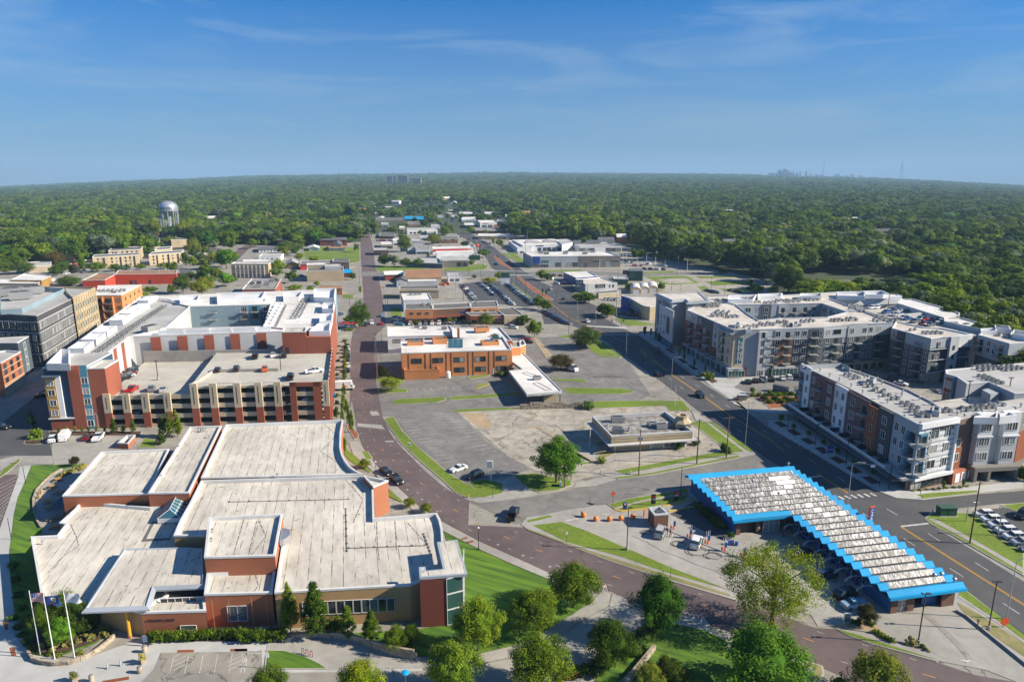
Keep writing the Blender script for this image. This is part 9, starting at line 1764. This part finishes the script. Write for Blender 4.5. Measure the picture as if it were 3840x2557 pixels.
p=W('J',935,1225,.1);t=thing('utility_box','grey green switch cabinet in the round planting bed','utility box',p);put('cabinet',MB().box(p.x-1.3,p.y-.7,.1,p.x+1.3,p.y+.7,1.8),M['taupe'],t);put('lid',MB().box(p.x-1.4,p.y-.8,1.8,p.x+1.4,p.y+.8,1.95),M['slate_l'],t)
p=W('F',790,1450);t=thing('utility_box','grey cabinet with white base beside the maroon road at the bottom','utility box',p);put('cabinet',MB().box(p.x-.8,p.y-.5,.1,p.x+.8,p.y+.5,1.6),M['slate_l'],t);put('base',MB().box(p.x-.9,p.y-.6,0,p.x+.9,p.y+.6,.2),M['white'],t)
for r_,x,y,l,m_ in(('C',2098,892,'yellow fire hydrant at the tip of the grass strip','kerb_y'),('G',1427,1150,'yellow fire hydrant on the sunny verge','kerb_y'),('J',160,1050,'red fire hydrant on the verge by the avenue','red_paint')):p=W(r_,x,y,.1);tag(put('fire_hydrant',MB().lathe([(.16,0),(.16,.1),(.12,.12),(.12,.55),(.15,.58),(.1,.72),(.02,.78)],10,0,tuple(p)).tube((p.x-.22,p.y,p.z+.42),(p.x+.22,p.y,p.z+.42),.06,n=8),M[m_]),l,'fire hydrant')
def barric(label,r,x0,y0,x1,y1):
 a,b=W(r,x0,y0,.15),W(r,x1,y1,.15);d,L_,an=frm(a,b);n=Vector((-d.y,d.x,0));t=thing('road_barrier',label,'barricade',a)
 for q in(a,b):
  mb=MB().tube(q-n*.4,q+Vector((0,0,1.1)),.06,n=4).tube(q+n*.4,q+Vector((0,0,1.1)),.06,n=4).tube(q-n*.25+Vector((0,0,.4)),q+n*.25+Vector((0,0,.4)),.05,n=4);put('leg',mb,M['white'],t)
 for i in range(9):band(t,'striped_board',a,b,i/9,(i+1)/9,.95,1.2,.05,'white' if i%2 else 'sign_orange')
barric('long orange and white striped barrier at the driveway mouth','E',1855,885,2035,925);barric('folded striped barrier beside the round tree at the kerb','E',1130,640,1155,625)
mb=MB();P_=pts(0,'E',820,1472,1000,1380,1150,1290,1300,1180,1390,1120);tn=thing('safety_fence','sagging orange plastic safety netting along the hedge','fence',P_[2])
for a,b in zip(P_,P_[1:]):band(tn,'netting_rail',a,b,0,1,.85,.95,.03,'ball_orange');band(tn,'netting_rail',a,b,0,1,.45,.50,.03,'ball_orange');put('stake',MB().tube(b,b+Vector((0,0,1.1)),.03,n=5),M['ball_orange'],tn)
t,p,h=pole('blue topped lamp head at the bottom edge below the paving','street lamp','street_lamp','D',1530,1620,1385,'metal',.06);put('lamp_hood',MB().lathe([(.55,0),(.5,.12),(.25,.22),(.02,.25)],16,0,(p.x,p.y,h)),M['blue_roof'],t)
tag(put('utility_box',MB().prism(pts(0,'H',482,800,500,800,502,780,484,780),0,1.2),M['bluish']),'small grey green pedestal beside the wooden pole','utility box');tag(put('utility_box',MB().prism(pts(0,'H',1138,690,1148,690,1148,680,1138,680),0,.9),M['white']),'small white marker box beside the transformer pole','utility box')
for i,(r_,x,y)in enumerate((('G',170,575),('G',215,610),('G',260,640),('G',305,670),('G',345,690),('G',415,735),('G',455,745))):p=W(r_,x,y,.12);tag(put('bike_rack',MB().path([p+Vector((-.5,.0,0)),p+Vector((-.5,0,.85)),p+Vector((.3,.2,.85)),p+Vector((.3,.2,0))],.05,6),M['white']),'white loop bicycle rack at the shaded kerb, %s from the far end'%ordn[i],'bike rack','loop racks at the shaded kerb')
p=W('I',1920,1130);t=thing('mailbox_post','short grey post box on the dirt verge','post',p);put('post',MB().box(p.x-.06,p.y-.06,0,p.x+.06,p.y+.06,1.5),M['wood'],t);put('box',MB().box(p.x-.15,p.y-.12,1.5,p.x+.15,p.y+.12,1.9),M['taupe'],t)
mb=MB();Pk=pts(0,'I',1730,962,1830,1020,1990,1150,2200,1320,2355,1445,2700,1720)
for a,b in zip(Pk,Pk[1:]):d,L_,an=frm(a,b);n=Vector((-d.y,d.x,0))*.15;mb.prism([(a-n).xy,(b-n).xy,(b+n).xy,(a+n).xy],0,.45)
struct('kerb',mb,M['kerb'])
p=W('H',2080,1330);t=thing('equipment_cart','blue cart of hoses and tubs beside the garage doors','cart',p);put('tub',MB().box(p.x-.9,p.y-.4,.1,p.x+.1,p.y+.3,.9),M['sign_blue'],t);put('bucket',MB().tube((p.x+.6,p.y-.3,.05),(p.x+.6,p.y-.3,.8),.32,n=12),M['sign_blue'],t);put('rack',MB().path([(p.x-.9,p.y,.9),(p.x-.9,p.y,1.6),(p.x+.1,p.y,1.6),(p.x+.1,p.y,.9)],.04,5),M['metal'],t)
for i,(x,y,r0)in enumerate(((1290,1215,.9),(1580,1320,1.0),(1760,1390,1.6),(1900,1430,1.2))):
 c=W('H',x,y,.14);pth=[c+Vector((math.cos(k*.5)*r0*(1+.03*k),math.sin(k*.5)*r0*(1+.02*k)*.8,.0))for k in range(22)];tag(put('hose',MB().path(pth,.04,5),M['black']),'coiled black vacuum hose lying on the concrete, %s from the brick booth'%ordn[i],'hose')
def person(p,rz,shirt,trousers,label,lean=0):
 t=thing('person',label,'person',p,rz)
 V=[(0,0,.95),(0,0,1.2),(lean*.25,0,1.42),(lean*.33,0,1.55),(lean*.36,0,1.70),(0,.11,.92),(0,.12,.5),(0,.12,.06),(.12,.12,.03),(0,-.11,.92),(.05,-.12,.5),(0,-.12,.06),(.12,-.12,.03),(lean*.25,.19,1.40),(lean*.3+.1,.24,1.15),(lean*.3+.3,.2,1.02),(lean*.25,-.19,1.40),(lean*.3+.1,-.24,1.15),(lean*.3+.3,-.2,1.02)]
 E=[(0,1),(1,2),(2,3),(3,4),(0,5),(5,6),(6,7),(7,8),(0,9),(9,10),(10,11),(11,12),(2,13),(13,14),(14,15),(2,16),(16,17),(17,18)]
 rad=[.15,.15,.15,.07,.11,.10,.075,.05,.04,.10,.075,.05,.04,.07,.05,.035,.07,.05,.035]
 me=bpy.data.meshes.new('body');me.from_pydata(V,E,[]);me.materials.append(M['cloth']);o=add('body',me,t,color=trousers);md=o.modifiers.new('skin','SKIN');
 for i,v in enumerate(me.skin_vertices[0].data):v.radius=(rad[i],rad[i]);v.use_root=(i==0)
 o.modifiers.new('sub','SUBSURF').levels=1;o.modifiers['sub'].render_levels=1
 hd=MB().ball((lean*.36,0,1.66),.105,12,0,1.2);put_o=add('face',hd.mesh('face',[M['skin']],smooth=True),t)
 hr=MB().ball((lean*.36-.03,0,1.70),.112,12,0,1.0);add('hair',hr.mesh('hair',[M['brick_brown']],smooth=True),t)
 sh=MB().lathe([(.17,.95),(.18,1.15),(.21,1.36),(.12,1.47)],12,0,(lean*.12,0,0));add('shirt',sh.mesh('shirt',[M['cloth']],smooth=True),t,color=shirt)
 return t
person(W('H',1800,1350,.1),2.6,(.05,.45,.35),(.3,.2,.12),'person in a green shirt standing beside the white crossover');person(W('H',1480,1235,.1),2.8,(.03,.05,.1),(.02,.03,.06),'person in dark clothes leaning into the silver hatchback',.9);person(W('H',1505,1250,.1),1.0,(.5,.1,.08),(.1,.1,.12),'person in red crouched at the vacuum post',.8)
#  WATER TOWER, MAST, SKYLINE
p=W('O',1515,585);h_top=hgt(p,'O',268);sc_=mpp(p)*KK['O'];R=74*sc_;T=thing('water_tower','silver domed water tower on tall legs rising above the trees','water tower',p)
zt0=h_top-115*sc_
prof=[(R*.15,-R*.55),(R*.6,-R*.42),(R*.9,-R*.12),(R,R*.2)];prof=[(.3,zt0-R*.15),(R*.55,zt0-R*.02),(R*.86,zt0+R*.2),(R,zt0+R*.5),(R,zt0+R*.9),(R*.93,zt0+R*1.12),(R*.72,zt0+R*1.36),(R*.42,zt0+R*1.5),(.3,zt0+R*1.56)]
tk=put('tank',MB().lathe(prof,32,0,tuple(p)),M['silver_tank'],T,True);put('catwalk',MB().lathe([(R,zt0+R*.42),(R*1.08,zt0+R*.42),(R*1.08,zt0+R*.5),(R,zt0+R*.5)],32,0,tuple(p)),M['silver_tank'],T);put('catwalk_rail',MB().lathe([(R*1.07,zt0+R*.62),(R*1.08,zt0+R*.64),(R*1.07,zt0+R*.66)],32,0,tuple(p)),M['silver_tank'],T)
put('riser_pipe',MB().tube(p,p+Vector((0,0,zt0)),1.5,n=14),M['silver_tank'],T)
for k in range(10):
 a=2*math.pi*k/10;q=p+Vector((math.cos(a)*R*.96,math.sin(a)*R*.96,0));put('leg',MB().tube(q,q+Vector((0,0,zt0+R*.45)),.55,n=8),M['silver_tank'],T)
mb=MB()
for k in range(10):
 a,b=2*math.pi*k/10,2*math.pi*(k+1)/10;A0=p+Vector((math.cos(a)*R*.96,math.sin(a)*R*.96,0));B0=p+Vector((math.cos(b)*R*.96,math.sin(b)*R*.96,0))
 for z_ in(zt0*.33,zt0*.66):mb.tube(A0+Vector((0,0,z_)),B0+Vector((0,0,z_)),.2,n=4)
 for z_ in(0,zt0*.33,zt0*.66):mb.tube(A0+Vector((0,0,z_)),B0+Vector((0,0,z_+zt0*.33)),.08,n=3)
put('bracing',mb,M['silver_tank'],T)
for dx in(-.92,0,.82):put('antenna',MB().tube(p+Vector((R*dx,0,zt0+R*(.9 if dx else 1.5))),p+Vector((R*dx,0,h_top+45*sc_-(0 if dx else 4))),.16,n=5),M['hvac_d'],T)
tx='OVERLAND PARK'
for i,ch in enumerate(tx):
 a=math.radians(-128+76*i/(len(tx)-1));q=Vector((math.cos(a)*R*1.015,math.sin(a)*R*1.015,0));c=bpy.data.curves.new('tank_lettering','FONT');c.body=ch;c.size=R*.26;c.extrude=.05;c.align_x='CENTER';c.materials.append(M['navy']);o=bpy.data.objects.new('tank_lettering',c);COL.objects.link(o);o.location=(q.x,q.y,zt0+R*.66);o.rotation_euler=(math.pi/2,0,a+math.pi/2);tomesh(o,T)
def lattice(label,r,x,y,top,w,name='radio_mast',z0=None,base=None):
 p=base or W(r,x,y);h=hgt(p,r,top);t=thing(name,label,'radio mast',p);mb=MB();c=[Vector((-w,-w,0)),Vector((w,-w,0)),Vector((w,w,0)),Vector((-w,w,0))];n=8
 for k in range(4):mb.tube(p+c[k],p+c[k]*.25+Vector((0,0,h)),w*.13,n=4)
 for j in range(n):
  f0,f1=1-.75*j/n,1-.75*(j+1)/n
  for k in range(4):mb.tube(p+c[k]*f0+Vector((0,0,h*j/n)),p+c[(k+1)%4]*f1+Vector((0,0,h*(j+1)/n)),w*.07,n=3)
 put('lattice',mb,M['metal'],t);return t
lattice('grey antenna mast with clustered panels rising from the wood','Q',1105,200,-5,1.6)
def far(px,topy,wpx,label,m='far_city',D=8300,name='tower_block',style=0,z_off=0):
 x_=px;u=(x_-CX)/FPX;v=-(YH-CY)/FPX;dd=Vector((u,cP+v*sP,0));dd.normalize();p=dd*D;zb=tz(p.x,p.y);p=Vector((p.x,p.y,zb))
 vt=-(topy-CY)/FPX;q=Vector((u,cP+vt*sP,-sP+vt*cP));k=D/math.hypot(q.x,q.y);zt_=CAMH+q.z*k;w=wpx*D/FPX/2*.95
 T=thing(name,label,'building',p);hgt_=zt_
 put('tower',MB().box(p.x-w,p.y-w*.8,zb-3,p.x+w,p.y+w*.8,zt_),M[m],T)
 if style:put('crown',MB().box(p.x-w*.5,p.y-w*.4,zt_,p.x+w*.5,p.y+w*.4,zt_+w*.9),M[m],T)
 mb=MB();nz=max(2,int((zt_-zb)/14))
 for j in range(nz):z_=zt_-6-j*12;mb.quad((p.x-w*.85,p.y-w*.8-.6,z_-3),(p.x+w*.85,p.y-w*.8-.6,z_-3),(p.x+w*.85,p.y-w*.8-.6,z_+2),(p.x-w*.85,p.y-w*.8-.6,z_+2))
 put('window_strip',mb,M['glass_b'],T);return T
sk_=[(2890,654,18,0),(2908,655,10,0),(2922,648,18,1),(2937,637,9,1),(2944,640,10,0),(2953,643,9,0),(2962,652,8,0),(2973,649,10,1),(2986,655,9,0),(2999,649,7,1),(3021,648,8,1),(3036,657,9,0),(3060,659,11,0),(3078,661,18,0),(3139,658,15,0),(3173,663,12,0),(3195,660,12,1),(3226,664,18,1)]
wds=['wide low','small','stepped','tallest','second tallest','broad','narrow','domed','pale','slim','slender pointed','short','squat','long dark','solitary square','small square','twin topped','last and lowest']
for i,(x,y,w_,s_)in enumerate(sk_):far(x,y-5,w_*.85,f'{wds[i]} hazy tower of the distant city skyline',style=s_)
for i,(x,y,w_)in enumerate(((1462,660,20),(1480,657,10),(1502,656,14),(1520,658,20),(1565,668,30))):far(x,y+2,w_,'%s slab tower standing above the trees up the maroon road'%('left wide','thin','tall','broad','low brown')[i],D=3600,m='taupe')
far(3755,690,8,'left pyramid-like block on the far right horizon',D=8600,m='slate');far(3800,693,12,'right pyramid-like block on the far right horizon',D=8600,m='slate')
def farmast(px,topy,label,D=8400,w=10):
 u=(px-CX)/FPX;v=-(YH-CY)/FPX;dd=Vector((u,cP+v*sP,0)).normalized();p=dd*D;p=Vector((p.x,p.y,tz(p.x,p.y)));vt=-(topy-CY)/FPX;q=Vector((u,cP+vt*sP,-sP+vt*cP));zt_=CAMH+q.z*D/math.hypot(q.x,q.y)
 t=thing('radio_mast',label,'radio mast',p);mb=MB();h=zt_-p.z
 for k in range(4):a=math.pi/4+k*math.pi/2;mb.tube(p+Vector((math.cos(a)*w,math.sin(a)*w,0)),p+Vector((math.cos(a)*w*.15,0,h)),1.4,.7,4)
 for j in range(8):z0=h*j/8;f=(1-.85*j/8)*w;mb.tube(p+Vector((-f,0,z0)),p+Vector((f*.9,0,z0+h/8)),.8,n=3).tube(p+Vector((f,0,z0)),p+Vector((-f*.9,0,z0+h/8)),.8,n=3)
 put('lattice',mb,M['hvac'],t)
farmast(3378,610,'tapering lattice television mast on the horizon right of the city',w=26);farmast(3085,597,'very thin tall guyed mast rising above the city skyline',w=3)
p=W('O',1163,112);u=(494-CX)/FPX;
far(494,679,11,'small white ball shaped water tower on the far left ridge',D=8600,m='white',name='water_tower')
#  HAZE
hz=MB().box(-9500,-700,-190,9500,19500,420);ho=put('haze',hz,M['white']);ho['kind']='stuff';ho.data.materials.clear()
hm_=bpy.data.materials.new('air_haze');hm_.use_nodes=True;t_=hm_.node_tree;t_.nodes.clear();pv=N(t_,'ShaderNodeVolumePrincipled');pv.inputs['Color'].default_value=(.42,.67,.95,1);pv.inputs['Density'].default_value=HAZE;pv.inputs['Anisotropy'].default_value=0
ou=N(t_,'ShaderNodeOutputMaterial');t_.links.new(pv.outputs[0],ou.inputs['Volume']);ho.data.materials.append(hm_)
tag(ho,'thin blue haze that veils the far woods and the skyline','haze')
